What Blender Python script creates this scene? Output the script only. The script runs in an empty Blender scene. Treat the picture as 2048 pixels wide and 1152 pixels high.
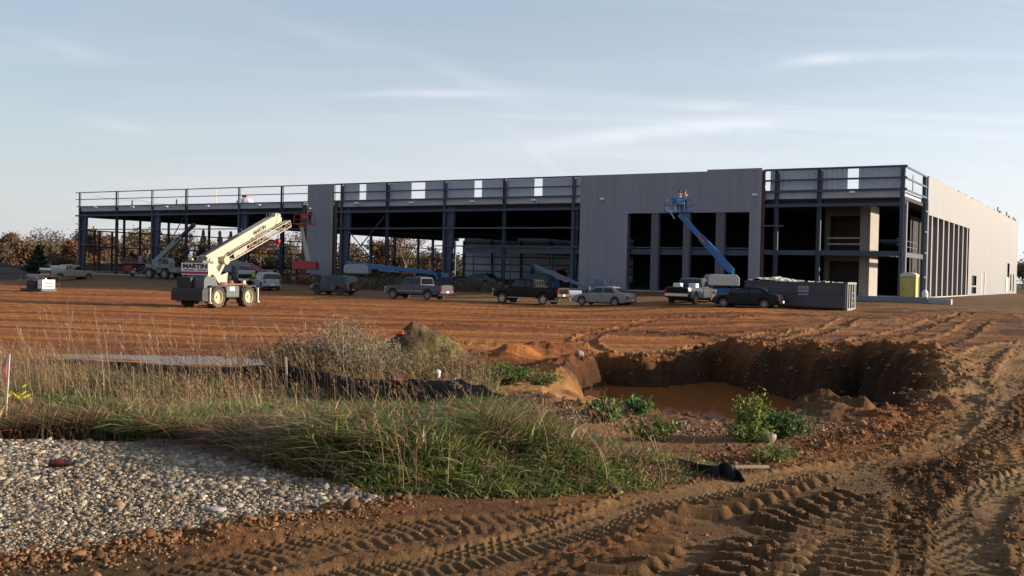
import bpy, bmesh, math, random
import numpy as np
from mathutils import Vector, Matrix, Euler
R = math.radians
random.seed(7)
RNG = np.random.default_rng(11)
scene = bpy.context.scene
col = bpy.context.collection

# ------------------------------------------------------------------ camera
EYE = 2.4
FPX = 2067.0
PITCH, ROLL = 0.89, 1.28
cam_d = bpy.data.cameras.new("camera")
cam = bpy.data.objects.new("camera", cam_d)
col.objects.link(cam)
cam_d.sensor_width = 36.0
cam_d.lens = 36.0 * FPX / 2048.0
cam_d.clip_start, cam_d.clip_end = 0.1, 9000
CAMR = Matrix.Rotation(R(90 - PITCH), 3, 'X') @ Matrix.Rotation(R(ROLL), 3, 'Z')
cam.matrix_world = Matrix.Translation((0, 0, EYE)) @ CAMR.to_4x4()
scene.camera = cam

# ------------------------------------------------------------------ light
SUN_AZ, SUN_EL = -3.0, 13.0          # azimuth of the direction TO the sun, from +X
sun_d = bpy.data.lights.new("sun", 'SUN')
sun_d.energy = 5.0
sun_d.angle = R(0.6)
sun_d.color = (1.0, 0.83, 0.64)
sun = bpy.data.objects.new("sun", sun_d)
col.objects.link(sun)
SDIR = Vector((math.cos(R(SUN_EL)) * math.cos(R(SUN_AZ)), math.cos(R(SUN_EL)) * math.sin(R(SUN_AZ)), math.sin(R(SUN_EL))))
sun.rotation_euler = SDIR.to_track_quat('Z', 'Y').to_euler()

world = bpy.data.worlds.new("World")
scene.world = world
world.use_nodes = True
wn = world.node_tree.nodes; wl = world.node_tree.links
wn.clear()
w_out = wn.new('ShaderNodeOutputWorld'); w_bg = wn.new('ShaderNodeBackground')
w_sky = wn.new('ShaderNodeTexSky'); w_sky.sky_type = 'NISHITA'
w_sky.sun_disc = False
w_sky.sun_elevation = R(SUN_EL)
w_sky.sun_rotation = R(90 - SUN_AZ)
w_sky.altitude = 200; w_sky.air_density = 1.0; w_sky.dust_density = 1.2; w_sky.ozone_density = 1.6
w_tc = wn.new('ShaderNodeTexCoord')
w_sep = wn.new('ShaderNodeSeparateXYZ'); wl.new(w_tc.outputs['Generated'], w_sep.inputs[0])
def wmath(op, a, b=None, c=None, clamp=False):
    n = wn.new('ShaderNodeMath'); n.operation = op; n.use_clamp = clamp
    for i, q in enumerate((a, b, c)):
        if q is None: continue
        if isinstance(q, (int, float)): n.inputs[i].default_value = q
        else: wl.new(q, n.inputs[i])
    return n.outputs[0]
zc = wmath('MAXIMUM', w_sep.outputs[2], 0.0)
zz = wmath('ADD', zc, 0.10)
cu = wmath('DIVIDE', w_sep.outputs[0], zz); cv = wmath('DIVIDE', w_sep.outputs[1], zz)
w_cmb = wn.new('ShaderNodeCombineXYZ'); wl.new(cu, w_cmb.inputs[0]); wl.new(cv, w_cmb.inputs[1])
def wnoise(scale, rot, sc, detail, dist, lo, hi):
    m = wn.new('ShaderNodeMapping'); m.inputs['Rotation'].default_value = (0, 0, R(rot)); m.inputs['Scale'].default_value = sc
    wl.new(w_cmb.outputs[0], m.inputs[0])
    n = wn.new('ShaderNodeTexNoise'); n.inputs['Scale'].default_value = scale; n.inputs['Detail'].default_value = detail
    n.inputs['Roughness'].default_value = 0.6; n.inputs['Distortion'].default_value = dist
    wl.new(m.outputs[0], n.inputs['Vector'])
    r = wn.new('ShaderNodeMapRange'); r.inputs[1].default_value = lo; r.inputs[2].default_value = hi
    r.interpolation_type = 'SMOOTHSTEP'
    wl.new(n.outputs['Fac'], r.inputs[0])
    return r.outputs[0]
c1 = wnoise(1.1, 28, (0.35, 1.6, 1), 9, 0.7, 0.42, 0.85)
c2 = wnoise(2.4, 12, (0.16, 1.9, 1), 7, 0.4, 0.60, 0.82)
c3 = wnoise(0.5, -30, (0.6, 1.2, 1), 5, 0.3, 0.35, 0.75)
veil = wmath('MULTIPLY_ADD', c1, 0.22, wmath('MULTIPLY_ADD', c3, 0.22, wmath('MULTIPLY', c2, 0.34)))
def streak(az, el, la, le, tilt, amp):
    d0 = Vector((math.sin(R(az)) * math.cos(R(el)), math.cos(R(az)) * math.cos(R(el)), math.sin(R(el))))
    ex = Vector((math.cos(R(az)), -math.sin(R(az)), 0)); ey = ex.cross(d0) * 1.0
    t = R(tilt); e1 = ex * math.cos(t) + ey * math.sin(t) * (1 if ey.z > 0 else -1); e2 = e1.cross(d0)
    def dot(v, off):
        n_ = wn.new('ShaderNodeVectorMath'); n_.operation = 'DOT_PRODUCT'; wl.new(w_tc.outputs['Generated'], n_.inputs[0]); n_.inputs[1].default_value = v
        return wmath('SUBTRACT', n_.outputs['Value'], off)
    wob = wn.new('ShaderNodeTexNoise'); wob.inputs['Scale'].default_value = 14; wob.inputs['Detail'].default_value = 8; wl.new(w_tc.outputs['Generated'], wob.inputs['Vector'])
    a_ = wmath('DIVIDE', dot(e1, e1.dot(d0)), R(la)); b_ = wmath('DIVIDE', wmath('MULTIPLY_ADD', wmath('SUBTRACT', wob.outputs['Fac'], .5), R(le) * 2.4, dot(e2, e2.dot(d0))), R(le))
    q = wmath('ADD', wmath('MULTIPLY', a_, a_), wmath('MULTIPLY', b_, b_))
    e = wmath('POWER', 2.718, wmath('MULTIPLY', q, -1.0))
    return wmath('MULTIPLY', wmath('MULTIPLY', e, wmath('MULTIPLY_ADD', wob.outputs['Fac'], 1.6, -.15, clamp=True)), amp)
sks = None
for (px_, py_, lw, lh, tl, am) in ((1370, 262, 6.2, .42, 5, .46), (848, 189, 3.2, .2, 3, .38), (1615, 124, 1.6, .26, 9, .32), (1420, 214, 2.0, .25, 0, .2), (1790, 112, 5, .3, -1, .16), (760, 105, 5.5, .5, -14, .07), (120, 92, 2.0, .4, -6, .09), (1090, 320, 2.4, .3, -42, .07), (930, 150, 4.2, .5, -20, .06), (240, 253, 1.6, .3, -8, .12)):
    dd_ = CAMR @ Vector(((px_ - 1024) / FPX, -(py_ - 576) / FPX, -1)); dd_.normalize()
    k_ = streak(math.degrees(math.atan2(dd_.x, dd_.y)), math.degrees(math.asin(dd_.z)), lw, lh, tl, am)
    sks = k_ if sks is None else wmath('ADD', sks, k_)
hz = wmath('POWER', wmath('SUBTRACT', 1.0, zc, clamp=True), 7.0)
# haze is brighter towards the sun side
sunside = wmath('MULTIPLY_ADD', w_sep.outputs[0], 0.40, 0.88)
w_hc = wn.new('ShaderNodeVectorMath'); w_hc.operation = 'SCALE'
w_hc.inputs[0].default_value = (5.75, 5.82, 6.35)
wl.new(sunside, w_hc.inputs['Scale'])
w_mix = wn.new('ShaderNodeMix'); w_mix.data_type = 'RGBA'
fac = wmath('ADD', wmath('MULTIPLY_ADD', hz, 0.62, 0.20), veil, clamp=True)
wl.new(fac, w_mix.inputs[0]); wl.new(w_sky.outputs[0], w_mix.inputs[6]); wl.new(w_hc.outputs[0], w_mix.inputs[7])
w_mx2 = wn.new('ShaderNodeMix'); w_mx2.data_type = 'RGBA'
wl.new(wmath('MULTIPLY', sks, 1.5, clamp=True), w_mx2.inputs[0]); wl.new(w_mix.outputs[2], w_mx2.inputs[6]); w_mx2.inputs[7].default_value = (6.9, 6.9, 7.2, 1)
wl.new(w_mx2.outputs[2], w_bg.inputs[0])
w_bg.inputs[1].default_value = 0.086
wl.new(w_bg.outputs[0], w_out.inputs[0])

scene.view_settings.view_transform = 'Standard'
scene.view_settings.look = 'None'
scene.view_settings.exposure = 1.0
scene.view_settings.gamma = 1.0
scene.render.engine = 'CYCLES'
scene.cycles.max_bounces = 5
scene.cycles.diffuse_bounces = 3
scene.cycles.transparent_max_bounces = 6

# ------------------------------------------------------------------ helpers
def ray(px, py):
    d = CAMR @ Vector(((px - 1024) / FPX, -(py - 576) / FPX, -1))
    return d.normalized()
def at_z(px, py, z):
    d = ray(px, py); t = (z - EYE) / d.z
    return Vector((d.x * t, d.y * t, z))
def at_y(px, py, y):
    d = ray(px, py); t = y / d.y
    return Vector((d.x * t, y, EYE + d.z * t))

MATS = {}
def nodes_of(m):
    return m.node_tree.nodes, m.node_tree.links
def mat(name, color, rough=0.6, metal=0.0, spec=0.5, var=0.0, vscale=3.0, bump=0.0, bscale=20.0, dirt=None, dirt_amt=0.0, coat=0.0, attr=False, emis=None, trans=0.0, vmap=None):
    """procedural Principled material with noise-driven wear"""
    if name in MATS: return MATS[name]
    m = bpy.data.materials.new(name); m.use_nodes = True
    n, l = nodes_of(m)
    b = n['Principled BSDF']
    b.inputs['Roughness'].default_value = rough; b.inputs['Metallic'].default_value = metal
    b.inputs['Specular IOR Level'].default_value = spec
    b.inputs['Coat Weight'].default_value = coat
    tc = n.new('ShaderNodeTexCoord')
    if attr:
        a = n.new('ShaderNodeAttribute'); a.attribute_name = 'Col'; src = a.outputs['Color']
    else:
        rgb = n.new('ShaderNodeRGB'); rgb.outputs[0].default_value = (*color, 1); src = rgb.outputs[0]
    if var > 0 or dirt is not None:
        no = n.new('ShaderNodeTexNoise'); no.inputs['Scale'].default_value = vscale; no.inputs['Detail'].default_value = 8
        no.inputs['Roughness'].default_value = 0.65
        if vmap:
            mpv = n.new('ShaderNodeMapping'); mpv.inputs['Scale'].default_value = vmap; l.new(tc.outputs['Object'], mpv.inputs[0]); l.new(mpv.outputs[0], no.inputs['Vector'])
        else: l.new(tc.outputs['Object'], no.inputs['Vector'])
        if var > 0:
            mr = n.new('ShaderNodeMapRange'); mr.inputs[1].default_value = .25; mr.inputs[2].default_value = .75
            mr.inputs[3].default_value = 1 - var; mr.inputs[4].default_value = 1 + var
            l.new(no.outputs['Fac'], mr.inputs[0])
            vm = n.new('ShaderNodeVectorMath'); vm.operation = 'SCALE'
            l.new(src, vm.inputs[0]); l.new(mr.outputs[0], vm.inputs['Scale']); src = vm.outputs[0]
        if dirt is not None:
            n2 = n.new('ShaderNodeTexNoise'); n2.inputs['Scale'].default_value = vscale * 0.6; n2.inputs['Detail'].default_value = 6
            mp = n.new('ShaderNodeMapping'); mp.inputs['Location'].default_value = (3, 7, 1)
            l.new(tc.outputs['Object'], mp.inputs[0]); l.new(mp.outputs[0], n2.inputs['Vector'])
            sp = n.new('ShaderNodeSeparateXYZ'); l.new(tc.outputs['Object'], sp.inputs[0])
            mz = n.new('ShaderNodeMapRange'); mz.inputs[1].default_value = 0.9; mz.inputs[2].default_value = 0.1
            l.new(sp.outputs[2], mz.inputs[0])
            mm = n.new('ShaderNodeMath'); mm.operation = 'MULTIPLY_ADD'
            l.new(mz.outputs[0], mm.inputs[0]); mm.inputs[1].default_value = .5; l.new(n2.outputs['Fac'], mm.inputs[2])
            m3 = n.new('ShaderNodeMapRange'); m3.inputs[1].default_value = .45; m3.inputs[2].default_value = 1.0
            m3.inputs[4].default_value = dirt_amt
            l.new(mm.outputs[0], m3.inputs[0])
            mx = n.new('ShaderNodeMix'); mx.data_type = 'RGBA'
            l.new(m3.outputs[0], mx.inputs[0]); l.new(src, mx.inputs[6]); mx.inputs[7].default_value = (*dirt, 1); src = mx.outputs[2]
    l.new(src, b.inputs['Base Color'])
    if bump > 0:
        nb = n.new('ShaderNodeTexNoise'); nb.inputs['Scale'].default_value = bscale; nb.inputs['Detail'].default_value = 6
        l.new(tc.outputs['Object'], nb.inputs['Vector'])
        bp = n.new('ShaderNodeBump'); bp.inputs['Strength'].default_value = bump; bp.inputs['Distance'].default_value = 0.05
        l.new(nb.outputs['Fac'], bp.inputs['Height']); l.new(bp.outputs[0], b.inputs['Normal'])
    if trans > 0:
        # thin leaf: let part of the light through
        tr = n.new('ShaderNodeBsdfTranslucent'); l.new(src, tr.inputs[0])
        ms = n.new('ShaderNodeMixShader'); ms.inputs[0].default_value = trans
        l.new(b.outputs[0], ms.inputs[1]); l.new(tr.outputs[0], ms.inputs[2])
        l.new(ms.outputs[0], n['Material Output'].inputs[0])
    MATS[name] = m
    return m

def link_mesh(name, verts, faces, m, parent=None, smooth=False, colors=None, bevel=0, sharp=35):
    me = bpy.data.meshes.new(name)
    me.from_pydata([tuple(v) for v in verts], [], faces)
    me.update()
    o = bpy.data.objects.new(name, me)
    if m: me.materials.append(m)
    if smooth:
        me.shade_smooth()
        try: me.set_sharp_from_angle(angle=R(sharp))
        except Exception: pass
    if parent is not None: o.parent = parent
    col.objects.link(o)
    if bevel:
        bv = o.modifiers.new('bevel', 'BEVEL'); bv.width = bevel; bv.segments = 2; bv.limit_method = 'ANGLE'; bv.angle_limit = R(40)
    return o

def np_mesh(name, V, F, m, colors=None, smooth=False, parent=None):
    """V (n,3), F (k,3|4) numpy arrays -> object, fast"""
    me = bpy.data.meshes.new(name)
    V = np.ascontiguousarray(V, dtype=np.float32); F = np.ascontiguousarray(F, dtype=np.int32)
    k, c = F.shape
    me.vertices.add(len(V)); me.vertices.foreach_set('co', V.ravel())
    me.loops.add(k * c); me.loops.foreach_set('vertex_index', F.ravel())
    me.polygons.add(k)
    me.polygons.foreach_set('loop_start', np.arange(0, k * c, c, dtype=np.int32))
    try: me.polygons.foreach_set('loop_total', np.full(k, c, dtype=np.int32))
    except Exception: pass
    me.update(calc_edges=True)
    if colors is not None:
        a = me.color_attributes.new('Col', 'FLOAT_COLOR', 'POINT')
        cc = np.ones((len(V), 4), dtype=np.float32); cc[:, :3] = colors
        a.data.foreach_set('color', cc.ravel())
    if smooth: me.shade_smooth()
    if m: me.materials.append(m)
    o = bpy.data.objects.new(name, me); col.objects.link(o)
    if parent is not None: o.parent = parent
    return o

class MB:
    def __init__(s): s.v = []; s.f = []
    def add(s, vs, fs):
        b = len(s.v); s.v += [Vector(v) for v in vs]; s.f += [tuple(b + i for i in f) for f in fs]; return s
    def box(s, c, size, rot=None):
        c = Vector(c); h = Vector(size) / 2
        vs = []
        for x in (-1, 1):
            for y in (-1, 1):
                for z in (-1, 1):
                    p = Vector((x * h.x, y * h.y, z * h.z))
                    if rot is not None: p = rot @ p
                    vs.append(c + p)
        return s.add(vs, [(0, 1, 3, 2), (4, 6, 7, 5), (0, 4, 5, 1), (2, 3, 7, 6), (0, 2, 6, 4), (1, 5, 7, 3)])
    def bx(s, x0, x1, y0, y1, z0, z1):
        return s.box(((x0 + x1) / 2, (y0 + y1) / 2, (z0 + z1) / 2), (abs(x1 - x0), abs(y1 - y0), abs(z1 - z0)))
    def beam(s, a, b, w, h, up=(0, 0, 1), w2=None, h2=None):
        a = Vector(a); b = Vector(b); d = (b - a).normalized(); up = Vector(up)
        if abs(d.dot(up)) > .98: up = Vector((0, 1, 0))
        x = d.cross(up).normalized(); y = x.cross(d).normalized()
        w2 = w if w2 is None else w2; h2 = h if h2 is None else h2
        vs = []
        for p, ww, hh in ((a, w, h), (b, w2, h2)):
            for i, j in ((-1, -1), (1, -1), (1, 1), (-1, 1)):
                vs.append(p + x * ww / 2 * i + y * hh / 2 * j)
        return s.add(vs, [(0, 1, 2, 3), (7, 6, 5, 4), (0, 4, 5, 1), (1, 5, 6, 2), (2, 6, 7, 3), (3, 7, 4, 0)])
    def ibeam(s, a, b, w, h, t=0.02, up=(0, 0, 1)):
        a = Vector(a); b = Vector(b); d = (b - a).normalized(); up = Vector(up)
        if abs(d.dot(up)) > .98: up = Vector((0, 1, 0))
        x = d.cross(up).normalized(); y = x.cross(d).normalized()
        s.beam(a + y * (h - t) / 2, b + y * (h - t) / 2, w, t, up)
        s.beam(a - y * (h - t) / 2, b - y * (h - t) / 2, w, t, up)
        s.beam(a, b, t, h - 2 * t, up)
        return s
    def cyl(s, a, b, r0, r1=None, n=14, caps=True):
        a = Vector(a); b = Vector(b); r1 = r0 if r1 is None else r1
        d = (b - a).normalized(); up = Vector((0, 0, 1)) if abs(d.z) < .95 else Vector((1, 0, 0))
        x = d.cross(up).normalized(); y = x.cross(d)
        vs = []
        for p, r in ((a, r0), (b, r1)):
            for i in range(n):
                t = 2 * math.pi * i / n
                vs.append(p + (x * math.cos(t) + y * math.sin(t)) * r)
        fs = [(i, (i + 1) % n, n + (i + 1) % n, n + i) for i in range(n)]
        if caps: fs += [tuple(reversed(range(n))), tuple(range(n, 2 * n))]
        return s.add(vs, fs)
    def tube(s, pts, r, n=6):
        for a, b in zip(pts[:-1], pts[1:]): s.cyl(a, b, r, r, n)
        return s
    def prism(s, poly, w0, w1, tf):
        """poly: list of (a,b); tf(a,b,w)->Vector; extruded from w0 to w1"""
        n = len(poly)
        vs = [tf(a, b, w0) for a, b in poly] + [tf(a, b, w1) for a, b in poly]
        fs = [tuple(range(n)), tuple(reversed(range(n, 2 * n)))]
        fs += [(i, n + i, n + (i + 1) % n, (i + 1) % n) for i in range(n)]
        return s.add(vs, fs)
    def lathe(s, prof, c, axis, n=24):
        """prof: list of (radius, offset along axis)"""
        c = Vector(c); d = Vector(axis).normalized(); up = Vector((0, 0, 1)) if abs(d.z) < .95 else Vector((1, 0, 0))
        x = d.cross(up).normalized(); y = x.cross(d)
        k = len(prof); vs = []
        for i in range(n):
            t = 2 * math.pi * i / n; rr = x * math.cos(t) + y * math.sin(t)
            for r, h in prof: vs.append(c + rr * r + d * h)
        fs = []
        for i in range(n):
            j = (i + 1) % n
            for q in range(k - 1):
                fs.append((i * k + q, j * k + q, j * k + q + 1, i * k + q + 1))
        return s.add(vs, fs)
    def ball(s, c, r, n=10, m=6, sc=(1, 1, 1)):
        c = Vector(c); vs = []; fs = []
        for j in range(m + 1):
            ph = math.pi * j / m
            for i in range(n):
                t = 2 * math.pi * i / n
                vs.append(c + Vector((r * sc[0] * math.sin(ph) * math.cos(t), r * sc[1] * math.sin(ph) * math.sin(t), r * sc[2] * math.cos(ph))))
        for j in range(m):
            for i in range(n):
                fs.append((j * n + i, (j + 1) * n + i, (j + 1) * n + (i + 1) % n, j * n + (i + 1) % n))
        return s.add(vs, fs)
    def build(s, name, m, parent=None, smooth=False, bevel=0, sharp=35):
        o = link_mesh(name, s.v, s.f, m, parent, False, None, bevel, sharp)
        bm = bmesh.new(); bm.from_mesh(o.data); bmesh.ops.recalc_face_normals(bm, faces=bm.faces); bm.to_mesh(o.data); bm.free()
        if smooth:
            o.data.shade_smooth()
            try: o.data.set_sharp_from_angle(angle=R(sharp))
            except Exception: pass
        return o

def empty(name, loc, rz=0, label=None, cat=None, group=None):
    o = bpy.data.objects.new(name, None); col.objects.link(o)
    o.location = loc; o.rotation_euler = (0, 0, rz); o.empty_display_size = 0.3
    return tag(o, label, cat, group)
def tag(o, label=None, cat=None, group=None, kind=None):
    if label: o['label'] = label
    if cat: o['category'] = cat
    if group: o['group'] = group
    if kind: o['kind'] = kind
    return o
def copy_tree(o, parent=None):
    c = o.copy(); col.objects.link(c); c.parent = parent
    for ch in [q for q in bpy.data.objects if q.parent == o]: copy_tree(ch, c)
    return c
def text_mesh(name, txt, size, m, parent, M, bold=0.03, depth=0.01, sx=1.0):
    cu = bpy.data.curves.new(name + '_c', 'FONT'); cu.body = txt; cu.size = size; cu.offset = bold * size
    cu.extrude = depth; cu.align_x = 'CENTER'; cu.align_y = 'CENTER'
    t = bpy.data.objects.new(name + '_t', cu); col.objects.link(t)
    dg = bpy.context.evaluated_depsgraph_get(); dg.update()
    me = bpy.data.meshes.new_from_object(t.evaluated_get(dg))
    bpy.data.objects.remove(t)
    me.transform(Matrix.Diagonal((sx, 1, 1, 1))); me.transform(M)
    me.materials.clear(); me.materials.append(m)
    o = bpy.data.objects.new(name, me); col.objects.link(o); o.parent = parent
    return o

# ------------------------------------------------------------------ numpy noise
def _hash(ix, iy, seed):
    h = (ix.astype(np.int64) * 374761393 + iy.astype(np.int64) * 668265263 + seed * 1442695041) & 0xffffffff
    h = ((h ^ (h >> 13)) * 1274126177) & 0xffffffff
    return ((h ^ (h >> 16)) & 0xffff) / 65535.0
def vnoise(x, y, seed=0):
    x = np.asarray(x, float); y = np.asarray(y, float)
    ix = np.floor(x); iy = np.floor(y); fx = x - ix; fy = y - iy
    fx = fx * fx * (3 - 2 * fx); fy = fy * fy * (3 - 2 * fy)
    a = _hash(ix, iy, seed); b = _hash(ix + 1, iy, seed); c = _hash(ix, iy + 1, seed); d = _hash(ix + 1, iy + 1, seed)
    return (a + (b - a) * fx) * (1 - fy) + (c + (d - c) * fx) * fy
def fbm(x, y, seed=0, octv=4, gain=0.5):
    s = 0; a = 1; t = 0
    for i in range(octv):
        s = s + a * vnoise(x * 2 ** i + 17 * i, y * 2 ** i - 9 * i, seed + i); t += a; a *= gain
    return s / t
def sstep(x, a, b):
    t = np.clip((x - a) / (b - a), 0, 1); return t * t * (3 - 2 * t)
def poly_sd(x, y, P):
    """signed distance to polygon (positive inside)"""
    x = np.asarray(x, float); y = np.asarray(y, float)
    d = np.full(x.shape, 1e9); inside = np.zeros(x.shape, bool)
    n = len(P)
    for i in range(n):
        ax, ay = P[i]; bx, by = P[(i + 1) % n]
        ex, ey = bx - ax, by - ay
        t = np.clip(((x - ax) * ex + (y - ay) * ey) / (ex * ex + ey * ey + 1e-12), 0, 1)
        d = np.minimum(d, np.hypot(x - ax - t * ex, y - ay - t * ey))
        c = ((ay > y) != (by > y)) & (x < (bx - ax) * (y - ay) / ((by - ay) + 1e-12) + ax)
        inside ^= c
    return np.where(inside, d, -d)
def path_dist(x, y, P):
    """(distance, signed lateral, arclength) to polyline"""
    d = np.full(x.shape, 1e9); lat = np.zeros(x.shape); arc = np.zeros(x.shape); L = 0
    for (ax, ay), (bx, by) in zip(P[:-1], P[1:]):
        ex, ey = bx - ax, by - ay; l = math.hypot(ex, ey)
        t = np.clip(((x - ax) * ex + (y - ay) * ey) / (l * l), 0, 1)
        dx = x - ax - t * ex; dy = y - ay - t * ey; dd = np.hypot(dx, dy)
        m = dd < d
        d = np.where(m, dd, d); lat = np.where(m, (dx * -ey + dy * ex) / l, lat); arc = np.where(m, L + t * l, arc)
        L += l
    return d, lat, arc
def spline(P, k=8):
    P = [np.array(p, float) for p in P]; P = [2 * P[0] - P[1]] + P + [2 * P[-1] - P[-2]]; o = []
    for i in range(1, len(P) - 2):
        for j in range(k):
            t = j / k
            o.append(.5 * ((2 * P[i]) + (-P[i - 1] + P[i + 1]) * t + (2 * P[i - 1] - 5 * P[i] + 4 * P[i + 1] - P[i + 2]) * t * t + (-P[i - 1] + 3 * P[i] - 3 * P[i + 1] + P[i + 2]) * t ** 3))
    o.append(P[-2]); return [tuple(q) for q in o]

# ------------------------------------------------------------------ site geometry
d1 = ray(-2378, 468); d2 = ray(2280, 572)
a1 = math.atan2(d1.y, d1.x); a2 = math.atan2(d2.y, d2.x)
AV = ((a1 - math.pi / 2) + a2) / 2          # azimuth of building depth axis V
V2 = Vector((math.cos(AV), math.sin(AV))); U2 = Vector((-V2.y, V2.x))   # U: along facade, to the left
CORN = at_y(1811, 330, 85.0)
ZTOP = CORN.z
FZ = 0.95                                    # floor level
def plane_hit(px, py, p0, nrm):
    d = ray(px, py); den = d.x * nrm.x + d.y * nrm.y
    t = ((p0.x) * nrm.x + (p0.y) * nrm.y) / den
    return Vector((d.x * t, d.y * t, EYE + d.z * t))
C2 = Vector((CORN.x, CORN.y))
def fac(px, py=480, off=0.0):
    """pixel -> (s along facade from right corner, z above floor); off>0 outside"""
    p0 = C2 - V2 * off; h = plane_hit(px, py, p0, V2)
    return (Vector((h.x, h.y)) - C2).dot(U2), h.z - FZ
def endw(px, py=480, s=0.0):
    p0 = C2 + U2 * s; h = plane_hit(px, py, p0, U2)
    return (Vector((h.x, h.y)) - C2).dot(V2), h.z - FZ
BL = fac(155)[0]
BD = (endw(2033)[0] + endw(915, 480, BL)[0]) / 2
print('BL', BL, 'BD', BD, endw(2033)[0], endw(915, 480, BL)[0], 'ztop', ZTOP - FZ, 'AV', math.degrees(AV))
HZ = {k: fac(1797, v)[1] for k, v in dict(top=331, mid=354.7, bot=378, fas=389, girt=408, fl=502, flb=512, base=596).items()}
print(HZ, fac(672, 372), fac(672, 387), fac(672, 405.5), fac(672, 425), fac(672, 457.5), fac(180,428), fac(180,437))
# ------------------------------------------------------------------ terrain height field
def gp(pts, z):
    return [tuple(at_z(px, py, z)[:2]) for px, py in pts]
PIT = gp([(1128, 716), (1200, 704), (1290, 708), (1370, 702), (1430, 700), (1500, 712), (1560, 720), (1600, 728), (1650, 738)], .12) + \
      gp([(1720, 726), (1770, 735), (1815, 752), (1842, 782), (1850, 815), (1815, 838), (1760, 858)], .22) + \
      gp([(1690, 872), (1610, 846), (1560, 862), (1480, 862), (1400, 852), (1300, 836), (1210, 826), (1130, 815), (1090, 790), (1085, 750)], .15)
PIT_FAR = PIT[1:15]
WATER_Z = -0.80
def fac_d(x, y):
    """distance outside the building footprint"""
    dx = x - C2.x; dy = y - C2.y
    s = dx * U2.x + dy * U2.y; d = dx * V2.x + dy * V2.y
    ox = np.maximum(np.maximum(-s, s - BL), 0); oy = np.maximum(np.maximum(-d, d - BD), 0)
    return np.hypot(ox, oy)
TR = dict(  # wheel tracks over the haul road, traced on the ground
    smooth=spline(gp([(560, 1190), (916, 1130), (1183, 1061), (1273, 1021), (1365, 1001), (1598, 955), (1798, 915), (1865, 895), (1948, 836), (1998, 790), (2040, 700), (2052, 660)], .66)),
    lug=spline(gp([(1180, 1250), (1370, 1135), (1430, 1075), (1482, 1038), (1565, 1012), (1665, 975), (1765, 945), (1860, 915), (1962, 850), (2030, 775), (2085, 690)], .66)),
    wide=spline(gp([(1600, 1190), (1650, 1100), (1720, 1030), (1800, 975), (1880, 930), (1970, 870), (2080, 770)], .66)),
    dark=spline(gp([(1915, 1200), (1885, 1130), (1868, 1050), (1856, 990), (1850, 935), (1880, 880)], .66)),
    pale=spline(gp([(2110, 945), (2048, 966), (1975, 1003), (1945, 1050), (1935, 1110), (1940, 1180)], .66)),
    left=spline(gp([(250, 1200), (560, 1115), (860, 1060), (1100, 1045), (1260, 1020)], .68)),
    far1=spline(gp([(2052, 640), (2000, 622), (1900, 640), (1760, 650), (1560, 668), (1300, 690), (1000, 672), (600, 668)], .1)),
    lotA=spline(gp([(1560, 668), (1400, 690), (1230, 700), (1180, 660), (1330, 634), (1500, 640)], .0)),
    lotB=spline(gp([(1700, 640), (1640, 670), (1560, 690), (1440, 700)], .1)),
    lotC=spline(gp([(1900, 640), (1800, 672), (1700, 712), (1600, 700), (1400, 660), (1150, 640), (900, 635)], .1)),
    lotD=spline(gp([(1960, 640), (1880, 690), (1790, 726)], .3)),
    far2=spline(gp([(2052, 672), (1985, 690), (1935, 735), (1905, 800), (1850, 870)], .55)),
)
GRAV = gp([(-700, 850), (-60, 862), (250, 866), (420, 882), (520, 925), (640, 966), (770, 996), (760, 1010), (640, 1030), (520, 1045), (400, 1060), (300, 1080), (170, 1100), (40, 1112), (-200, 1128), (-700, 1160)], .7)
WEED = gp([(-900, 846), (-60, 860), (250, 864), (420, 880), (520, 922), (640, 962), (790, 998), (1000, 1003), (1280, 992), (1410, 962), (1440, 935), (1290, 900), (1180, 872), (1090, 850)], .66) + \
       gp([(1060, 820), (960, 790), (900, 730), (600, 712), (480, 722), (150, 702), (-200, 690), (-900, 680)], .1)
ROADEDGE = gp([(780, 1003), (1000, 1008), (1280, 996), (1415, 966), (1500, 948), (1610, 930), (1700, 895), (1800, 850), (1850, 815)], .5)
def base_h(x, y):
    x = np.asarray(x, float); y = np.asarray(y, float)
    D = fac_d(x, y)
    lot = np.interp(D, [0, 4, 13, 18, 30, 42], [.85, .72, .22, .02, -.13, -.27])
    yy = np.abs(y)
    zl = np.interp(yy, [0, 9, 15, 25, 60], [.70, .70, .30, -.22, -.27])
    zr = np.interp(yy, [0, 9, 14, 22, 34, 60], [.70, .70, .66, .60, .38, .30])
    w = sstep(x - (y - 20) * .16, 1.5, 9.5)
    near = zl * (1 - w) + zr * w
    k = sstep(yy, 30, 62)
    lot2 = lot + .38 * sstep(x, 3, 15) * sstep(D, 5, 12)
    z = near * (1 - k) + np.maximum(lot2, np.where(D > 42, -.27, -9)) * k
    # spit and near bank between the haul road and the pit
    far = sstep(np.hypot(x, y), 190, 420)
    z = z * (1 - far) + .55 * far
    return z
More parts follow.
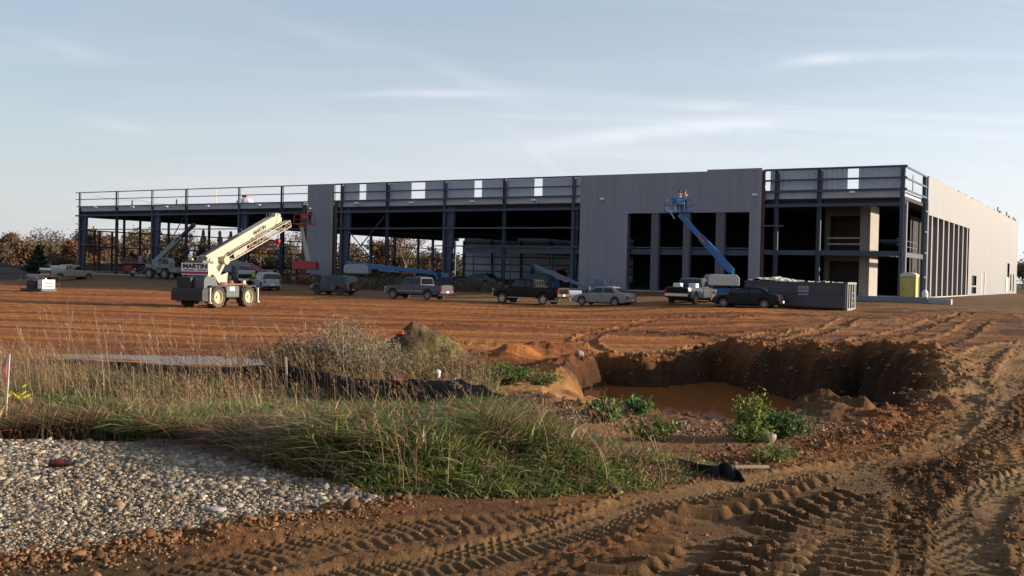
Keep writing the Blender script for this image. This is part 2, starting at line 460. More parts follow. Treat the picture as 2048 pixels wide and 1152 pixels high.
def H(x, y, detail=True):
    x = np.asarray(x, float); y = np.asarray(y, float)
    z = base_h(x, y)
    r = np.hypot(x, y)
    z = z + (fbm(x * .09, y * .09, 5, 3) - .5) * .28 * sstep(r, 14, 40) * (1 - sstep(fac_d(x, y), 12, 2))
    if not detail: return z
    # raised grassy bank
    sw = poly_sd(x, y, WEED)
    z = z + (.12 + .20 * (fbm(x * .9, y * .9, 15, 3) - .5)) * sstep(sw, -.1, 1.3) * (1 - sstep(y, 12, 17)) * sstep(x, -5.5, -2.2) * (1 - .65 * sstep(x, .3, 2.4))
    # pit
    m = (x > -8) & (x < 18) & (y > 8) & (y < 46)
    sd = np.full(x.shape, -99.0); sd[m] = poly_sd(x[m], y[m], PIT)
    if m.any():
        fd = np.full(x.shape, 99.0); fd[m] = path_dist(x[m], y[m], PIT_FAR)[0]
        n1 = fbm(x * .9, y * .9, 31, 4) - .5; n2 = fbm(x * 2.6, y * 2.6, 37, 4) - .5
        steep = np.maximum(sstep(fd, 7.5, 3.0), sstep(x, 3.2, 4.8) * sstep(y, 15.5, 17.5) * sstep(sd, .2, 1.0))                       # 1 near the far / right wall
        sdn = sd + n1 * 1.5 * np.where(sd > -3, 1, 0)
        prof_far = -2.1 * sstep(sdn, -.15, 1.0)
        # the far wall is higher, gentle on the near side
        prof_near = -1.9 * np.clip(sdn / 6.6, 0, 1) ** .85
        pr = prof_near * (1 - steep) + prof_far * steep
        z = z + np.where(sd > -1.5, pr, 0)
        # berm of spoil along the far rim
        z = z + .26 * np.exp(-(np.abs(sd + .5) / .9) ** 2) * sstep(fd, 4, 1.5) * (0.3 + 1.5 * np.clip(n1 + .5, 0, 1)) * (.12 + .88 * sstep(y, 18, 23))
        z = z + (n2 * .5 + .16 * (fbm(x * 6, y * 6, 39, 3) - .5) * steep) * sstep(sd, -2.0, .3) * np.where(sd > -2.5, 1, 0) * (.35 + .65 * steep)
        # slumped shelves left of the water
        cx, cy = at_z(1235, 765, -.3)[:2]
        z = z + np.where(sd > 0, .85 * np.exp(-((x - cx) / 1.6) ** 2 - ((y - cy) / 2.2) ** 2) * (.6 + n1 * 1.6), 0)
        cx, cy = at_z(1170, 778, -.4)[:2]
        z = z + np.where(sd > 0, .4 * np.exp(-((x - cx) / 1.3) ** 2 - ((y - cy) / 1.3) ** 2) * (.7 + n1), 0)
        # tan hump near bank right
        cx, cy = at_z(1640, 862, .2)[:2]
        z = z + .2 * np.exp(-((x - cx) / .55) ** 2 - ((y - cy) / .9) ** 2)
        cx, cy = at_z(1085, 800, .1)[:2]
        z = z + .12 * np.exp(-((x - cx) / 1.2) ** 2 - ((y - cy) / 2.2) ** 2)
    # puddle hollow behind the silt fence
    px_, py_ = at_z(335, 716, -.25)[:2]
    z = z - .10 * np.exp(-((x - px_) / 4.2) ** 4 - ((y - py_) / 2.0) ** 4)
    # erosion ledge between mound and pit
    la, lb = at_z(1060, 700, 0), at_z(1150, 692, 0)
    dd, lt, ar = path_dist(x, y, [tuple(at_z(1000, 705, 0)[:2]), tuple(la[:2]), tuple(lb[:2])])
    z = z + np.where(dd < 3, .38 * np.exp(-(dd / .8) ** 2) * (.5 + fbm(x * 2, y * 2, 3)), 0)
    # tracks on the haul road
    near = (r < 75)
    if near.any():
        xs, ys = x[near], y[near]; dz = np.zeros(xs.shape)
        roadm = sstep(-poly_sd(xs, ys, WEED), .0, .5) * sstep(-poly_sd(xs, ys, GRAV), -.1, .5) * sstep(-poly_sd(xs, ys, PIT), .6, 1.6)
        nn = fbm(xs * 6, ys * 6, 41, 3) - .5; n0 = fbm(xs * 1.7, ys * 1.7, 43, 3) - .5
        nf_ = fbm(xs * 17, ys * 17, 49, 3) - .5
        calm = 1 - .6 * sstep(xs, .8, -.6) * sstep(ys, 9.5, 7.5)
        rough = .045 * n0 * calm + .014 * nn * calm + .012 * nf_ + .02 * (fbm(xs * 16, ys * 16, 47, 2) - .5)
        def tr(name, hw, depth, pitch, lug, chev, berm, lugw=1.0):
            nonlocal dz, rough
            P = TR[name]
            bx0 = min(p[0] for p in P) - 1.5; bx1 = max(p[0] for p in P) + 1.5; by0 = min(p[1] for p in P) - 1.5; by1 = max(p[1] for p in P) + 1.5
            q = (xs > bx0) & (xs < bx1) & (ys > by0) & (ys < by1)
            if not q.any(): return
            d, lt, ar = path_dist(xs[q], ys[q], P)
            wob = .05 * (fbm(ar * .9, lt * 0, 61, 2) - .5)
            d = np.abs(d + wob)
            ins = 1 - sstep(d, hw * .85, hw * 1.12)
            e = -depth * ins + berm * np.exp(-((d - hw * 1.25) / (hw * .28)) ** 2) * (.6 + nf_[q] * 2.6)
            ph = ar / pitch + chev * np.abs(lt) / hw + .5 * (fbm(ar * 2, lt * 2, 67, 2) - .5)
            saw = np.clip(np.sin(2 * math.pi * ph) * 3.2, -1, 1) * (.55 + .9 * fbm(xs[q] * 2.3, ys[q] * 2.3, 73, 2))
            lm = (1 - sstep(d, hw * .92, hw * 1.1)) * sstep(d, hw * (1 - lugw) - .02, hw * (1 - lugw) + .05)
            keep = sstep(fbm(xs[q] * 1.3, ys[q] * 1.3, 71, 2), .28, .5)
            dz[q] = dz[q] * (1 - ins * .8) + e + lug * saw * lm * keep
            rough[q] = rough[q] * (1 - ins * .5)
        tr('wide', .95, .015, .17, .030, 1.1, .004)
        tr('lug', .42, .03, .22, .055, .9, .010, .8)
        tr('dark', .30, .03, .14, .042, .5, .008)
        tr('pale', .20, .03, .13, .014, .5, .006)
        tr('left', .24, .012, .10, .007, .6, .004)
        tr('smooth', .22, .022, .09, .010, .8, .005)
        for nm_, hw_ in (('far1', .5), ('lotA', .45), ('lotB', .45), ('lotC', .5), ('lotD', .5)): tr(nm_, hw_, .05, .5, .03, .6, .05)
        tr('far2', .45, .05, .3, .03, .7, .03)
        rs = (rough + dz) * roadm
        # spoil ridge along the road edge
        ed, _, _ = path_dist(xs, ys, ROADEDGE)
        rs = rs + .03 * np.exp(-(ed / .35) ** 2) * np.clip(.2 + 1.6 * (fbm(xs * 9, ys * 9, 81, 3) - .3), 0, 2)
        # spoil ridge between gravel pad and road
        gd = poly_sd(xs, ys, GRAV)
        rr = np.exp(-((gd + .15) / .22) ** 2) * (ys < 8.2) * (xs > -3.4)
        rs = rs + .035 * rr * np.clip(.2 + 2.4 * (fbm(xs * 4, ys * 4, 83, 3) - .3), 0, 2)
        # rutted corner of the lot at right
        q = sstep(xs, 6, 12) * sstep(ys, 16, 24) * (1 - sstep(ys, 60, 75)) * (poly_sd(xs, ys, PIT) < -.8)
        rad = np.hypot(xs - 2, ys - 62); an = np.arctan2(ys - 62, xs - 2)
        rs = rs + q * .20 * (fbm(rad * .8 + 2 * fbm(xs * .15, ys * .15, 91, 2), an * 6, 93, 3) - .5)
        z[near] += rs
    # graded lot: long shallow wheel marks running along X
    q = sstep(r, 22, 30) * (1 - sstep(r, 95, 130)) * np.where(sd < -1, 1, 0) * sstep(fac_d(x, y), 6, 14)
    v = y + .10 * x + 1.2 * np.sin(x * .06 + 1)
    marks = fbm(v * 1.5, x * .035, 101, 3) - .5
    fine = np.sin(2 * math.pi * (x / .55)) * sstep(vnoise(v * 1.1, x * .02, 105), .55, .7)
    z = z + q * (marks * .10 + .006 * fine)
    q2 = sstep(fbm(x * .12, y * .3, 107, 3), .52, .62) * q
    z = z + q2 * .10 * (fbm(x * 1.1, y * 1.6, 109, 3) - .4)
    return z
def Hs(x, y): return float(H(np.array([x]), np.array([y]))[0])
def ground_hit(px, py, detail=False):
    d = ray(px, py); t = np.concatenate([np.arange(2, 60, .05), np.arange(60, 400, .25)])
    x = d.x * t; y = d.y * t; z = EYE + d.z * t
    below = z < (H(x, y) if detail else H(x, y, False))
    i = int(np.argmax(below)) if below.any() else len(t) - 1
    return Vector((x[i], y[i], Hs(x[i], y[i])))

# ---- build the ground sheet: a polar grid, fine where it is near
az_f = np.radians(np.linspace(90 - 29.5, 90 + 29.5, 1150))
az_c1 = np.radians(np.concatenate([np.linspace(-180, 20, 60), np.linspace(22, 90 - 29.8, 36)]))
az_c2 = np.radians(np.concatenate([np.linspace(90 + 29.8, 178, 40)]))
AZ = np.concatenate([az_c1, az_f, az_c2])
rr = [.3]
while rr[-1] < 3.5: rr.append(rr[-1] * 1.08)
while rr[-1] < 40: rr.append(rr[-1] * 1.0052)
while rr[-1] < 130: rr.append(rr[-1] * 1.0075)
while rr[-1] < 5000: rr.append(rr[-1] * 1.07)
RR = np.array(rr)
gx = np.outer(RR, np.cos(AZ)).ravel(); gy = np.outer(RR, np.sin(AZ)).ravel()
gz = H(gx, gy)
nr, na = len(RR), len(AZ)
idx = np.arange(nr * na).reshape(nr, na)
jn = np.roll(idx, -1, axis=1)
F = np.stack([idx[:-1], jn[:-1], jn[1:], idx[1:]], -1).reshape(-1, 4)[:, ::-1]
# ---- soil colours (what the ground is made of, plus shade painted into the pit)
def lerp(a, b, t): return a + (np.asarray(b) - a) * t[:, None]
def soil_color(x, y):
    r = np.hypot(x, y)
    n1 = fbm(x * .5, y * .5, 201, 4); n2 = fbm(x * 3, y * 3, 203, 4); n3 = fbm(x * .12, y * .35, 205, 4)
    c = np.tile(np.array([.37, .155, .050]), (len(x), 1))
    c = lerp(c, [.25, .095, .042], sstep(n3, .48, .66) * .9)
    v = y + .10 * x + 1.2 * np.sin(x * .06 + 1)
    st = fbm(v * 1.5, x * .05, 207, 3)
    c = lerp(c, [.17, .062, .030], sstep(st, .50, .64) * .85)
    st2 = fbm(v * 3.2, x * .09, 217, 3); c = lerp(c, [.13, .055, .030], sstep(st2, .56, .68) * .7)
    c = lerp(c, [.47, .225, .082], sstep(st, .48, .30) * .6)
    D = fac_d(x, y)
    # packed driving strip by the building
    pk = sstep(D, 25, 17) * (.6 + .4 * n1)
    c = lerp(c, [.22, .145, .095], np.clip(pk * 1.25, 0, 1))
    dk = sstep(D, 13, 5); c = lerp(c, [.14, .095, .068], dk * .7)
    # right-hand rutted part: mixed brown, topsoil
    w = sstep(x - (y - 20) * .22, 5, 11) * (1 - sstep(D, 16, 8))
    c = lerp(c, [.235, .125, .062], w * .75)
    c = lerp(c, [.075, .043, .026], w * sstep(fbm(x * .55, y * .8, 209, 4), .50, .60) * .85)
    # haul road
    nrm = 1 - sstep(r, 15, 24)
    road = nrm * sstep(x + (y - 9) * .1, -6, 0) + (1 - sstep(r, 7.5, 10)) * sstep(x, -6, -1)
    road = np.clip(road, 0, 1)
    c = lerp(c, [.250, .145, .078], road)
    c = lerp(c, [.13, .068, .038], road * sstep(n2 * .6 + n1 * .4, .5, .66) * .75)
    c = lerp(c, [.30, .13, .055], road * sstep(fbm(x * 1.1, y * 1.1, 211, 3), .58, .7) * .5)
    q = r < 60
    for nm, hw, cc, k in (('wide', 1.05, (.33, .235, .150), .75), ('lug', .5, (.17, .10, .06), .75), ('dark', .32, (.085, .055, .036), .85), ('pale', .22, (.36, .265, .175), .8), ('left', .3, (.33, .205, .11), .5), ('smooth', .25, (.345, .235, .145), .8), ('far2', .5, (.36, .26, .165), .6)):
        d, _, _ = path_dist(x[q], y[q], TR[nm])
        t = np.zeros(len(x)); t[q] = (1 - sstep(d, hw * .75, hw * 1.2)) * k * (.6 + .8 * (n2[q] - .3))
        c = lerp(c, cc, np.clip(t, 0, 1))
    d, _, _ = path_dist(x[q], y[q], TR['far1']); t = np.zeros(len(x)); t[q] = np.exp(-(d / 1.2) ** 2) * .35
    c = lerp(c, [.42, .27, .15], t)
    q3 = (r < 75) & (r > 20)
    for nm_ in ('lotA', 'lotB', 'lotC', 'lotD'):
        d, _, _ = path_dist(x[q3], y[q3], TR[nm_]); t = np.zeros(len(x)); t[q3] = np.exp(-(d / .5) ** 2) * .55 * (.4 + n2[q3]); c = lerp(c, [.17, .08, .042], t)
    # red spoil ridge along the pit side of the road
    ed, _, _ = path_dist(x[q], y[q], ROADEDGE[4:]); t = np.zeros(len(x)); t[q] = np.exp(-(ed / .5) ** 2) * .85
    c = lerp(c, [.33, .125, .045], t)
    # pit: dark topsoil, darkened further to carry the shade of its walls
    m = (x > -9) & (x < 18) & (y > 8) & (y < 46)
    sd = np.full(x.shape, -99.); sd[m] = poly_sd(x[m], y[m], PIT)
    fd = np.full(x.shape, 99.); fd[m] = path_dist(x[m], y[m], PIT_FAR)[0]
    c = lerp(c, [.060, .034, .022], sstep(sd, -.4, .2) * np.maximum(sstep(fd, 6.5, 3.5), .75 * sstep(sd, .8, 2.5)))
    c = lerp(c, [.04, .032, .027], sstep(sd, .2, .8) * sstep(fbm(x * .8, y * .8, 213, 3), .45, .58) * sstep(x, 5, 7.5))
    # near bank: tan sandy
    nb = sstep(sd, -6.5, -3.5) * sstep(fd, 3.5, 6) * (poly_sd(x, y, WEED) < .4) * (y > 10) * (1 - sstep(ed_full(x, y, q), .9, .3))
    c = lerp(c, [.40, .235, .125], nb)
    c = lerp(c, [.24, .14, .08], nb * sstep(n1, .5, .65) * .7)
    # weeds soil
    sw = poly_sd(x, y, WEED)
    c = lerp(c, [.085, .062, .035], sstep(sw, -.2, .3))
    c = lerp(c, [.05, .04, .022], sstep(sw, -.2, .3) * sstep(n1, .5, .6) * .6)
    # gravel pad fines
    gd = poly_sd(x, y, GRAV)
    c = lerp(c, [.29, .225, .155], sstep(gd, -.15, .15))
    c = lerp(c, [.15, .115, .08], sstep(gd, 0, .3) * sstep(fbm(x * 1.2, y * 1.2, 215, 3), .5, .62) * .8)
    for px_, py_, rx_, ry_, cc_ in ((50, 1058, .42, .28, (.34, .235, .15)), (330, 1015, .5, .22, (.26, .185, .12)), (60, 1135, .9, .25, (.12, .08, .05)), (230, 1105, .5, .16, (.13, .085, .052))):
        q_ = at_z(px_, py_, .7); t = np.exp(-((x - q_.x) / rx_) ** 2 - ((y - q_.y) / ry_) ** 2); c = lerp(c, cc_, np.clip(t * 1.6, 0, 1) * (y < 9) * (y > 0))
    # far country
    c = lerp(c, [.115, .088, .045], sstep(np.where(D > 30, r, 0), 125, 150))
    c = c * (.86 + .28 * n2)[:, None]
    nf = (1 - sstep(r, 16, 30))[:, None]
    return np.clip(c * np.array([.74, .65, .48]) * (1 - .24 * nf) , 0.006, 1)
def ed_full(x, y, q):
    o = np.full(len(x), 99.); o[q] = path_dist(x[q], y[q], ROADEDGE[4:])[0]; return o
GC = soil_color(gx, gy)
mg = bpy.data.materials.new('soil'); mg.use_nodes = True
n, l = nodes_of(mg); b = n['Principled BSDF']; b.inputs['Roughness'].default_value = .92; b.inputs['Specular IOR Level'].default_value = .15
at = n.new('ShaderNodeAttribute'); at.attribute_name = 'Col'
tc = n.new('ShaderNodeTexCoord')
def gnoise(scale, sc=(1, 1, 1), detail=8, rough=.7):
    mp = n.new('ShaderNodeMapping'); mp.inputs['Scale'].default_value = sc; l.new(tc.outputs['Object'], mp.inputs[0])
    q = n.new('ShaderNodeTexNoise'); q.inputs['Scale'].default_value = scale; q.inputs['Detail'].default_value = detail; q.inputs['Roughness'].default_value = rough
    l.new(mp.outputs[0], q.inputs['Vector']); return q.outputs['Fac']
na_ = gnoise(9); nb_ = gnoise(.9, (.12, 1.4, 1), 10, .75); nc_ = gnoise(55, (1, 1, 1), 4)
def gmath(op, a, b_, c_=None):
    q = n.new('ShaderNodeMath'); q.operation = op
    for i, v in enumerate((a, b_, c_)):
        if v is None: continue
        if isinstance(v, (int, float)): q.inputs[i].default_value = v
        else: l.new(v, q.inputs[i])
    return q.outputs[0]
s1 = gmath('MULTIPLY_ADD', na_, .7, .30); s2 = gmath('MULTIPLY_ADD', nb_, .9, .25); s3 = gmath('MULTIPLY_ADD', nc_, .7, .65)
s = gmath('MULTIPLY', gmath('MULTIPLY', s1, s2), s3); s = gmath('MULTIPLY', s, 2.15)
vm = n.new('ShaderNodeVectorMath'); vm.operation = 'SCALE'; l.new(at.outputs['Color'], vm.inputs[0]); l.new(s, vm.inputs['Scale'])
l.new(vm.outputs[0], b.inputs['Base Color'])
hgt = gmath('ADD', gmath('MULTIPLY', na_, .05), gmath('MULTIPLY', nc_, .018))
hgt = gmath('ADD', hgt, gmath('MULTIPLY', nb_, .10))
bp = n.new('ShaderNodeBump'); bp.inputs['Strength'].default_value = .9; bp.inputs['Distance'].default_value = 1.0
l.new(hgt, bp.inputs['Height']); l.new(bp.outputs[0], b.inputs['Normal'])
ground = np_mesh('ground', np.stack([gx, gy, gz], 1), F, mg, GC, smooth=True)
tag(ground, kind='structure')
del gx, gy, gz, F, GC, idx, jn

# ---- water
def flat_poly(name, pts, z, m, kind='structure'):
    o = link_mesh(name, [(x, y, z) for x, y in pts], [tuple(range(len(pts)))], m)
    bm = bmesh.new(); bm.from_mesh(o.data); bmesh.ops.recalc_face_normals(bm, faces=bm.faces)
    for f_ in bm.faces:
        if f_.normal.z < 0: f_.normal_flip()
    bm.to_mesh(o.data); bm.free()
    return tag(o, kind=kind)
mw = mat('muddy_water', (.25, .088, .022), rough=.05, spec=.3, var=.05, vscale=.8)
ng, lg = nodes_of(mw)
wv = ng.new('ShaderNodeTexNoise'); wv.inputs['Scale'].default_value = 6; bpw = ng.new('ShaderNodeBump'); bpw.inputs['Strength'].default_value = .05; bpw.inputs['Distance'].default_value = .05
lg.new(wv.outputs['Fac'], bpw.inputs['Height']); lg.new(bpw.outputs[0], ng['Principled BSDF'].inputs['Normal'])
flat_poly('pit_water', [(cx_ , cy_) for cx_, cy_ in [(PIT[i][0] * .98 + 5 * .02, PIT[i][1] * .98 + 27 * .02) for i in range(len(PIT))]], WATER_Z, mw)
p0 = at_z(335, 716, -.25)
mpd = mat('puddle_water', (.14, .11, .085), rough=.3, spec=.25)
flat_poly('puddle', [(p0.x + .3 + 4.4 * math.cos(t) * (1 + .15 * math.sin(3 * t)), p0.y + 1.9 * math.sin(t) * (1 + .12 * math.sin(5 * t))) for t in np.linspace(0, 2 * math.pi, 40)[:-1]], Hs(p0.x, p0.y) + .035, mpd)
print('ground done')
# ------------------------------------------------------------------ the unfinished steel building
m_steel = mat('blue_grey_steel', (.045, .058, .090), rough=.5, metal=.0, spec=.4, var=.15, vscale=.6)
m_steel_l = mat('pale_steel', (.13, .155, .20), rough=.5, spec=.4, var=.1, vscale=.7)
m_red = mat('red_primer_steel', (.11, .035, .03), rough=.6, var=.2, vscale=.8)
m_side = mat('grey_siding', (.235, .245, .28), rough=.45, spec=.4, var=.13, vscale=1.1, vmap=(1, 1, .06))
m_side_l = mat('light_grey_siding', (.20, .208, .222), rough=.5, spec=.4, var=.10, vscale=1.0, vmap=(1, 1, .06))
m_panel = mat('galvanised_panel', (.42, .48, .55), rough=.45, spec=.4, var=.08, vscale=.5)
m_fascia = mat('roof_fascia', (.40, .43, .48), rough=.6, var=.12, vscale=1.2)
m_roof = mat('roof_deck', (.025, .025, .028), rough=.9)
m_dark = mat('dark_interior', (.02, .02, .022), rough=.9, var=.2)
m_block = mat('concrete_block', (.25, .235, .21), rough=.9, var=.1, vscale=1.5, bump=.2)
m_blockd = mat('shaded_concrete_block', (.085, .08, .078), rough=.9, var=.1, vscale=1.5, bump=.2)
m_conc = mat('concrete', (.33, .31, .28), rough=.9, var=.15, vscale=1.0, bump=.2)
m_insul = mat('torn_brown_insulation', (.10, .060, .048), rough=.9, var=.5, vscale=3)
m_pier = mat('wall_pier_siding', (.095, .10, .125), rough=.55, var=.06)
m_white = mat('white_paint', (.75, .74, .72), rough=.45, var=.05)

RZ = math.atan2(-U2.y, -U2.x)
bld = empty('unfinished_warehouse', (C2.x, C2.y, FZ), RZ, 'long half-clad steel warehouse under construction, grey siding and open blue steel frames', 'warehouse')
# local frame: x = -s (towards the right corner), y = depth into the building, z above floor
def P3(s, d, z): return Vector((-s, d, z))
zt, zm, zb, zf, zg, zfl, zflb = (HZ[k] for k in ('top', 'mid', 'bot', 'fas', 'girt', 'fl', 'flb'))
zb2 = 5.9
S = lambda px: fac(px)[0]
nm = lambda: MB()

# slab and roof
nm().bx(-BL, 0, 0, BD, -1.6, 0.0).build('floor_slab', m_conc, bld)
nm().bx(-BL + .25, -.25, .35, BD - .3, zf - .32, zf).build('roof', m_roof, bld)
# rafters below roof across the building, only in the frame lines
frames = [165, 308, 480, 565, 680, 890, 1143, 1540]
for px in frames:
    s = S(px)
    nm().beam(P3(s, .5, zf - .62), P3(s, BD - .5, zf - .62), .22, .55).build('rafter', m_steel, bld)

# facade columns: (px, width m, depth m, top z, taper)
def column(px, w, top=zt, base=0.0, d=.25, dep=.3, m=m_steel, taper=None):
    s = S(px); b = nm()
    if taper:   # rigid-frame column: wider at the knee
        wb, wt, zk = taper
        b.prism([(0, base), (wb, base), (wt, zk - .9), (wt, zk + .35), (0, zk + .35)], -.15, .15, lambda a, z, w_: P3(s + w / 2 - a, d + w_ + .35, z))
        b.bx(-s - w / 2, -s + w / 2, d - .1, d + .15, base, top)
    else:
        b.ibeam(P3(s, d, base), P3(s, d, top), dep, w, .025, up=(1, 0, 0))
    return b.build('column', m, bld)
for px in (155.5, 300.5, 474, 679, 885):
    column(px, .26, taper=(.75, 1.25, zg))
column(1143, .28, taper=(.4, .6, zg))
for px in (230, 369, 560): column(px, .28)
for px in (771, 1005): column(px, .30)
column(1550, .34); column(1635, .34)
for px in (615, 666, 1160, 1525):     # clad edges
    column(px + (4 if px in (615, 1160) else -4), .22, d=.4)
# doubled parapet posts on the open left part
for px in (159, 234, 302, 373, 474, 564):
    s = S(px); nm().beam(P3(s, .12, zb), P3(s, .12, zt), .07, .09).build('parapet_post', m_steel, bld)
# rails and girts (front)
def girt(pa, pb, z, h=.2, t=.12, d=.05, m=m_steel, name='girt'):
    return nm().beam(P3(S(pa), d, z), P3(S(pb), d, z), t, h).build(name, m, bld)
for z, h in ((zt - .04, .14), (zm, .12)):
    girt(150, 615, z, h * .75, name='parapet_rail'); girt(666, 1160, z, h * 1.1, name='parapet_rail'); girt(1525, 1811, z, h * 1.3, name='parapet_rail')
girt(152, 615, zb, .12, name='parapet_rail'); girt(666, 1160, zb, .18, name='parapet_rail'); girt(1525, 1811, zb, .2, name='parapet_rail')
girt(150, 603, zg, .2); girt(668, 1158, zg, .24); girt(1528, 1800, zg, .26)
girt(150, 603, zb2, .12); girt(668, 1158, zb2, .16)
girt(870, 1158, zfl + .15, .12)
girt(150, 603, zfl - .05, .12)
for z in (6.0, 1.4):
    girt(1525, 1566, z, .14)
# roof-edge fascia and dark eave beam
for pa, pb in ((154, 603), (668, 1158), (1526, 1806)):
    nm().bx(-S(pa), -S(pb), .32, .36, zf - .18, zb - .02).build('roof_fascia', m_fascia, bld)
    nm().bx(-S(pa), -S(pb), .5, .8, zg - .05, zf - .2).build('eave_beam', m_roof, bld)

# corrugated sheet helper: vertical ribs, real profile
def ribbed(x0, x1, z0, z1, pitch, dep, tf):
    xs = []; q = x0; k = 0
    while q < x1:
        for f_, h_ in ((0, 0), (.62, 0), (.72, dep), (.9, dep)):
            v = q + f_ * pitch
            if v < x1: xs.append((v, h_))
        q += pitch
    xs.append((x1, 0))
    vs = []; fs = []
    for v, h_ in xs: vs += [tf(v, h_, z0), tf(v, h_, z1)]
    for i in range(len(xs) - 1): fs.append((2 * i, 2 * i + 2, 2 * i + 3, 2 * i + 1))
    return vs, fs
def front_sheet(pa, pb, z0, z1, d, mtl, name, pitch=.4, dep=.05, obj=None):
    s0, s1 = sorted((S(pa), S(pb)))
    b = obj or nm(); b.add(*ribbed(s0, s1, z0, z1, pitch, dep, lambda v, h_, z: P3(v, d - h_, z)))
    if obj is None: return b.build(name, mtl, bld)
# parapet screen panels behind the rails
for pa, pb in ((673, 711), (724, 815), (842, 941), (956, 1061), (1077, 1160), (1534, 1689), (1711, 1805)):
    front_sheet(pa, pb, zb - .1, zt - .08, .55, m_panel, 'parapet_panel', .42, .04)
# clad pieces
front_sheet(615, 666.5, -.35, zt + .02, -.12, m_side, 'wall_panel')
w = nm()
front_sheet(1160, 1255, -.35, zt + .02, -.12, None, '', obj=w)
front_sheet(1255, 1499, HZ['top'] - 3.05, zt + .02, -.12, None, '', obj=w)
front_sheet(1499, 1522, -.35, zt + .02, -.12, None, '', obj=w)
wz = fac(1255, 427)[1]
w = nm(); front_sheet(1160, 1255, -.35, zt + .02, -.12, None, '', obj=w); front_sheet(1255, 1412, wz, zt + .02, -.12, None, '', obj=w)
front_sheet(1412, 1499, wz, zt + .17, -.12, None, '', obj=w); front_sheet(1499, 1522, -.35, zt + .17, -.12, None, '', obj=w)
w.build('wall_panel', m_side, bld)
# reveals, head and piers of the big opening
nm().bx(-S(1255) - .06, -S(1255) + .04, -.1, .5, 0, wz).build('opening_jamb', m_pier, bld)
nm().bx(-S(1499) - .04, -S(1499) + .06, -.1, .5, 0, wz).build('opening_jamb', m_pier, bld)
nm().bx(-S(1255), -S(1499), -.1, .45, wz, wz + .08).build('opening_head', m_pier, bld)
for pa, pb in ((1302, 1316), (1366, 1378.5), (1431, 1448)):
    s0, s1 = S(pa), S(pb)
    b = nm(); b.add(*ribbed(s1, s0, 0, wz, .4, .04, lambda v, h_, z: P3(v, -.02 - h_, z)))
    b.bx(-s0, -s1, .02, .5, 0, wz - .01); b.build('pier', m_pier, bld)
# flashing and ragged insulation at sheet edges
for px, wd, top in ((608.5, 11, zb - .1), (669.5, 5, zb - .1), (1524.5, 3.5, zt)):
    s0 = S(px + wd / 2); s1 = S(px - wd / 2); b = nm(); z = 0
    while z < top:
        hh = random.uniform(.2, .6); e = random.uniform(0, .07)
        b.bx(-s1 - e, -s0 + random.uniform(0, .05), .02 + random.uniform(0, .04), .2, z, min(z + hh, top)); z += hh
    b.build('insulation_edge', m_insul, bld)
# second floor
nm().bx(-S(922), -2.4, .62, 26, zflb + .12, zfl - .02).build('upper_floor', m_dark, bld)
girt(922, 1158, (zfl + zflb) / 2 - .08, zfl - zflb + .12, .14, .42, m_steel, 'floor_beam')
girt(922, 1158, zfl + .06, .06, .2, .36, m_steel_l, 'floor_beam')
girt(1258, 1497, (zfl + zflb) / 2 - .05, zfl - zflb + .1, .14, .5, m_steel, 'floor_beam')
girt(1258, 1497, zfl + .14, .06, .1, .42, m_steel_l, 'floor_beam')
girt(1525, 1796, (zfl + zflb) / 2, zfl - zflb, .14, .3, m_steel, 'floor_beam')
# stud framing under the floor beam left of the clad part
for px in (944, 985, 1018, 1101): nm().beam(P3(S(px), .35, 0), P3(S(px), .35, zflb), .1, .12).build('stud', m_steel, bld)
for pa, pb in ((942, 982), (1016, 1101)):
    nm().beam(P3(S(pa), .28, 2.05), P3(S(pb), .28, 2.05), .05, .05).build('guard_rail', m_steel_l, bld)
    nm().beam(P3(S(pb) + .05, .28, 0), P3(S(pb) + .05, .28, 2.0), .05, .05).build('guard_rail', m_steel_l, bld)
# cross bracing
def brace(a, b): nm().beam(P3(*a), P3(*b), .09, .09).build('brace', m_steel, bld)
def fb(px, py, d=.3):
    s, z = fac(px, py, -d); return (s, d, z)
brace(fb(678, 438), fb(746, 522)); brace(fb(769, 433), fb(682, 540, .45))
brace(fb(316, 452, 1), fb(336, 492, 1)); brace(fb(367, 435), fb(338, 488))
brace(fb(1143, 512), fb(1155, 524)); brace(fb(1142, 425), fb(1156, 434))
# --- left end wall (open girts and red primed columns)
def LW(px, py=480):
    t, z = endw(px, py, BL); return t, z
for px, wd, mm in ((189, .22, m_red), (199, .22, m_red), (224, .24, m_red), (248, .34, m_red), (280, .3, m_red), (337, .4, m_red), (418, .5, m_red), (497, .55, m_red),
               (566, .8, m_steel), (685, .6, m_red), (742, 1.1, m_steel), (789, 1.3, m_steel), (837, .8, m_red), (866, .9, m_steel), (908, .9, m_steel)):
    t = LW(px)[0]
    if t > BD - 1: t = BD - .3
    hi = zb2 if wd < .25 else zg
    nm().beam(P3(BL, t, 0), P3(BL, t, hi), min(.5, wd * .55), .3, up=(0, 1, 0)).build('column', mm, bld)
for z, h in ((zb2 - .1, .16), (zb2 - 2.3, .14), (zb2 - 4.6, .14), (3.0 if False else 1.1, .12), (zg - .05, .3)):
    nm().beam(P3(BL - .1, .2, z), P3(BL - .1, BD, z), .1, h).build('end_girt', m_red if z < zg - 1 else m_roof, bld)
nm().bx(-BL - .1, -BL + .2, .3, BD, zg, zb - .1).build('end_eave', m_roof, bld)
nm().bx(-BL - .15, -BL + .1, .3, BD, -.7, .35).build('foundation_wall', m_conc, bld)
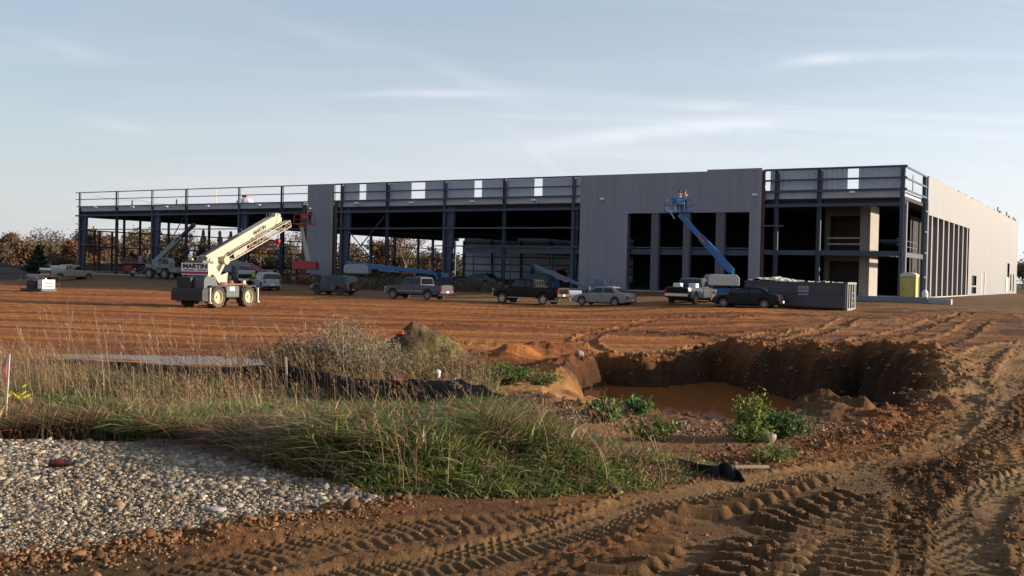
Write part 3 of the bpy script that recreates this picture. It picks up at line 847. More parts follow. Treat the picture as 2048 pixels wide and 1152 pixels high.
# --- back wall, clad inside
nm().bx(-BL + 2.2, 0, BD - .05, BD + .1, 0, zb).build('back_wall', mat('back_panel', (.62, .66, .72), rough=.5, var=.1), bld)
for z in (1.5, 2.9, 4.4, 5.9, 7.2):
    nm().beam(P3(BL - 2, BD - .15, z), P3(0, BD - .15, z), .1, .2).build('back_girt', m_steel, bld)
for k in range(15):
    nm().beam(P3(BL - 2.2 - k * 7, BD - .2, 0), P3(BL - 2.2 - k * 7, BD - .2, zg), .3, .3).build('back_column', m_steel, bld)
# added near-black partitions, so the open bays read as deep shade
t0 = S(1042)
nm().bx(-t0, -8, 27, 27.2, 0, zg).build('shade_partition', m_dark, bld)
nm().bx(-t0, -t0 + .2, 27, BD - .4, 0, zg).build('shade_partition', m_dark, bld)
# --- right end: open corner bay then clad wall
E = lambda px: endw(px)[0]
ec = E(1852.5)
def ecol(t, w, top=zt, m=m_steel, x=-.2):
    nm().ibeam(Vector((x, t, 0)), Vector((x, t, top)), w, w, .03, up=(0, 1, 0)).build('column', m, bld)
ecol(.15, .3); ecol(ec - .5, .3)
nm().beam(Vector((.02, ec - .12, 0)), Vector((.02, ec - .12, zt)), .16, .16).build('corner_post', m_steel_l, bld)
nm().beam(P3(S(1803), 1.2, 0), P3(S(1803), 1.2, zg + .3), .35, .5).build('column', m_steel, bld)
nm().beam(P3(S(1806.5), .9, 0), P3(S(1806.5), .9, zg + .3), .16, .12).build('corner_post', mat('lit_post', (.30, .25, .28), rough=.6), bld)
for z in (zt - .05, zm, zb):
    nm().beam(Vector((-.02, 0, z)), Vector((-.02, ec, z)), .1, .15).build('parapet_rail', m_steel, bld)
nm().beam(Vector((-.02, 3.5, zb)), Vector((-.02, 3.5, zt - .5)), .06, .06).build('parapet_post', m_steel, bld)
nm().bx(-.5, -.4, .1, ec, zf - .25, zb - .05).build('roof_fascia', m_fascia, bld)
nm().beam(Vector((-.2, 0, zfl - .25)), Vector((-.2, ec, zfl - .25)), .15, .4).build('floor_beam', m_steel, bld)
for z in (zg, zb2, zfl + .1, 1.8):
    nm().beam(Vector((.02, ec - .95, z)), Vector((.02, ec - .1, z)), .12, .12).build('end_girt', m_steel_l, bld)
for z in (zfl + .55, zfl + 1.05):
    nm().beam(Vector((-.6, .4, z)), Vector((-.6, ec - .6, z - .12)), .03, .03).build('guard_rail', m_steel_l, bld)
# clad end wall with openings: list of (t0,t1,z0,z1)
to0, to1 = E(1852.5) + .3, E(1936)
zo = endw(1936, 457)[1]
ops = [(to0, to1, -.2, zo)]
a, b_ = E(1943), E(1953); ops += [(a, b_, endw(1948, 571)[1], endw(1948, 551.5)[1]), (a, b_, endw(1948, 587)[1], endw(1948, 574)[1])]
a, b_ = E(2014.5), E(2019); ops += [(a, b_, endw(2017, 555)[1], endw(2017, 527)[1])]
ops += [(E(2021), E(2023.3), endw(2022, 581)[1], endw(2022, 548.5)[1]), (E(2025.6), E(2028.4), endw(2027, 583)[1], endw(2027, 548.5)[1])]
def wall_sheet(t0, t1, z0, z1, openings, mtl, name, tf, pitch, dep):
    ts = sorted({t0, t1, *[v for o in openings for v in o[:2] if t0 < v < t1]})
    b = nm()
    for p, q in zip(ts[:-1], ts[1:]):
        mid = (p + q) / 2; zs = sorted([(o[2], o[3]) for o in openings if o[0] < mid < o[1]]); lo = z0
        for oa, ob in zs:
            if oa > lo + .02: b.add(*ribbed(p, q, lo, oa, pitch, dep, tf))
            lo = max(lo, ob)
        if z1 > lo: b.add(*ribbed(p, q, lo, z1, pitch, dep, tf))
    return b.build(name, mtl, bld)
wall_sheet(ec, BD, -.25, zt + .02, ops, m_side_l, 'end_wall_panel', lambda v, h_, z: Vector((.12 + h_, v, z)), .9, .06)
# added backing so light does not leak; near-black sheet stands for shade inside
nm().bx(-.45, -.35, ec + .4, BD - .1, zo + .1, zb).build('light_stop_lining', m_dark, bld)
nm().bx(-.45, -.35, to1 + .2, BD - .1, 0, zo + .1).build('light_stop_lining', m_dark, bld)
nm().bx(-1.6, -1.5, to0 + .3, to1, 0, zo).build('shade_screen', m_dark, bld)
# tall fins in the end-wall opening
npier = 8
for k in range(npier):
    t = to0 + (to1 - to0) * (k + .62) / npier
    nm().bx(-.28, .10, t - .28, t + .28, 0, zo).build('mullion', mat('mullion_grey', (.20, .19, .20), rough=.6), bld)
nm().bx(-.3, .12, to0, to1, -.1, .0).build('sill', m_conc, bld)
# glass of the small windows, white door
for o in ops[1:]:
    nm().bx(-.1, -.04, o[0], o[1], o[2], o[3]).build('window', mat('dark_glass', (.02, .022, .026), rough=.08, spec=.6), bld)
nm().bx(.19, .26, E(2011), E(2014.3), endw(2012, 583)[1], endw(2012, 554.5)[1]).build('door', m_white, bld)
for px in (1961, 1968.5):
    nm().bx(.19, .22, E(px) - .15, E(px) + .15, 0, 2.6).build('door_trim', m_white, bld)
# base strip of end wall
nm().bx(-.1, .24, ec, BD, -1.2, -.26).build('foundation_wall', m_conc, bld)
nm().bx(-BL, -S(1527), -.28, -.02, -1.3, -.38).build('foundation_wall', m_conc, bld)
# ragged unfinished coping on the end wall
t = ec
while t < BD:
    q = random.uniform(1.6, 3.6); hh = random.choice((0, .10, .16, .05))
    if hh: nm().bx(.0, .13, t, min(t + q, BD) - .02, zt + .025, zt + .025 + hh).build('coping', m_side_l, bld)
    t += q
# --- stair tower of concrete block
def blk(pa, pb, ya, yb, d0, d1, mtl, name='stair_tower_wall'):
    sa = fac(pa, 500, -d0)[0]; sb = fac(pb, 500, -d0)[0]
    return nm().bx(-sa, -sb, d0, d1, ya, yb).build(name, mtl, bld)
D0 = 4.0
zz_ = lambda py: fac(1690, py, -D0)[1]
blk(1719, 1733, 0, zz_(411), D0, D0 + .4, m_block)
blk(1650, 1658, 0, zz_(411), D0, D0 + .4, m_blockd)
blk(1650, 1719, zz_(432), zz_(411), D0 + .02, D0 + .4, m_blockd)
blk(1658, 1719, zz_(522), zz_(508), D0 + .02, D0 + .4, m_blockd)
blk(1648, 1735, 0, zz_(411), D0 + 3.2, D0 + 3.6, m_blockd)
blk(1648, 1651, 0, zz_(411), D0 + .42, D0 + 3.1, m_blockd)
sa = fac(1733, 500, -D0)[0]
nm().bx(-sa, -sa + .25, D0 + .1, D0 + 3.5, 0, zz_(411)).build('stair_tower_wall', m_block, bld)
for py in (476, 488):
    a_ = fac(1654, py, -D0 + .1); c_ = fac(1722, py, -D0 + .1)
    nm().beam(P3(a_[0], D0 - .1, a_[1]), P3(c_[0], D0 - .1, a_[1]), .05, .14).build('guard_rail', mat('timber', (.42, .30, .18), rough=.8, var=.2), bld)
# orange netting / bare earth strip inside, lighting fixtures along the eave
for px, py in ((716, 407), (825, 406), (947, 404), (1070, 401)):
    s, z = fac(px, py, .1)
    b = nm(); b.beam(P3(s, .25, zg), P3(s, -.15, z + .05), .04, .04); b.build('lamp_bracket', m_steel, bld)
    nm().box(P3(s, -.3, z), (.5, .35, .16), Matrix.Rotation(R(-15), 3, 'X')).build('flood_lamp', m_white, bld)
for px, py in ((1205, 398.5), (1510, 390), (1705, 385), (191, 414.5), (265, 413.5), (333, 413), (416, 412), (518, 410), (611, 409)):
    s, z = fac(px, py, .2)
    nm().box(P3(s, -.22, z), (.42, .3, .15), Matrix.Rotation(R(-15), 3, 'X')).build('flood_lamp', m_white, bld)
for px in (244, 333):
    s = S(px); nm().cyl(P3(s, 1.5, zf), P3(s, 1.5, zf + 1.25), .09).build('vent_pipe', m_roof, bld)
for px, c in ((418, (.6, .42, .05)),):
    s = S(px); nm().beam(P3(s, 1.0, zf), P3(s, 1.0, zt - .1), .05, .05).build('yellow_post', mat('yellow_paint', c, rough=.5), bld)
for px in (192, 267, 333):
    s = S(px); nm().beam(P3(s, 3, zf), P3(s, 3, zt + .1), .025, .025).build('line_post', m_steel_l, bld)
# drooping safety lines on the left roof
for pa, pb, za in ((160, 244, zt - .3), (244, 333, zt - 1.0), (333, 380, zt - 1.5)):
    sa, sb = S(pa), S(pb); pts = []
    for i in range(9):
        k = i / 8; pts.append(P3(sa + (sb - sa) * k, 2.2, za - .7 * k - .25 * math.sin(math.pi * k)))
    nm().tube(pts, .015, 4).build('safety_line', m_steel_l, bld)
# rolled roofing bundle (light) on the roof with a red top
s = S(440)
nm().ball(P3(s, 4, zf + .75), .9, 12, 8, (1.5, 1, .8)).build('roofing_bundle', mat('pale_wrap', (.55, .57, .62), rough=.6, var=.1), bld)
nm().box(P3(s, 4, zf + 1.65), (.8, .3, .3)).build('roofing_bundle', mat('red_paint', (.42, .03, .03), rough=.5), bld)
# roof masts at the far right
for px, py0, py1 in ((2000.5, 428, 414), (2018, 437, 424), (2031, 446, 434)):
    t, z1 = endw(px, py1); z0 = zt
    t = min(t, BD - .5)
    nm().beam(Vector((-.3, t, z0)), Vector((-.3, t, z1)), .14, .14).box((-.2, t, z0 + .2), (.6, 1.4, .35)).build('roof_mast', m_steel, bld)

# foundation kerb in front of the corner, with lit concrete end
fk = ground_hit(1712, 607)
def at_g(px, py, z):
    return at_z(px, py, z)
A = at_z(1712, 593.5, FZ - .05); B = at_z(1902, 607.5, .62)
k0 = C2 - V2 * 3.4 + U2 * 5.6; k1 = C2 - V2 * 3.4 - U2 * 2.6
kb = empty('concrete_grade_beam', (k0.x, k0.y, .2), RZ, 'long low grey concrete grade beam in front of the open corner beside the yellow portable toilet', 'foundation')
L = (k1 - k0).length
nm().bx(0, L, -.35, .0, 0, .92).build('beam_face', mat('grade_beam', (.17, .19, .22), rough=.8, var=.1, vscale=.8), kb)
nm().bx(L + .02, L + 1.7, -.2, .5, .25, .84).build('beam_end', m_conc, kb)
bl = empty('stacked_steel_beams', (k1.x - .5, k1.y + 1.2, .93), RZ + .15, 'pale flat steel beams stacked on the concrete near the end wall corner', 'steel beams')
for i in range(4):
    nm().bx(-2.2 + .3 * i, 2.4 - .2 * i, -.5 + .28 * i, -.26 + .28 * i, 0, .16 + .04 * (i % 2)).build('beam', m_steel_l, bl)
# ------------------------------------------------------------------ trees
m_bark = mat('bark', (.085, .065, .05), rough=.9, var=.3, vscale=4)
m_leaf = mat('leaves', (1, 1, 1), rough=.6, spec=.05, attr=True, trans=.25)
def leaf_quads(P, size, rng, flat=.0):
    n = len(P)
    a = rng.normal(size=(n, 3)); a /= np.linalg.norm(a, axis=1)[:, None]
    b = rng.normal(size=(n, 3)); b -= a * (a * b).sum(1)[:, None]; b /= np.linalg.norm(b, axis=1)[:, None]
    s = size * rng.uniform(.5, 1.3, n)[:, None]
    V = np.stack([P - a * s, P + b * s * .45, P + a * s, P - b * s * .45], 1).reshape(-1, 3)
    return V, np.arange(4 * n).reshape(n, 4)
def make_tree(name, h, wd, cols, nleaf, lsize, rng, kind='round', trunk_h=.25, bare=0.0, parent_loc=(0, 0, 0)):
    """returns the root empty; parts trunk + crown"""
    root = bpy.data.objects.new(name, None); col.objects.link(root); root.location = parent_loc
    tb = nm(); tips = []
    def grow(p, d, L, r, lev):
        q = p + d * L; tb.cyl(p, q, r, r * .62, 5, caps=False)
        if lev == 0: tips.append(q); return
        nb = 3 if lev > 1 else 3
        for i in range(nb):
            ax = Vector(rng.normal(size=3)).normalized()
            nd = (d + ax * (.75 if kind != 'tall' else .5) + Vector((0, 0, .18))).normalized()
            grow(q if i else p + d * L * .8, nd, L * rng.uniform(.62, .85), r * .58, lev - 1)
        tips.append(q)
    if kind == 'cone':
        tb.cyl((0, 0, 0), (0, 0, h * .97), .02 * h, .004 * h, 6)
        P = []; 
        for i in range(nleaf):
            z = rng.uniform(.06, 1) ** 1.15; layer = .75 + .25 * math.sin(z * 40)
            rr_ = wd / 2 * (1 - z) ** .8 * layer * rng.uniform(.35, 1) ** .5; t = rng.uniform(0, 6.283)
            rr_ *= .8 + .35 * math.sin(3 * t + 9 * z)
            P.append((rr_ * math.cos(t), rr_ * math.sin(t), z * h - .12 * rr_))
        P = np.array(P)
    else:
        L0 = h * trunk_h
        grow(Vector((0, 0, -.2)), Vector((rng.normal() * .04, rng.normal() * .04, 1)).normalized(), L0 + .2, .022 * h, 4)
        T = np.array([list(t) for t in tips]); mx = np.abs(T[:, :2]).max() + .01
        # rescale limbs to the requested crown
        sx = (wd / 2) / mx; sz = h / T[:, 2].max()
        tb.v = [Vector((v.x * (1 + (sx - 1) * min(1, v.z / (h * .2))) if v.z > 0 else v.x, v.y * (1 + (sx - 1) * min(1, v.z / (h * .2))) if v.z > 0 else v.y, v.z * sz if v.z > 0 else v.z)) for v in tb.v]
        T[:, :2] *= sx; T[:, 2] *= sz
        k = len(T); per = max(1, nleaf // k)
        keep = rng.random(k) > .12
        T = T[keep]; k = len(T)
        P = np.repeat(T, per, 0) + rng.normal(size=(k * per, 3)) * (wd * .085, wd * .085, h * .05)
    V, Fq = leaf_quads(P, lsize, rng)
    c = np.array(cols); pick = c[rng.integers(0, len(c), len(P))]
    cl = fbm(P[:, 0] * .6 + P[:, 2] * .4, P[:, 1] * .6 + P[:, 2] * .3, int(rng.integers(999)), 2)
    base = pick * (.65 + .7 * cl)[:, None] * rng.uniform(.85, 1.15, len(P))[:, None]
    tb.build('trunk', m_bark, root)
    np_mesh('crown', V, Fq, m_leaf, np.repeat(base * .66 + .026, 4, 0), parent=root)  # grey offset in the leaf colour stands in for haze
    return root
DARKEN = 1
ORANGE = [(.22, .095, .038), (.18, .072, .030), (.25, .12, .05)]
OLIVE = [(.15, .13, .045), (.19, .155, .05), (.11, .11, .04)]
YELL = [(.22, .16, .06), (.18, .13, .05)]
DGRN = [(.028, .045, .026), (.04, .06, .03), (.02, .032, .022)]
BROWN = [(.17, .105, .07), (.14, .085, .055), (.19, .13, .08)]
GREYB = [(.17, .15, .13), (.13, .115, .10)]
PINE = [(.05, .075, .035), (.07, .095, .04)]
TREES = [  # px centre, py top, dist, px width, colours, kind, leaves, label
    (22, 462, 168, 75, ORANGE + BROWN, 'round', 2600, 'rusty orange leafy tree at the far left edge behind the black soil pile'),
    (-20, 470, 165, 70, BROWN, 'round', 1800, 'brown tree cut by the left edge of the view'),
    (48, 482, 185, 70, OLIVE, 'round', 2400, 'olive green tree between the rusty tree and the bare spreading tree'),
    (92, 455, 195, 100, GREYB, 'round', 500, 'bare grey spreading tree above the dark cedar, left of the building'),
    (75, 482, 150, 80, DGRN + PINE[:1], 'cone', 5200, 'dark green cedar standing before the autumn trees left of the building'),
    (62, 492, 170, 44, YELL + ORANGE, 'round', 2000, 'yellow orange tree peeking out left of the dark cedar'),
    (86, 476, 172, 40, YELL + OLIVE, 'round', 1500, 'pale yellow tree top just behind the dark cedar'),
    (130, 478, 172, 56, ORANGE, 'round', 3600, 'bright orange maple just left of the left corner column'),
    (112, 500, 160, 60, BROWN, 'round', 2200, 'brown scrubby tree under the bright orange maple'),
    (170, 452, 190, 60, OLIVE + BROWN, 'tall', 2200, 'tall olive brown tree seen beside the left corner column'),
    (205, 464, 190, 60, ORANGE + BROWN, 'round', 2600, 'orange brown tree seen through the first bay'),
    (285, 460, 190, 80, OLIVE + YELL, 'round', 2600, 'broad olive yellow tree seen through the second bay'),
    (262, 495, 160, 60, DGRN, 'cone', 2600, 'low dark bush-like tree behind the red lift in the second bay'),
    (245, 478, 195, 50, BROWN, 'tall', 900, 'thin pinkish brown tree between the first and second frames'),
    (330, 470, 200, 70, OLIVE + BROWN, 'round', 2400, 'brownish olive tree right of the second big column'),
    (370, 462, 215, 60, BROWN, 'tall', 900, 'tall bare brown tree behind the small white crane tip'),
    (405, 458, 175, 44, PINE, 'cone', 2600, 'first pine behind the black boom tip of the small white crane'),
    (438, 460, 178, 40, PINE, 'cone', 2600, 'middle one of three pines seen through the third bay'),
    (460, 461, 178, 40, PINE, 'cone', 2600, 'right one of three pines, just left of the third big column'),
    (365, 478, 175, 60, DGRN, 'cone', 2800, 'dark pine clump to the left of the three pines'),
    (520, 475, 210, 90, ORANGE + BROWN, 'round', 2600, 'orange brown tree behind the lattice boom of the white crane'),
    (585, 452, 190, 56, BROWN, 'tall', 260, 'bare twiggy tree between the crane tip and the red lift'),
    (705, 488, 200, 70, YELL + BROWN, 'round', 2400, 'golden tree behind the cross brace'),
    (762, 484, 190, 64, ORANGE + YELL, 'round', 3400, 'glowing orange tree right of the cross brace'),
    (812, 464, 185, 88, BROWN + YELL, 'tall', 900, 'tall thinly leafed brown tree in the middle of the open bays'),
    (870, 505, 215, 60, BROWN, 'round', 2200, 'brown tree right of the tall thin tree'),
    (875, 510, 180, 70, DGRN + PINE, 'cone', 3200, 'dark evergreen beside the widest column near the clad end'),
    (908, 503, 205, 56, PINE, 'cone', 3000, 'green pine seen in the narrow gap right of the widest column'),
    (728, 515, 205, 46, BROWN, 'round', 2000, 'dark brown tree in the lower part of the cross brace'),
    (2046, 527, 330, 44, BROWN + OLIVE, 'round', 2400, 'brown treetop past the far right end of the clad wall'),
]
for i, (px, py, Y, pw, cc, kd, nl, lab) in enumerate(TREES):
    Y = max(Y, 236 + 4 * (i % 4)) if 270 < px < 1000 else Y
    g = at_y(px, 560, Y); z0 = Hs(g.x, g.y) - .1
    py = py + (9 if px < 270 and 'bare' not in lab else 3)
    top = at_y(px, py, Y).z; rng = np.random.default_rng(100 + i)
    w_ = pw / FPX * Y
    t = make_tree('pine_tree' if kd == 'cone' else 'tree', top - z0, w_, cc, int(nl * 1.7), .0022 * Y * (.5 if nl < 1000 else .6), rng, kd if kd == 'cone' else kd, .22 if kd != 'tall' else .3, parent_loc=(g.x, g.y, z0))
    tag(t, lab, 'tree', 'trees beyond the building')
# far wood: one mass of crowns behind everything
rng = np.random.default_rng(5)
P = []; C = []; tb = nm()
def wood(x0, y0, x1, y1, hmin, hmax, n, per, cols):
    for i in range(n):
        k = rng.uniform(0, 1); x = x0 + (x1 - x0) * k + rng.normal() * 5; y = y0 + (y1 - y0) * k + rng.normal() * 6
        z0 = float(H(np.array([x]), np.array([y]), False)[0]); h = rng.uniform(hmin, hmax); w_ = h * rng.uniform(.28, .4)
        cc = np.array(cols[rng.integers(len(cols))]); q = rng.normal(size=(per, 3)); q /= np.linalg.norm(q, axis=1)[:, None]
        q *= rng.uniform(.35, 1, (per, 1)) ** .5
        p = q * (w_, w_, h * .48) + (x, y, z0 + h * .5)
        P.append(p); sel = cc[rng.integers(0, len(cc), per)] * rng.uniform(.6, 1.25, (per, 1)) * (.6 + .8 * fbm(p[:, 0] * .5, p[:, 2] * .5, i, 2))[:, None]; C.append(sel)
        tb.cyl((x, y, z0 - .2), (x, y, z0 + h * .6), .2, .08, 5, caps=False)
sets = [BROWN, OLIVE, ORANGE, OLIVE, GREYB, YELL, BROWN]
wood(-150, 225, 60, 290, 5.5, 9.5, 250, 420, sets)
wood(-190, 190, -90, 235, 4.5, 8, 80, 420, sets)
wood(60, 285, 330, 420, 9, 15, 90, 300, [BROWN, DGRN, DGRN, OLIVE])
P = np.concatenate(P); C = np.concatenate(C); V, Fq = leaf_quads(P, .42, rng); C = C * .62 + .026  # colours flattened and lifted to paint haze into the wood
wd_ = np_mesh('distant_wood', V, Fq, m_leaf, np.repeat(C, 4, 0)); tag(wd_, 'hazy band of brown and orange autumn woodland along the horizon', 'woodland', kind='stuff')
tr_ = tb.build('woodland_trunks', m_bark, None); tag(tr_, 'grey trunks standing in the distant autumn woodland', 'tree trunks', kind='stuff')
# ------------------------------------------------------------------ stones, clods, grass, weeds
def ico():
    bm = bmesh.new(); bmesh.ops.create_icosphere(bm, subdivisions=1, radius=1.0)
    v = np.array([list(q.co) for q in bm.verts]); f = np.array([[q.index for q in g.verts] for g in bm.faces]); bm.free(); return v, f
def ico2():
    bm = bmesh.new(); bmesh.ops.create_icosphere(bm, subdivisions=2, radius=1.0)
    v = np.array([list(q.co) for q in bm.verts]); f = np.array([[q.index for q in g.verts] for g in bm.faces]); bm.free(); return v, f
def scatter_rocks(name, X, Y, size, cols, m, flat=(.45, .8), rough=.18, sink=.3, hi=False, seed=1, aniso=.45, smooth=True):
    rng = np.random.default_rng(seed); n = len(X)
    bv, bf = ico2() if hi else ico()
    k = len(bv)
    sc = np.stack([size * rng.uniform(1 - aniso, 1 + aniso * .6, n), size * rng.uniform(1 - aniso, 1 + .1, n), size * rng.uniform(*flat, n)], 1)
    V = np.repeat(bv[None], n, 0) * (1 + rough * rng.normal(size=(n, k, 1)))
    V = V * sc[:, None, :]
    yaw = rng.uniform(0, 6.283, n); tilt = rng.normal(size=n) * .3
    c, s_ = np.cos(tilt), np.sin(tilt)
    V = np.stack([V[..., 0], V[..., 1] * c[:, None] - V[..., 2] * s_[:, None], V[..., 1] * s_[:, None] + V[..., 2] * c[:, None]], -1)
    c, s_ = np.cos(yaw), np.sin(yaw)
    V = np.stack([V[..., 0] * c[:, None] - V[..., 1] * s_[:, None], V[..., 0] * s_[:, None] + V[..., 1] * c[:, None], V[..., 2]], -1)
    Z = H(X, Y)
    V += np.stack([X, Y, Z + sc[:, 2] * (1 - sink * 2) * .5], 1)[:, None]
    F = (bf[None] + (np.arange(n) * k)[:, None, None]).reshape(-1, 3)
    cc = np.array(cols)[rng.integers(0, len(cols), n)] * rng.uniform(.7, 1.3, (n, 1)) * (1.06, 1.0, .88)
    C = np.repeat(cc, k, 0)
    return np_mesh(name, V.reshape(-1, 3), F, m, C, smooth=smooth)
def sample_poly(P, n, rng, pw=1.6, rmin=3.6, rmax=60, fov=30.5):
    """random points in polygon, denser near the camera"""
    X = []; Y = []; tot = 0
    while tot < n:
        u = rng.random(40000); a = 1 - pw
        r = (rmin ** (2 + a) + u * (rmax ** (2 + a) - rmin ** (2 + a))) ** (1 / (2 + a)) if abs(2 + a) > .01 else rmin * (rmax / rmin) ** u
        t = np.radians(90 + rng.uniform(-fov, fov, 40000))
        x = r * np.cos(t); y = r * np.sin(t); m = poly_sd(x, y, P) > 0
        X.append(x[m]); Y.append(y[m]); tot += m.sum()
        if m.sum() == 0: break
    return np.concatenate(X)[:n], np.concatenate(Y)[:n]
m_stone = mat('cobble_stone', (1, 1, 1), rough=.75, spec=.3, attr=True, var=.22, vscale=14)
m_clod = mat('soil_clod', (1, 1, 1), rough=.95, spec=.1, attr=True, var=.25, vscale=20)
STONE = [(.22, .205, .18), (.19, .175, .15), (.14, .13, .118), (.27, .25, .215), (.17, .135, .095), (.12, .112, .105), (.23, .175, .12), (.15, .10, .07), (.08, .075, .072), (.31, .295, .27), (.10, .09, .08), (.13, .115, .095)]
rng = np.random.default_rng(21)
x, y = sample_poly(GRAV, 34000, rng, 1.9, 4.2, 12)
gd = poly_sd(x, y, GRAV)
bare = fbm(x * 1.2, y * 1.2, 215, 3)
k = rng.random(len(x)) < np.clip(1.15 - 2.6 * np.clip(bare - .50, 0, 1) / .12 * .4, .12, 1) * sstep(gd, -.1, .35)
x, y = x[k], y[k]
for px_, py_, rx_, ry_ in ((50, 1058, .42, .26), (330, 1015, .45, .2), (230, 1085, .4, .12)):
    q_ = at_z(px_, py_, .7); k = rng.random(len(x)) > 1.25 * np.exp(-((x - q_.x) / rx_) ** 2 - ((y - q_.y) / ry_) ** 2); x, y = x[k], y[k]
far_ = sstep(y + .1 * x, 6.0, 8.5)
sz = np.exp(rng.normal(-4.08, .46, len(x))) * (.66 + .40 * far_)
big = rng.random(len(x)) < .02; sz[big] *= 1.8
st = scatter_rocks('cobble_gravel', x, y, np.clip(sz, .010, .055), STONE, m_stone, hi=False, seed=3, rough=.16, sink=.30, flat=(.35, .7))
tag(st, 'pale rounded cobbles spread over the entrance pad at lower left', 'gravel', kind='stuff')
# small pebbles between
x, y = sample_poly(GRAV, 20000, rng, 2.0, 4.2, 11)
st = scatter_rocks('fine_gravel', x, y, np.exp(rng.normal(-4.5, .35, len(x))), STONE, m_stone, seed=4, sink=.3)
tag(st, 'fine pebbles between the cobbles', 'gravel', kind='stuff')
# clods on road, ridge and pit rim
SOILC = [(.15, .088, .047), (.18, .108, .06), (.10, .057, .034), (.13, .074, .04), (.15, .075, .04), (.07, .042, .027)]
X = []; Y = []; Sz = []
def along(P, n, spread, s0, lo=0, hi=1):
    P = np.array(P); seg = np.hypot(*(P[1:] - P[:-1]).T); L = np.concatenate([[0], np.cumsum(seg)])
    u = rng.uniform(lo, hi, n) * L[-1]; px_ = np.interp(u, L, P[:, 0]) + rng.normal(size=n) * spread; py_ = np.interp(u, L, P[:, 1]) + rng.normal(size=n) * spread
    X.append(px_); Y.append(py_); Sz.append(np.exp(rng.normal(math.log(s0), .5, n)))
along(ROADEDGE, 2600, .28, .011); along(ROADEDGE, 300, .3, .022)
along(ROADEDGE[:4], 1200, .4, .013)
rid = gp([(-260, 1140), (40, 1120), (180, 1108), (300, 1085), (400, 1062), (520, 1047), (640, 1032), (780, 1005)], .7)
along(rid, 4200, .15, .008); along(rid, 420, .13, .013); along(rid, 30, .12, .022)
for q in ('lug', 'pale', 'wide', 'dark'): along(TR[q], 1500, .45, .0075)
along(PIT_FAR, 2600, .5, .022); along(PIT_FAR, 200, .5, .05)
rx = rng.uniform(-5, 9, 24000); ry = rng.uniform(4, 14, 24000); X.append(rx); Y.append(ry); Sz.append(np.exp(rng.normal(-5.3, .55, 24000)))
X, Y, Sz = map(np.concatenate, (X, Y, Sz))
keep = (poly_sd(X, Y, WEED) < 0) & (poly_sd(X, Y, GRAV) < .25) & (np.hypot(X, Y) > 3.8)
for q, hw in (('smooth', .2), ('pale', .2)):
    keep &= (path_dist(X, Y, TR[q])[0] > hw) | (rng.random(len(X)) < .12)
X, Y, Sz = X[keep], Y[keep], np.clip(Sz[keep], .003, .09)
cl = scatter_rocks('soil_clods', X, Y, Sz, SOILC, m_clod, flat=(.5, .9), rough=.24, seed=8, smooth=False)
tag(cl, 'crumbled clods of brown soil along the haul road and pit rim', 'soil clods', kind='stuff')
# pebbles on the near bank of the pit
nbp = gp([(1030, 790), (1100, 770), (1200, 835), (1330, 860), (1480, 880), (1640, 880), (1690, 900), (1600, 935), (1480, 930), (1300, 895), (1180, 865), (1090, 845)], .25)
x, y = sample_poly(nbp, 2600, rng, 1, 9, 24)
st = scatter_rocks('bank_pebbles', x, y, np.clip(np.exp(rng.normal(-4.3, .5, len(x))), .004, .035), STONE[1:7] + SOILC * 3, m_stone, seed=9, rough=.14)
tag(st, 'scattered pebbles and crumbs on the sandy bank before the pit', 'pebbles', kind='stuff')
def one_rock(px, py, s, c, lab, z=None, seed=0):
    g = ground_hit(px, py, True); r_ = np.random.default_rng(seed)
    bv, bf = ico2(); V = bv * (1 + .16 * r_.normal(size=(len(bv), 1))) * np.array(s) + np.array([g.x, g.y, g.z + s[2] * .55])
    o = np_mesh('rock', V, bf, m_stone, np.tile(np.array(c), (len(bv), 1)), smooth=False); tag(o, lab, 'rock')
one_rock(1530, 884, (.12, .09, .08), (0.209, 0.187, 0.165), 'pale grey boulder on the sandy bank below the tall green weed', seed=2)
one_rock(1572, 862, (.10, .08, .07), (0.187, 0.171, 0.160), 'grey stone beside the leafy green clump on the bank', seed=3)
one_rock(1158, 712, (.14, .11, .10), (0.198, 0.160, 0.121), 'tan stone on the broken ledge behind the pit weeds', seed=4)
one_rock(235, 1015, (.05, .042, .03), (0.231, 0.149, 0.094), 'pinkish brown cobble lying at the inner edge of the gravel', seed=6)
one_rock(430, 1025, (.08, .045, .02), (0.286, 0.275, 0.259), 'flat white stone on the gravel close to the soil ridge', seed=7)

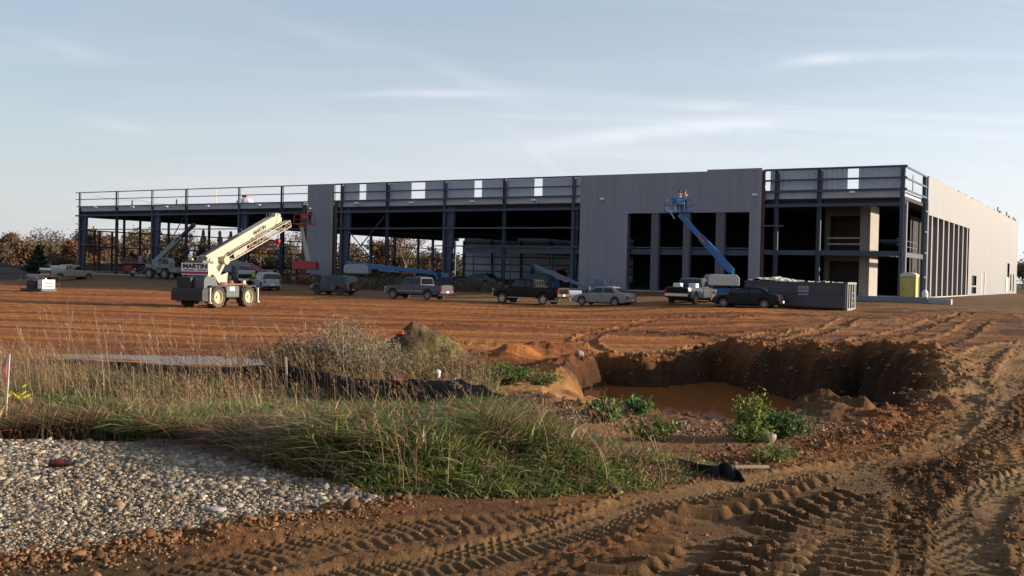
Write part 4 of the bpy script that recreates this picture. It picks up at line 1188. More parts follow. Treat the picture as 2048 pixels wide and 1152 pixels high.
# ---------------- blades
def blades(X, Y, h, w, bend, cols, rng, lean=(-.35, .05), seg=3, dz=-.02, spread=.5, Z=None, colnoise=None):
    """curved tapering blades -> V,F,C"""
    n = len(X); yaw = rng.uniform(0, 6.283, n)
    Z = H(X, Y) if Z is None else Z
    dx = np.cos(yaw) * spread + lean[0]; dy = np.sin(yaw) * spread + lean[1]
    side = np.stack([-np.sin(yaw + rng.normal(size=n) * .6), np.cos(yaw + rng.normal(size=n) * .6), rng.normal(size=n) * .2], 1)
    V = np.zeros((n, seg * 2 + 1, 3)); t = np.arange(seg) / seg
    for i in range(seg + 1):
        k = i / seg
        cx = X + dx * bend * h * k * k; cy = Y + dy * bend * h * k * k
        drop = .35 * bend * h * k ** 3 * np.hypot(dx, dy)
        cz = Z + dz + h * k * .95 - drop
        p = np.stack([cx, cy, cz], 1)
        if i < seg:
            ww = (w * (1 - .55 * k) * (1 if i else .8))[:, None] / 2
            V[:, 2 * i] = p - side * ww; V[:, 2 * i + 1] = p + side * ww
        else: V[:, 2 * seg] = p
    b = (np.arange(n) * (seg * 2 + 1))[:, None]
    fs = []
    for i in range(seg - 1):
        fs.append(np.stack([b[:, 0] + 2 * i, b[:, 0] + 2 * i + 1, b[:, 0] + 2 * i + 3], 1)); fs.append(np.stack([b[:, 0] + 2 * i, b[:, 0] + 2 * i + 3, b[:, 0] + 2 * i + 2], 1))
    fs.append(np.stack([b[:, 0] + 2 * seg - 2, b[:, 0] + 2 * seg - 1, b[:, 0] + 2 * seg], 1))
    c = cols * rng.uniform(.7, 1.3, (n, 1))
    return V.reshape(-1, 3), np.concatenate(fs), np.repeat(c, seg * 2 + 1, 0)
m_grass = mat('grass_blade', (1, 1, 1), rough=.5, spec=.3, attr=True, trans=.35)
G = np.array([(.075, .112, .026), (.115, .15, .036), (.048, .078, .020), (.155, .18, .05)])
TAN = np.array([(.34, .24, .135), (.25, .165, .095), (.42, .32, .19), (.21, .125, .08)])
RUS = np.array([(.20, .11, .05), (.16, .085, .04), (.24, .145, .068)])
BRI = np.array([(.15, .21, .04), (.20, .26, .05), (.22, .25, .07)])
FEN = gp([(430, 772), (585, 784), (650, 792), (720, 802), (830, 810), (920, 824), (1010, 842), (1070, 850)], .2)
def clumped(P, n, rng, sc, thr, pw, rmin=6, rmax=40, seed=0):
    x, y = sample_poly(P, int(n * 1.9), rng, pw, rmin, rmax)
    fd_, ft_, _ = path_dist(x, y, FEN); fy_ = np.interp(x, [q[0] for q in FEN], [q[1] for q in FEN])
    ok_ = ~((fd_ < 2.6) & (y < fy_) & (rng.random(len(x)) < .85)); x, y = x[ok_], y[ok_]
    f = fbm(x * sc, y * sc, seed, 3); k = rng.random(len(x)) < sstep(f, thr - .1, thr + .1)
    return x[k][:n], y[k][:n]
FRONT = gp([(-300, 862), (250, 868), (420, 884), (520, 928), (640, 968), (780, 1003), (1000, 1006), (1280, 995), (1412, 965), (1440, 945), (1290, 900), (1180, 872), (1095, 850)], .66) + gp([(1060, 815), (960, 790), (900, 775), (600, 760), (420, 752), (150, 740), (-300, 725)], .2)
rng = np.random.default_rng(31)
def mound(x, y):
    """how tall the growth is: 1 on the centre bank, low at the right tail"""
    c = at_z(780, 930, .7)
    return .45 + .8 * np.exp(-((x - c.x) / 2.2) ** 2 - ((y - c.y - .8) / 2.0) ** 2) - .15 * sstep(x, .5, 2.6)
Vs = []; Fs = []; Cs = []; off = 0
def push(r_):
    global off
    V, F, C = r_; Vs.append(V); Fs.append(F + off); Cs.append(C); off += len(V)
def flush(name, m, lab, cat, kind='stuff'):
    global Vs, Fs, Cs, off
    o = np_mesh(name, np.concatenate(Vs), np.concatenate(Fs), m, np.concatenate(Cs)); Vs = []; Fs = []; Cs = []; off = 0
    return tag(o, lab, cat, kind=kind)
# tufts: each a spray of blades leaning with the wind
def tufts(P, n, per, rng, pw, rmin, rmax, hfun, colfun, w, spread=.75, bend=1.1, lean=(-.45, .0), seg=4, sc=1.2, thr=.4, seed=0, rad=.06, stiff=0):
    x, y = clumped(P, n, rng, sc, thr, pw, rmin, rmax, seed); n = len(x)
    ht = hfun(x, y) * rng.uniform(.6, 1.25, n)
    cc = colfun(x, y, n)
    X_ = np.repeat(x, per) + rng.normal(size=n * per) * rad; Y_ = np.repeat(y, per) + rng.normal(size=n * per) * rad
    h_ = np.repeat(ht, per) * rng.uniform(.45, 1.1, n * per)
    C_ = np.repeat(cc, per, 0) * rng.uniform(.75, 1.3, (n * per, 1))
    tn_ = rng.random(n * per) < .12; C_[tn_] = TAN[rng.integers(0, 4, tn_.sum())] * .8
    w_ = (w * rng.uniform(.5, 1.5, n * per)) * (1 + .03 * Y_) * np.where(rng.random(n * per) < .15, 1.7, 1)
    wa = 2.2 * (fbm(x * .6, y * .6, seed + 5, 2) - .5) + rng.normal(size=n) * .5; ls = rng.uniform(.1, 1.4, n)
    lx_ = np.repeat((lean[0] * np.cos(wa) - lean[1] * np.sin(wa)) * ls, per); ly_ = np.repeat((lean[0] * np.sin(wa) + lean[1] * np.cos(wa)) * ls, per)
    push(blades(X_, Y_, h_, w_, bend, C_, rng, spread=spread, lean=(lx_, ly_), seg=seg))
    return x, y, ht
def col_bank(x, y, n):
    cn = fbm(x * .9, y * .9, 303, 3); cc = G[rng.integers(0, 4, n)] * 1.3
    left = sstep(-x, 3.4, 5.0) * sstep(12.5 - y, -.5, 1.0) * (fbm(x * .8, y * .8, 305, 2) > .38)
    tail = sstep(x + (y - 8) * -.3, .9, 2.3)
    u = rng.random(n)
    cc = np.where((rng.random(n) < .12 + sstep(cn, .46, .60) * .62)[:, None], np.where((rng.random(n) < .35)[:, None], RUS[rng.integers(0, 3, n)] * (1, .85, .9), TAN[rng.integers(0, 4, n)] * .85), cc)
    cc = np.where((u < left * .9)[:, None], RUS[rng.integers(0, 3, n)] * .75, cc)
    cc = np.where((rng.random(n) < tail * .8)[:, None], BRI[rng.integers(0, 3, n)], cc)
    return cc
def h_bank(x, y):
    e = sstep(poly_sd(x, y, FRONT), 0, .5)
    return (1 - .42 * sstep(x, -.5, 1.2)) * mound(x, y) * (.14 + .38 * vnoise(x * 1.3, y * 1.3, 7)) * (.55 + .45 * e)
tufts(FRONT, 4300, 24, rng, 1.5, 6, 26, h_bank, col_bank, .0105, seed=301, thr=.30)
RB = gp([(620, 960), (780, 1000), (1000, 1004), (1280, 993), (1412, 963), (1440, 940), (1290, 895), (1180, 868), (1050, 850), (800, 850), (620, 880)], .66)
tufts(RB, 2600, 24, rng, 1.2, 6, 18, lambda x, y: h_bank(x, y) * 1.05, col_bank, .010, seed=307, thr=.2)
LB = gp([(-300, 862), (250, 868), (420, 884), (520, 928), (600, 958), (620, 900), (420, 840), (-300, 825)], .66)
tufts(LB, 1100, 24, rng, 1.2, 7, 18, lambda x, y: .26 + .2 * vnoise(x, y, 3), col_bank, .009, seed=309, thr=.25)
# fine low growth
x, y = sample_poly(FRONT, 34000, rng, 1.5, 6, 24)
cc = col_bank(x, y, len(x)) * .7
push(blades(x, y, rng.uniform(.05, .17, len(x)), .008 + .0006 * y, 1.3, cc, rng, spread=1.0, lean=(-.4, 0)))
flush('green_grass', m_grass, 'wind-bent green grass covering the bank in front of the silt fence', 'grass')
# dry seed-head grass in patches
def seeds(P, n, hlo, hhi, rmin, rmax, seed, sc=.9, thr=.52, colr=1.0, hs_=1.0, pw=1.4):
    x, y = clumped(P, n, rng, sc, thr, pw, rmin, rmax, seed); q = x > -40; n = len(x)
    h = rng.uniform(hlo, hhi, n) * hs_
    cc = TAN[rng.integers(0, 4, n)] * colr
    lx, ly = -.28, .02
    yaw = rng.uniform(0, 6.283, n); sp = .32
    dx = np.cos(yaw) * sp + lx; dy = np.sin(yaw) * sp + ly
    Vn = []; b0 = .8
    push(blades_dir(x, y, h, .0024 + .0002 * y, b0, cc, dx, dy, rng))
    Z = H(x, y)
    for j in range(5):
        k = rng.uniform(.72, 1.0, n)
        px_ = x + dx * b0 * h * k * k; py_ = y + dy * b0 * h * k * k; pz = Z + h * k * .95 - .35 * b0 * h * k ** 3 * np.hypot(dx, dy)
        push(blades(px_, py_, rng.uniform(.03, .075, n), .005 + .0003 * y, 1.2, cc * (1.05, .85, .78), rng, seg=2, Z=pz, spread=.9))
def blades_dir(X, Y, h, w, bend, cols, dx, dy, rng, seg=4):
    n = len(X); Z = H(X, Y); V = np.zeros((n, seg * 2 + 1, 3)); ph = rng.uniform(0, 6.283, n)
    side = np.stack([np.cos(ph), np.sin(ph), np.zeros(n)], 1); w = np.broadcast_to(w, (n,))
    for i in range(seg + 1):
        k = i / seg
        p = np.stack([X + dx * bend * h * k * k, Y + dy * bend * h * k * k, Z - .02 + h * k * .95 - .35 * bend * h * k ** 3 * np.hypot(dx, dy)], 1)
        if i < seg: V[:, 2 * i] = p - side * (w * (1 - .5 * k) / 2)[:, None]; V[:, 2 * i + 1] = p + side * (w * (1 - .5 * k) / 2)[:, None]
        else: V[:, 2 * seg] = p
    b = np.arange(n) * (seg * 2 + 1); fs = []
    for i in range(seg - 1):
        fs.append(np.stack([b + 2 * i, b + 2 * i + 1, b + 2 * i + 3], 1)); fs.append(np.stack([b + 2 * i, b + 2 * i + 3, b + 2 * i + 2], 1))
    fs.append(np.stack([b + 2 * seg - 2, b + 2 * seg - 1, b + 2 * seg], 1))
    return V.reshape(-1, 3), np.concatenate(fs), np.repeat(cols, seg * 2 + 1, 0)
seeds(FRONT, 2400, .35, .68, 6, 24, 311, thr=.50, colr=.9)
flush('dry_grass', m_grass, 'straw coloured seed grass mixed through the green bank', 'dry grass')
# weeds at left and along the fence
BACK = gp([(-400, 790), (150, 790), (420, 790), (640, 800), (900, 800), (1000, 790), (960, 740), (900, 715), (600, 705), (480, 712), (380, 738), (230, 735), (150, 700), (-400, 680)], .2)
def col_back(x, y, n):
    cc = TAN[rng.integers(0, 4, n)] * .62; gsel = rng.random(n) < .45; cc[gsel] = G[rng.integers(0, 4, gsel.sum())]; return cc
tufts(BACK, 1500, 16, rng, 1.0, 9, 34, lambda x, y: .22 + .35 * vnoise(x * .5, y * .5, 9), col_back, .009, seed=321, sc=.5, thr=.4, rad=.12)
x, y = sample_poly(BACK, 15000, rng, 1.0, 9, 34)
push(blades(x, y, rng.uniform(.08, .28, len(x)), .010 + .0009 * y, 1.1, col_back(x, y, len(x)) * .85, rng, spread=.9))
seeds(BACK, 1900, .5, .95, 9, 34, 331, sc=.4, thr=.44, colr=.8, pw=1.0)
flush('tall_dry_weeds', m_grass, 'tangle of tall tan weeds along the silt fence at left', 'weeds')
# very tall wispy plumes at left
x = []; y = []
for (px, py, n_, sp) in ((30, 800, 26, .7), (75, 790, 12, .5), (230, 780, 6, .4), (262, 790, 16, .35), (300, 785, 18, .4), (325, 780, 12, .4), (130, 790, 12, .8), (430, 785, 14, .6), (510, 785, 12, .6), (5, 800, 20, .8), (650, 800, 14, .5), (700, 805, 16, .5), (740, 808, 10, .4)):
    g = at_z(px, py, .2); x.append(g.x + rng.normal(size=n_) * sp); y.append(g.y + rng.normal(size=n_) * sp * 1.4)
x = np.concatenate(x); y = np.concatenate(y); n_ = len(x); h = rng.uniform(.9, 1.7, n_); dx = rng.normal(size=n_) * .12 - .22; dy = rng.normal(size=n_) * .12
cc = TAN[rng.integers(0, 4, n_)] * .95
push(blades_dir(x, y, h, .0042, .8, cc, dx, dy, rng, 6)); Z = H(x, y)
for j in range(16):
    k = rng.uniform(.66, 1, n_); px_ = x + dx * .8 * h * k * k; py_ = y + dy * .8 * h * k * k; pz = Z + h * k * .95 - .28 * h * k ** 3 * np.hypot(dx, dy)
    push(blades(px_, py_, rng.uniform(.05, .13, n_), np.full(n_, .006), 1.0, cc, rng, seg=2, Z=pz, spread=.6, lean=(-.5, 0)))
flush('plume_grass', m_grass, 'very tall wispy pale grass plumes standing above the left weeds', 'plume grass')
# brown weeds between the parked cars and the building
wp = gp([(560, 572), (700, 580), (900, 586), (1000, 590), (1010, 584), (900, 574), (760, 568), (660, 560), (560, 560)], .3)
x, y = sample_poly(wp, 9000, rng, 0, 70, 130, 20)
cc = np.array([(.10, .078, .05), (.13, .10, .062), (.075, .06, .038)])[rng.integers(0, 3, len(x))]
push(blades(x, y, rng.uniform(.5, 1.35, len(x)) * (.5 + .9 * vnoise(x * .25, y * .25, 8)), np.full(len(x), .10), .6, cc, rng, lean=(-.1, 0), spread=.7))
flush('verge_weeds', m_grass, 'dull brown weeds on the verge between parked vehicles and the open bays', 'weeds')
# dead matted straw where grass meets stones
x, y = sample_poly(gp([(300, 872), (420, 866), (530, 905), (545, 935), (470, 925), (380, 892), (310, 885)], .7), 1500, rng, 1, 6, 14)
cc = np.array([(.20, .12, .085), (.16, .095, .07), (.27, .18, .12)])[rng.integers(0, 3, len(x))]
push(blades(x, y, rng.uniform(.05, .2, len(x)), np.full(len(x), .006), 2.2, cc, rng, spread=1.3, dz=.01))
flush('dead_straw', m_grass, 'matted reddish dead straw between grass and cobbles', 'straw')

# ---------------- individual plants
def bushy(name, px, py, h, r, nst, cols, lab, cat='plant', leaf=.03, lw=.5, per=14, lean=(0, 0), stemc=(.16, .11, .07), seed=0, top=1.0, leafy=.25, arch=.5, stem_w=.008):
    g = ground_hit(px, py, False); r_ = np.random.default_rng(seed); root = empty(name, g, 0, lab, cat)
    n = nst; a = r_.uniform(0, 6.283, n); rad = r * np.sqrt(r_.random(n)); hh = h * r_.uniform(.6, 1, n) * (1 - .35 * (rad / r) ** 2)
    pts = []; b = nm(); LP = []
    for i in range(n):
        d = Vector((math.cos(a[i]), math.sin(a[i]), 0)) * rad[i]; p0 = Vector((d.x * .25, d.y * .25, -.05)); pv = p0
        for s_ in range(1, 5):
            k = s_ / 4; q = Vector((d.x * (.25 + .75 * k ** (1 + arch)) + lean[0] * k * k * hh[i], d.y * (.25 + .75 * k ** (1 + arch)) + lean[1] * k * k, hh[i] * (k - .12 * arch * k * k)))
            b.cyl(pv, q, stem_w * (1.1 - k * .8), stem_w * (1 - k * .85), 3, caps=False)
            for _ in range(per // 4):
                if k > leafy:
                    t = r_.random(); pp = pv.lerp(q, t); LP.append([pp.x + r_.normal() * leaf * 1.1, pp.y + r_.normal() * leaf * 1.1, pp.z + r_.normal() * leaf])
            pv = q
    b.build('stem', mat('stem_' + name, stemc, rough=.8), root)
    LP = np.array(LP); V, Fq = leaf_quads(LP, leaf, r_)
    cc = np.array(cols)[r_.integers(0, len(cols), len(LP))] * r_.uniform(.7, 1.3, (len(LP), 1))
    np_mesh('foliage', V, Fq, m_leaf, np.repeat(cc, 4, 0), parent=root)
    return root
GRY = [(.22, .185, .13), (.17, .145, .10), (.27, .23, .16)]
bushy('dry_shrub', 700, 765, 1.68, 1.25, 210, GRY, 'tallest pale grey dry shrub in the middle, left of the flagged stake', 'shrub', leaf=.028, per=60, lean=(-.12, 0), seed=1, leafy=.3, stem_w=.006)
bushy('dry_shrub', 605, 762, 1.2, 1.3, 170, [(.15, .135, .095), (.19, .16, .11), (.12, .12, .07)], 'lower dark olive grey shrub left of the tall pale shrub', 'shrub', leaf=.03, per=56, seed=2, leafy=.2, stem_w=.006)
bushy('dry_shrub', 775, 775, 1.1, 1.1, 130, GRY[:2] + [(.15, .15, .06)], 'olive tan shrub right against the tall pale shrub', 'shrub', leaf=.028, per=48, seed=3, stem_w=.006)
bushy('green_weed', 855, 775, .9, 1.2, 130, [(.12, .13, .045), (.16, .15, .06), (.2, .15, .08)], 'loose green and tan weeds in front of the dirt mound', 'weed', leaf=.034, per=40, seed=4)
bushy('green_weed', 1000, 770, .6, .8, 70, [(.06, .11, .03), (.085, .13, .04)], 'bright leafy green weed by the ledge left of the pit', 'weed', leaf=.045, per=36, seed=5)
bushy('green_weed', 1080, 772, .45, .6, 46, [(.12, .15, .045), (.16, .15, .06)], 'small olive weed under the broken ledge', 'weed', leaf=.035, per=32, seed=6)
bushy('green_weed', 945, 782, .7, .9, 80, [(.10, .12, .045), (.15, .13, .06), (.12, .07, .045)], 'mixed olive and reddish weeds right of the dirt mound base', 'weed', leaf=.03, per=40, seed=24)
bushy('tall_weed', 886, 790, 1.9, .30, 5, [(.10, .055, .045), (.07, .045, .04), (.12, .10, .05)], 'tall dark seeded weed rising above the mound', 'weed', leaf=.026, per=90, seed=7, leafy=.35, arch=1.0)
bushy('tall_weed', 918, 790, 1.35, .75, 9, [(.10, .055, .045), (.09, .06, .05)], 'spreading dark seeded weed right of the tallest weed', 'weed', leaf=.026, per=70, seed=8, leafy=.3, arch=.8)
bushy('red_weed', 478, 735, 1.55, .55, 22, [(.19, .075, .045), (.15, .06, .04)], 'thin reddish brown leafless weed standing before the lot at left', 'weed', leaf=.018, per=40, seed=9, leafy=.3)
bushy('red_weed', 560, 742, .75, .8, 40, [(.22, .07, .04), (.17, .06, .04)], 'low dark red weed just left of the grey shrubs', 'weed', leaf=.02, per=40, seed=10)
bushy('red_weed', 945, 748, .65, .8, 40, [(.20, .08, .04), (.2, .13, .06)], 'reddish weed between the mound and the ledge', 'weed', leaf=.022, per=36, seed=16)
bushy('green_weed', 1210, 846, .42, .28, 26, [(.055, .11, .04), (.075, .14, .05)], 'dark green grassy clump at the left end of the pit water', 'weed', leaf=.05, per=30, seed=11)
bushy('green_weed', 1272, 832, .34, .24, 22, [(.055, .12, .04), (.08, .15, .05)], 'small dark green clump at the near water edge', 'weed', leaf=.045, per=28, seed=12)
bushy('green_weed', 1305, 880, .30, .34, 26, [(.13, .17, .05), (.17, .19, .07)], 'pale green grassy tuft below the two dark clumps', 'weed', leaf=.04, per=26, seed=13)
bushy('green_weed', 1507, 880, .72, .24, 16, [(.14, .19, .04), (.19, .24, .06), (.09, .13, .03)], 'tall bright yellow-green weed standing before the brown water', 'weed', leaf=.028, per=60, seed=14, stemc=(.15, .2, .05))
bushy('green_weed', 1500, 884, .26, .34, 40, [(.13, .18, .04), (.10, .15, .03)], 'bright low leaves round the foot of the tall yellow-green weed', 'weed', leaf=.035, per=22, seed=17, stemc=(.15, .2, .05))
bushy('green_weed', 1562, 876, .38, .40, 34, [(.06, .11, .035), (.08, .14, .045), (.045, .08, .03)], 'broad mid green leafy clump right of the tall yellow-green weed', 'weed', leaf=.034, per=44, seed=15)
bushy('green_weed', 1545, 925, .16, .3, 26, [(.12, .16, .05), (.16, .17, .07)], 'low thin weed on the bank beside the road', 'weed', leaf=.03, per=22, seed=18)
bushy('yellow_weed', 32, 812, .30, .14, 8, [(.42, .36, .05), (.32, .32, .05)], 'small yellow leafed weed beside the pink-flagged stake', 'weed', leaf=.045, per=18, seed=19)
# ------------------------------------------------------------------ silt fence, stakes, mound, bottle
m_fab = mat('black_fabric', (.014, .014, .016), rough=.75, spec=.25, var=.2, vscale=3, bump=.3, bscale=8)
m_wood = mat('pale_wood_stake', (.42, .36, .28), rough=.8, var=.2, vscale=6)
def silt(pts, name, lab):
    """pts: (ground px, py, height m)"""
    W = []
    for px, py, h_ in pts:
        g = at_z(px, py, .3)
        for _ in range(6): g = at_z(px, py, Hs(g.x, g.y))
        W.append((g.x, g.y, h_))
    P = []
    for (a, b_) in zip(W[:-1], W[1:]):
        for j in range(12): k = j / 12; P.append([a[q] + (b_[q] - a[q]) * k for q in range(3)])
    P.append(list(W[-1])); P = np.array(P)
    n_ = len(P); wv = fbm(np.arange(n_) * .21, np.zeros(n_), 9, 3) - .5
    vs = []; fs = []
    Z = H(P[:, 0], P[:, 1])
    for i in range(n_):
        for j in range(5):
            k = j / 4; bl_ = .10 * math.sin(i * .52) * k * (1 - k) * 3 + wv[i] * .05 * k
            vs.append((P[i, 0] + bl_ * .3, P[i, 1] - bl_, Z[i] - .05 + (P[i, 2] * (1 - .05 * abs(math.sin(i * math.pi / 12)) * (j == 4)) + wv[i] * .03) * k))
    for i in range(n_ - 1):
        for j in range(4): q = i * 5 + j; fs.append((q, q + 5, q + 6, q + 1))
    o = link_mesh(name, vs, fs, m_fab, smooth=True); so = o.modifiers.new('t', 'SOLIDIFY'); so.thickness = .006
    return tag(o, lab, 'silt fence')
silt([(60, 742, .32), (150, 746, .38), (260, 754, .38), (350, 762, .38), (430, 770, .42), (520, 777, .50), (585, 782, .52), (650, 790, .46), (720, 800, .42), (830, 808, .46), (920, 822, .52), (960, 832, .48), (1010, 843, .40), (1080, 856, .26), (1150, 872, .14)], 'silt_fence', 'long black fabric silt fence running behind the grass from left to centre')
silt([(1225, 893, .06), (1290, 912, .09), (1360, 933, .11), (1420, 950, .13), (1455, 958, .20), (1478, 961, .13), (1492, 960, .03)], 'silt_fence', 'collapsed black end of the silt fence lying between grass and bank')
def stake(px, pyb, pyt, w, lab, flag=None, lean=0.0, name='wooden_stake', mt=None):
    g = at_z(px, pyb, .3)
    for _ in range(6): g = at_z(px, pyb, Hs(g.x, g.y))
    h_ = at_y(px, pyt, g.y).z - g.z
    r = empty(name, g, 0, lab, 'stake')
    nm().beam((0, 0, -.1), (lean * h_, 0, h_), w, w * .7, up=(0, 1, 0)).build('post', mt or m_wood, r)
    return r, h_, g
stake(575, 785, 714, .036, 'wooden stake poking above the black silt fence at left centre', lean=-.07)
stake(921, 821, 746, .036, 'wooden stake poking above the black silt fence right of centre', lean=-.07)
r, h_, g = stake(8, 866, 708, .022, 'thin wooden stake with a pink ribbon at the left edge of the cobbles', lean=.05)
# pink ribbon
def ribbon(r, z0, pts, wd, c, nmz):
    vs = []; fs = []
    for i, (a, b_, z) in enumerate(pts):
        vs += [(a - wd[i] / 2, b_, z), (a + wd[i] / 2, b_ + .01 * math.sin(i), z)]
    for i in range(len(pts) - 1): fs.append((2 * i, 2 * i + 1, 2 * i + 3, 2 * i + 2))
    o = link_mesh('ribbon', vs, fs, mat(nmz, c, rough=.5, trans=.3), r, smooth=True); so = o.modifiers.new('t', 'SOLIDIFY'); so.thickness = .002
x_ = .05 * h_
ribbon(r, h_, [(x_ - .012, .012, h_), (x_ - .03, .02, h_ * .93), (x_ - .035, .015, h_ * .86), (x_ - .05, .02, h_ * .79), (x_ - .045, .03, h_ * .72), (x_ - .04, .02, h_ * .67)], [.03, .055, .065, .055, .045, .02], (.72, .30, .34), 'pink_ribbon')
r, h_, g = stake(806, 718, 660, .03, 'thin stake with an orange ribbon in front of the dirt mound', lean=.0)
vs = []; fs = []
for i in range(9):
    k = i / 8; vs += [(-.62 * k, -.02, h_ - .12 - .10 * k + .03 * math.sin(6 * k)), (-.62 * k, .02, h_ - .02 - .14 * k + .02 * math.sin(5 * k + 1))]
for i in range(8): fs.append((2 * i, 2 * i + 1, 2 * i + 3, 2 * i + 2))
o = link_mesh('ribbon', vs, fs, mat('orange_ribbon', (.85, .17, .03), rough=.5, trans=.35), r, smooth=True); so = o.modifiers.new('t', 'SOLIDIFY'); so.thickness = .003
# little white cloth by fence, pale lath on bank
g = ground_hit(858, 800)
o = nm().ball((0, 0, .50), .045, 7, 5, (1.1, .4, 1.0)).ball((.03, 0, .44), .03, 6, 4, (1, .4, 1.4)).build('white_rag', m_white, None, smooth=True); o.location = g; o.rotation_euler = (0, .3, 0); tag(o, 'small white rag caught in the weeds above the black fence', 'rag')
g = ground_hit(1500, 944, True)
o = nm().beam((-.13, 0, .025), (.17, .02, .03), .035, .018).build('wooden_lath', m_wood, None); o.location = (g.x, g.y, g.z + .01); tag(o, 'short pale wooden lath on the ground beside the collapsed fence end', 'lath')
# dirt mound
g = at_z(838, 716, -.22); r_ = np.random.default_rng(4)
n_r, n_a = 46, 90; vs = np.zeros((n_r * n_a, 3)); cs = np.zeros((n_r * n_a, 3)); i = 0
for a in range(n_r):
    for b_ in range(n_a):
        k = a / (n_r - 1); t = 2 * math.pi * b_ / n_a
        rx = 1.75 * k * (1 + .12 * math.sin(2 * t + 1)); x_ = rx * math.cos(t) * (1.15 if math.cos(t) > 0 else .85); y_ = rx * math.sin(t) * .9
        vs[i] = (x_ - .15 * (1 - k), y_, 0); i += 1
nse = fbm(vs[:, 0] * 2.2 + 9, vs[:, 1] * 2.2 + 4, 55, 4) - .5
kk = np.repeat(np.arange(n_r) / (n_r - 1), n_a)
prof = np.where(kk < .12, 1 - kk * .8, .904 * (1 - (kk - .12) / .88) ** 1.05)
vs[:, 2] = 1.22 * prof + nse * .42 * (1 - kk) ** .3 - .12
vs[:, 0] += nse * .3
base = np.tile(np.array([.075, .048, .03]), (len(vs), 1)); gr = sstep(vs[:, 0], -.15, .25) * sstep(fbm(vs[:, 0] * 2, vs[:, 1] * 2, 77, 3), .3, .45)
base = base * (1 - gr[:, None]) + np.array([.105, .085, .034]) * gr[:, None]
idx = np.arange(n_r * n_a).reshape(n_r, n_a); j_ = np.roll(idx, -1, 1)
Fm = np.stack([idx[:-1], j_[:-1], j_[1:], idx[1:]], -1).reshape(-1, 4)[:, ::-1]
m_mound = mat('mound_soil', (1, 1, 1), rough=.95, spec=.1, attr=True, var=.45, vscale=7, bump=.8, bscale=9)
mo = np_mesh('dirt_mound', vs, Fm, m_mound, base, smooth=True); mo.location = (g.x, g.y, Hs(g.x, g.y))
bm = bmesh.new(); bm.from_mesh(mo.data); bmesh.ops.recalc_face_normals(bm, faces=bm.faces); bm.to_mesh(mo.data); bm.free()
tag(mo, 'steep dark dirt mound with a mossy right slope behind the orange-ribboned stake', 'dirt mound')
# dark topsoil stockpile at far left, low pale wall
def pile(px0, px1, py_top, Y, lab, name='soil_pile', c=(.009, .008, .008), prof=None, depth=6):
    a = at_y(px0, 540, Y); b_ = at_y(px1, 540, Y); top = at_y((px0 + px1) / 2, py_top, Y).z; L = b_.x - a.x
    n_u, n_v = 50, 14; vs = []; fs = []
    for i in range(n_u):
        u = i / (n_u - 1); hmax = (prof(u) if prof else math.sin(math.pi * u) ** .5)
        for j in range(n_v):
            v = j / (n_v - 1) * 2 - 1; x_ = a.x + L * u; y_ = Y + v * depth; z0 = .2
            hh = (top - z0) * hmax * (1 - abs(v) ** 1.6) * (1 + .3 * (float(fbm(np.array([x_ * .4]), np.array([y_ * .4]), 9, 3)[0]) - .5))
            vs.append((x_, y_, z0 + hh))
    for i in range(n_u - 1):
        for j in range(n_v - 1): q = i * n_v + j; fs.append((q, q + n_v, q + n_v + 1, q + 1))
    o = link_mesh(name, vs, fs, mat('soil_' + lab[:8], c, rough=.95, var=.35, vscale=.8, bump=.5, bscale=2), None, smooth=True)
    return tag(o, lab, 'soil pile')
pile(-260, 96, 514, 150, 'long black topsoil pile at the left edge in front of the trees', prof=lambda u: (min(1, (1 - u) * 2.6) ** .8) * min(1, u * 8))
pile(-40, 60, 534, 128, 'small grey spoil heap before the black topsoil pile', c=(.05, .042, .038), depth=3)
pile(165, 560, 531, 172, 'black soil ridge seen through the open left bays', prof=lambda u: .8 + .2 * math.sin(u * 17), depth=4)
g0 = ground_hit(-90, 557); g1 = ground_hit(98, 555)
o = empty('low_concrete_wall', ((g0.x + g1.x) / 2, (g0.y + g1.y) / 2, min(g0.z, g1.z) - .05), math.atan2(g1.y - g0.y, g1.x - g0.x), 'long low pale blue-grey concrete wall at the left edge before the black soil pile', 'low wall')
L = (g1 - g0).length
for i in range(3):
    q0 = -L / 2 + i * L / 3; nm().bx(q0 + .01, q0 + L / 3 - .01, -.12, .12, 0, .82).build('wall_panel', mat('blue_grey_concrete', (.30, .33, .37), rough=.8, var=.1, vscale=.7), o)
g0 = at_z(192, 551, .62); g1 = at_z(276, 555.5, .62)
o = empty('bundle_of_pale_panels', g0, math.atan2(g1.y - g0.y, g1.x - g0.x), 'long pale blue wrapped panel stack on the ground right of the silver pickup', 'panel stack')
L = (g1 - g0).length
nm().bx(0, L, -.5, .5, -.25, -.02).build('panel', mat('pale_blue_wrap', (.40, .50, .60), rough=.4, var=.1), o)
nm().bx(-.2, L * .3, -.62, -.55, -.25, .3).build('panel', mat('pale_blue_wrap', (.40, .50, .60)), o)
